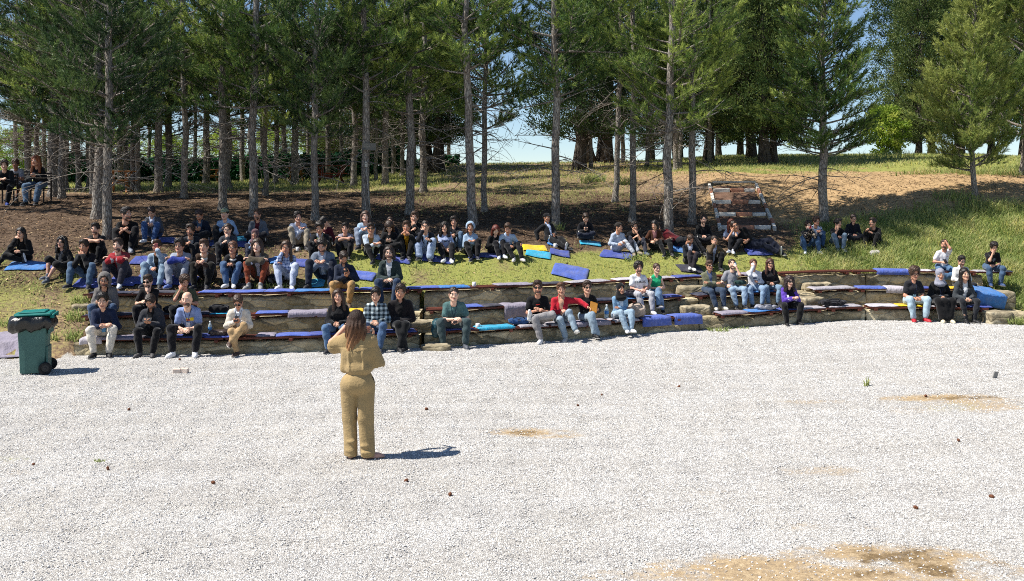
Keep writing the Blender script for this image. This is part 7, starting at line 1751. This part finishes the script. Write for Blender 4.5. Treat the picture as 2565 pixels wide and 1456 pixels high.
bag(640, 0, 0, (.3, .24, .10), '#3b302c', 'brown folded jacket on the bench right of the bald man', 17, strap=False, nm='folded_jacket') if 0 else bag(548, 0, 0, (.34, .26, .10), '#3f3432', 'brown folded jacket on the bench right of the bald man', 17, strap=False, nm='folded_jacket')
bag(1852, 1, 0, (.28, .2, .10), '#1f3734', 'dark green folded cloth in the lap of the person drinking', 18, dyy=-.02, strap=False, nm='folded_jacket', p=None)
o = COL.objects.get('folded_jacket.001')
if o: o.location.z += .17
bag(1094, 0, 0, (.20, .30, .36), '#1f4750', 'dark teal jacket hanging beside the large person in the teal tee', 19, dyy=.05, strap=False, nm='hanging_jacket')
o = COL.objects.get('hanging_jacket')
o.location.z -= .16
def mug(p, label):
    r = empty('mug', p); mb = MB(); mb.lathe((0, 0, 0), [(0, 0), (.036, 0), (.041, .01), (.042, .10), (.038, .10), (.036, .012), (0, .012)], 16); obj('mug_wall', mb.mesh('mug_wall', [plain('white_glaze', '#d8d8d6', .3)], True), r)
    mb = MB(); mb.tube([(.04, 0, .08), (.066, 0, .075), (.070, 0, .05), (.062, 0, .03), (.04, 0, .025)], .006, 6); obj('handle', mb.mesh('handle', [plain('white_glaze', '#d8d8d6', .3)], True), r); tag(r, label, 'mug')
def on_seat(xv, k, dy=.08, dz=.0):
    X = xw(xv, k, dy); return (X, float(d1(X))+k*TREAD+dy, seat_z(X, k)+dz)
mug(on_seat(1187, 2), 'white mug alone on the top bench right of an azure cushion'); mug(on_seat(1196, 0, .1), 'white mug between the large person in teal and the turquoise mat'); mug(on_seat(1536, 0, .08, .05), 'white mug right of the bottle beside the black headscarf')
mug(ray(1390, 624)+[0, 0, .03], 'white mug on the grass before the reclining person in the cap'); mug(ray(745, 632)+[0, 0, .02], 'white mug on the grass in front of the person in the white shirt')
make_bottle(Vector(on_seat(1519, 0, .10, .06)), 'upright water bottle between orange paper and the pale denim jacket', s=1.25)
make_bottle(Vector(on_seat(526, 0, .14, .05)), 'upright water bottle on the blue cushion right of the bald person', s=1.1)
make_bottle(Vector(ray(1376, 612))+Vector((0, -.05, .02)), 'small water bottle beside the reclining person in the cap', s=.9)
# two pale bricks on the gravel
for i, (x, y, lb, rz) in enumerate([(443, 938, 'left one of two pale bricks lying together on the gravel', .15), (462, 937, 'right one of two pale bricks lying together on the gravel', -.1)]):
    p = ray(x, y); o = obj('brick', MB().box((0, 0, 0), (.125, .09, .085), bev=.008, jit=.003).mesh('brick', [brickm('pale_brick', '#bfa896', '#e3d3c5')]), loc=(p[0], p[1], p[2]+.05)); o.rotation_euler = (0, .08*i, rz); tag(o, lb, 'brick', 'bricks on the gravel')
o = obj('box_scrap', MB().box((0, 0, 0), (.09, .02, .12), bev=.003).mesh('box_scrap', [plain('grey_card', '#8e8c88', .8)]), loc=Vector(ray(2492, 950))+Vector((0, 0, .06))); o.rotation_euler = (.2, .2, .4); tag(o, 'grey scrap of card standing on the gravel at the right', 'card')
# cones and leaves on the gravel
def cone_mesh():
    f = Field((-.035, -.035, -.045), (.035, .035, .045), .006); f.ell((0, 0, 0), (.022, .022, .032)); f.wob(.006, 170, 4); V, Q = f.surf(); return mk_mesh('pine_cone', V, Q, mats=[plain('cone_scales', '#6e4632', .85, .2, .6, 150.)])
cm = cone_mesh()
for (x, y) in [(323, 1032), (1447, 1022), (1068, 1031), (1507, 995), (84, 1171), (270, 1181), (2293, 1281), (2483, 1254), (1127, 1248), (2318, 998), (534, 1218), (1017, 1213), (450, 905), (2400, 1110), (1700, 975)]:
    p = ray(x, y); o = obj('pine_cone', cm, loc=(p[0], p[1], p[2]+.035)); o.rotation_euler = (RNG.uniform(0, 3), RNG.uniform(0, 3), RNG.uniform(0, 6)); s_ = RNG.uniform(.6, 1.0); o.scale = (s_,)*3
    tag(o, 'small brown pine cone lying on the pale gravel', 'pine cone', 'pine cones on the gravel')
# ---------------------------------------------------------------- tufts and grass
t = NT('grass_blade'); a_ = attr(t, 'tone').outputs['Fac']; c = t.ramp(a_, [(0, lin('#637a3c')), (.4, lin('#97a661')), (.75, lin('#c4c386')), (.90, lin('#d6c996')), (1, lin('#dccf72'))])
_b = t.bsdf(c, .6, spec=.25); _t = t.n('ShaderNodeBsdfTranslucent', Color=c); _m = t.n('ShaderNodeMixShader', i0=.5, i1=_b, i2=_t.outputs[0]); M_GRASS = t.done(_m.outputs[0])
t = NT('dry_litter'); a_ = attr(t, 'tone').outputs['Fac']; M_LITTER = t.done(t.bsdf(t.ramp(a_, [(0, lin('#2c211a')), (.45, lin('#604c3d')), (.8, lin('#9a7c60')), (1, lin('#cdb28a'))]), .9, spec=.1))
def blades(P_, h, wd, bend, tone, seed):
    r = np.random.default_rng(seed); n = len(P_); a = r.random(n)*6.283; dr = np.stack([np.cos(a), np.sin(a), 0*a], -1); sd = np.stack([-np.sin(a+.6), np.cos(a+.6), 0*a], -1)
    b = (bend*(.3+r.random(n)))[:, None]*h[:, None]; w_ = (wd*(.6+.8*r.random(n)))[:, None]; up = np.array([0, 0, 1.])
    m = P_+up*h[:, None]*.55+dr*b*.35; tp = P_+up*h[:, None]*(1-.25*b/h[:, None])+dr*b
    V = np.stack([P_-sd*w_/2, P_+sd*w_/2, m+sd*w_*.4, m-sd*w_*.4, tp], 1).reshape(-1, 3); i = np.arange(n)*5
    Q = np.stack([i, i+1, i+2, i+3], -1); T = np.stack([i+3, i+2, i+4], -1)
    return V, Q, T, np.repeat(np.clip(tone, 0, 1), 5)
def grass_obj(name, P_, h, wd, bend, tone, seed, label, cat='grass', kind='stuff', loc=None):
    V, Q, T, tn = blades(P_, h, wd, bend, tone, seed); me = mk_mesh(name, V, Q, T, mats=[M_GRASS], smooth=False)
    at_ = me.attributes.new('tone', 'FLOAT', 'POINT'); at_.data.foreach_set('value', tn.astype(np.float32))
    return tag(obj(name, me, loc=loc), label, cat, kind=kind)
mats_ = [o for o in COL.objects if o.name.startswith('ground_mat')]
def off_mats(x, y):
    ok = np.ones(len(x), bool)
    for m in mats_:
        c_, s_ = math.cos(-m.rotation_euler[2]), math.sin(-m.rotation_euler[2]); bb = np.array(m.bound_box)
        lx, ly = x-m.location.x, y-m.location.y
        ok &= ~((lx > bb[:, 0].min()-.03) & (lx < bb[:, 0].max()+.03) & (ly > bb[:, 1].min()-.05) & (ly < bb[:, 1].max()+.03))
    return ok
def scatter(n, x0, x1, y0, y1, seed):
    r = np.random.default_rng(seed); x = r.uniform(x0, x1, n); y = r.uniform(y0, y1, n); z = zfun(x, y); cv = cover(x, y, z)
    keep_ = (y > d1(x)+2.02) | (x < XL) | (x > XR)
    return x, y, z, cv, keep_ & off_mats(x, y), r
x, y, z, cv, ok, r = scatter(420000, 6.4, 19, 22, 33, 41)
xv, yv = image(np.stack([x, y, z], -1)); md = sstep(1930, 2080, xv)*cv[:, 1]*(cv[:, 3] < .3)
cl = .5+.5*lump(x, y, 3.0, 44)
k = ok & (r.random(len(x)) < md*(.35+.65*cl)*.62) & (yv > 380)
print('meadow blades', k.sum())
hh_ = (.08+.25*r.random(k.sum())*(.35+.9*cl[k]))*np.clip(.5+(xv[k]-1900)/500, .5, 1.1)
grass_obj('meadow_grass', np.stack([x, y, z-.01], -1)[k], hh_, .017, .8, r.normal(.46, .17, k.sum())+.55*(cl[k]-.5)+.5*(r.random(k.sum()) < .035), 42, 'tall lush green meadow grass with yellow flowers on the right bank')
x, y, z, cv, ok, r = scatter(700000, -16, 17, 19, 40, 51)
xv, yv = image(np.stack([x, y, z], -1)); cl = .5+.5*lump(x, y, 4.0, 45)
k = ok & (r.random(len(x)) < cv[:, 1]*(.15+.85*cl)*.55) & (xv < 2150) & (xv > -120)
print('lawn blades', k.sum())
grass_obj('lawn_grass', np.stack([x, y, z-.01], -1)[k], .035+.085*r.random(k.sum())*(.4+.8*cl[k]), .015, .7, r.normal(.60, .24, k.sum())-.35*(cl[k]-.5), 52, 'short patchy yellow green grass on the slope under the pines')
x, y, z, cv, ok, r = scatter(160000, -26, 26, 36, 56, 61)
k = ok & (r.random(len(x)) < cv[:, 1]*.6)
grass_obj('plateau_grass', np.stack([x, y, z-.01], -1)[k], .06+.12*r.random(k.sum()), .022, .6, r.normal(.6, .24, k.sum()), 62, 'thin grass on the plateau under the trees')
x, y, z, cv, ok, r = scatter(240000, -18, 17, 19, 42, 81)
cl = .5+.5*lump(x, y, 2.4, 46)
k = ok & (r.random(len(x)) < np.maximum(cv[:, 0], .35*cv[:, 2]+.25)*(.3+.7*cl)*.75*(1-.8*cv[:, 1]))
P_ = np.stack([x, y, z+.006], -1)[k]; n = len(P_); a = r.random(n)*6.283; d_ = np.stack([np.cos(a), np.sin(a), r.normal(.05, .12, n)], -1); sd = np.stack([-np.sin(a), np.cos(a), 0*a], -1)
L_ = (.05+.13*r.random(n)**2)[:, None]; w_ = (.006+.012*r.random(n))[:, None]
V = np.stack([P_-d_*L_-sd*w_, P_-d_*L_+sd*w_, P_+d_*L_+[0, 0, .012]], 1).reshape(-1, 3)
me = mk_mesh('pine_litter', V, None, np.arange(3*n).reshape(-1, 3), mats=[M_LITTER], smooth=False)
at_ = me.attributes.new('tone', 'FLOAT', 'POINT'); at_.data.foreach_set('value', np.repeat(r.random(n), 3).astype(np.float32))
tag(obj('pine_litter', me), 'brown fallen needles and twigs covering the slope', 'litter', kind='stuff')
x, y, z, cv, ok, r = scatter(60000, 6, 22, 29, 46, 71)
for (xx, yy, n, rad, hgt, lb) in [(1055, 858, 150, .26, .22, 'green weeds at the foot of the wall right of the black jacket man'), (1020, 868, 80, .2, .14, 'low weeds at the gravel edge under the crossed ankles'), (700, 856, 50, .14, .14, 'small weed growing in the wall right of the cream blazer'), (724, 868, 40, .12, .1, 'tiny weed at the gravel edge right of the cream blazer'),
                            (1150, 868, 60, .3, .10, 'thin weeds between the feet of the large person in teal'), (1390, 845, 60, .3, .10, 'thin weeds at the wall foot behind the red jacket man\'s shoe'), (1800, 832, 70, .3, .13, 'weeds at the wall foot below the hanging blue mats'), (1850, 826, 50, .3, .09, 'thin weeds at the wall foot left of the purple sleeves'),
                            (2108, 800, 200, .26, .26, 'bright green weed clump below the black bag'), (2200, 800, 80, .35, .14, 'pale weeds at the wall foot left of the red trainers'), (2545, 815, 260, .30, .22, 'leafy weeds at the right edge of the gravel'), (200, 850, 160, .35, .2, 'weeds along the left end of the stone steps'),
                            (190, 800, 120, .3, .2, 'grass clump at the left end of the middle step'), (205, 760, 120, .3, .2, 'grass clump at the left end of the top step'), (130, 850, 60, .2, .14, 'weeds right behind the bin'), (20, 815, 70, .25, .16, 'weeds behind the lilac mat on the dirt'),
                            (248, 1162, 40, .08, .06, 'tiny green weed alone on the gravel at the left'), (2168, 970, 16, .06, .16, 'small pale green seedling standing on the gravel at the right'), (1485, 455, 220, .6, .35, 'bright green grass tussock on the slope below the old cedars'), (1558, 462, 150, .4, .3, 'smaller bright grass tussock right of the thin pine'),
                            (2440, 520, 200, .8, .4, 'tall grass clump under the young dense pine'), (2380, 498, 140, .6, .35, 'dark grass clump in the shade left of the young pine'), (2220, 400, 260, 1.6, .5, 'green tussocks on the crest under the cypresses'), (2510, 430, 160, .9, .4, 'green tussock right of the young dense pine'), (660, 722, 70, .3, .14, 'sunlit grass tuft in front of the rust leggings'), (715, 722, 60, .3, .14, 'sunlit grass tuft in front of the white trousers'), (1590, 650, 80, .4, .2, 'grass tuft before the pale sweatshirt man'), (1392, 575, 70, .3, .25, 'grass tuft around the foot of the pine behind the cap')]:
    p = ray(xx, yy); r2 = np.random.default_rng(int(xx)); q = np.clip(r2.normal(0, 1, (n, 2)), -1.3, 1.3)*rad*.5*[1, .55]
    zz = zfun(p[0]+q[:, 0], p[1]+q[:, 1])-p[2]
    o = grass_obj('grass_tuft', np.stack([q[:, 0], q[:, 1], zz-.005], -1), hgt*(.4+.8*r2.random(n)), .018, .8, r2.normal(.42, .18, n), int(xx)+1, lb, 'grass tuft', 'thing', loc=p); o['group'] = 'weeds and tufts'
# ---------------------------------------------------------------- picnic tables, chairs, board
M_RW = plain('red_stained_wood', '#6e2f1c', .5, .3, .3, 20.); M_YW = plain('pale_wood', '#9c6b3e', .6, .3, .3, 20.)
def picnic(x, y, d, W, label, m, scale=1.0, barrel=True):
    X = (x-CX)/F*d; p = (X, d, zpt(X, d)); r = empty('picnic_table', p, .1); r.scale = (scale,)*3
    mb = MB(); [mb.box((0, (i-1.5)*.19, .74), (W, .175, .035), bev=.006) for i in range(4)]; obj('tabletop', mb.mesh('tabletop', [m]), r)
    for s_ in (-1, 1):
        for q in (-1, 1):
            mb = MB(); mb.tube([(s_*W*.36, q*.42, 0), (s_*W*.20, -q*.05, .40), (s_*W*.34, -q*.30, .725)], .035, 6); obj('leg', mb.mesh('leg', [m]), r)
        mb = MB(); mb.box((0, s_*.62, .42), (W*.92, .24, .035), bev=.006); obj('seat', mb.mesh('seat', [m]), r)
    mb = MB(); mb.box((0, 0, .34), (W*.6, .05, .06), bev=.005); mb.box((-W*.2, 0, .5), (.05, .05, .4), bev=.005); mb.box((W*.2, 0, .5), (.05, .05, .4), bev=.005); obj('stretcher', mb.mesh('stretcher', [m]), r)
    if barrel:
        a = np.linspace(math.pi, 2*math.pi, 13)
        for s_ in (-1, 1):
            mb = MB(); mb.tube(np.stack([W*.36*np.cos(a), np.full(13, s_*.30), .70+.42*np.sin(a)], -1), .035, 6); obj('curved_rail', mb.mesh('curved_rail', [m]), r)
    tag(r, label, 'picnic table', 'picnic tables under the pines')
picnic(828, 465, 40.5, 1.55, 'red stained picnic table with curved rails in the middle', M_RW)
picnic(300, 480, 35, .95, 'small pale wooden table at the left behind the close pair of pines', M_YW, 1.0, False)
picnic(742, 452, 44, 1.1, 'weathered wooden table half hidden behind the sunlit pine', M_YW, .8, False); picnic(530, 456, 45, 1.1, 'weathered wooden table before the middle of the hedge', M_YW, .8, False)
def chair(x, d, label, rz):
    X = (x-CX)/F*d; r = empty('chair', (X, d+.05, zpt(X, d)), rz); M_C = plain('dark_chair_wood', '#2a2320', .6)
    obj('seat', MB().box((0, 0, .43), (.48, .46, .035), bev=.008).mesh('seat', [M_C]), r); mb = MB(); [mb.box((0, .22, .58+.1*i), (.46, .02, .07), bev=.006) for i in range(4)]; obj('backrest', mb.mesh('backrest', [M_C]), r)
    for sx in (-1, 1):
        for sy in (-1, 1): o = obj('leg', MB().box((0, 0, 0), (.04, .04, .42 if sy < 0 else .92), bev=.005).mesh('leg', [M_C]), r); o.location = (sx*.21, sy*.20, .21 if sy < 0 else .46)
    tag(r, label, 'chair', 'chairs under the pines')
chair(18, 29.4, 'dark chair under the person leaning forward at far left', .2); chair(50, 30.4, 'dark chair under the person in the pale grey tee', 0); chair(100, 29.6, 'dark chair under the auburn haired woman', -.1)
p = ray(917, 548); tz = lambda y: HC-(y-HY)/F*(p[1]-.14)
r = empty('board', (p[0]+.10, p[1]-.15, tz(368))); o = obj('panel', MB().box((0, 0, 0), (.38, .025, .20), bev=.004).mesh('panel', [plain('weathered_board', '#6d6a62', .8)]), r)
mb = MB(); [mb.box((-.06, -.0145, .045-.035*i), (.18-.03*i, .004, .010)) for i in range(2)]; obj('faded_lines', mb.mesh('faded_lines', [plain('faded_paint', '#a19d92', .8)]), r); tag(r, 'weathered grey board nailed high on the pine in the middle', 'sign')
r = empty('junction_box', (p[0]+.02, p[1]-.15, tz(412))); obj('box_case', MB().box((0, 0, 0), (.075, .05, .15), bev=.008).mesh('box_case', [plain('cream_plastic', '#bdb8aa', .5)]), r); obj('switch', MB().box((0, -.03, .02), (.025, .012, .03), bev=.003).mesh('switch', [plain('dark_trim', '#201b18', .8)]), r); tag(r, 'small cream junction box on the trunk below the grey board', 'junction box')
mb = MB(); mb.tube([(p[0]+.03, p[1]-.15, tz(420)), (p[0]+.05, p[1]-.16, tz(450)), (p[0]+.09, p[1]-.15, tz(490)), (p[0]+.14, p[1]-.12, tz(540))], .008, 5); tag(obj('cable', mb.mesh('cable', [plain('pale_cable', '#b9b4aa', .6)], True)), 'pale cable running down the trunk from the junction box', 'cable')
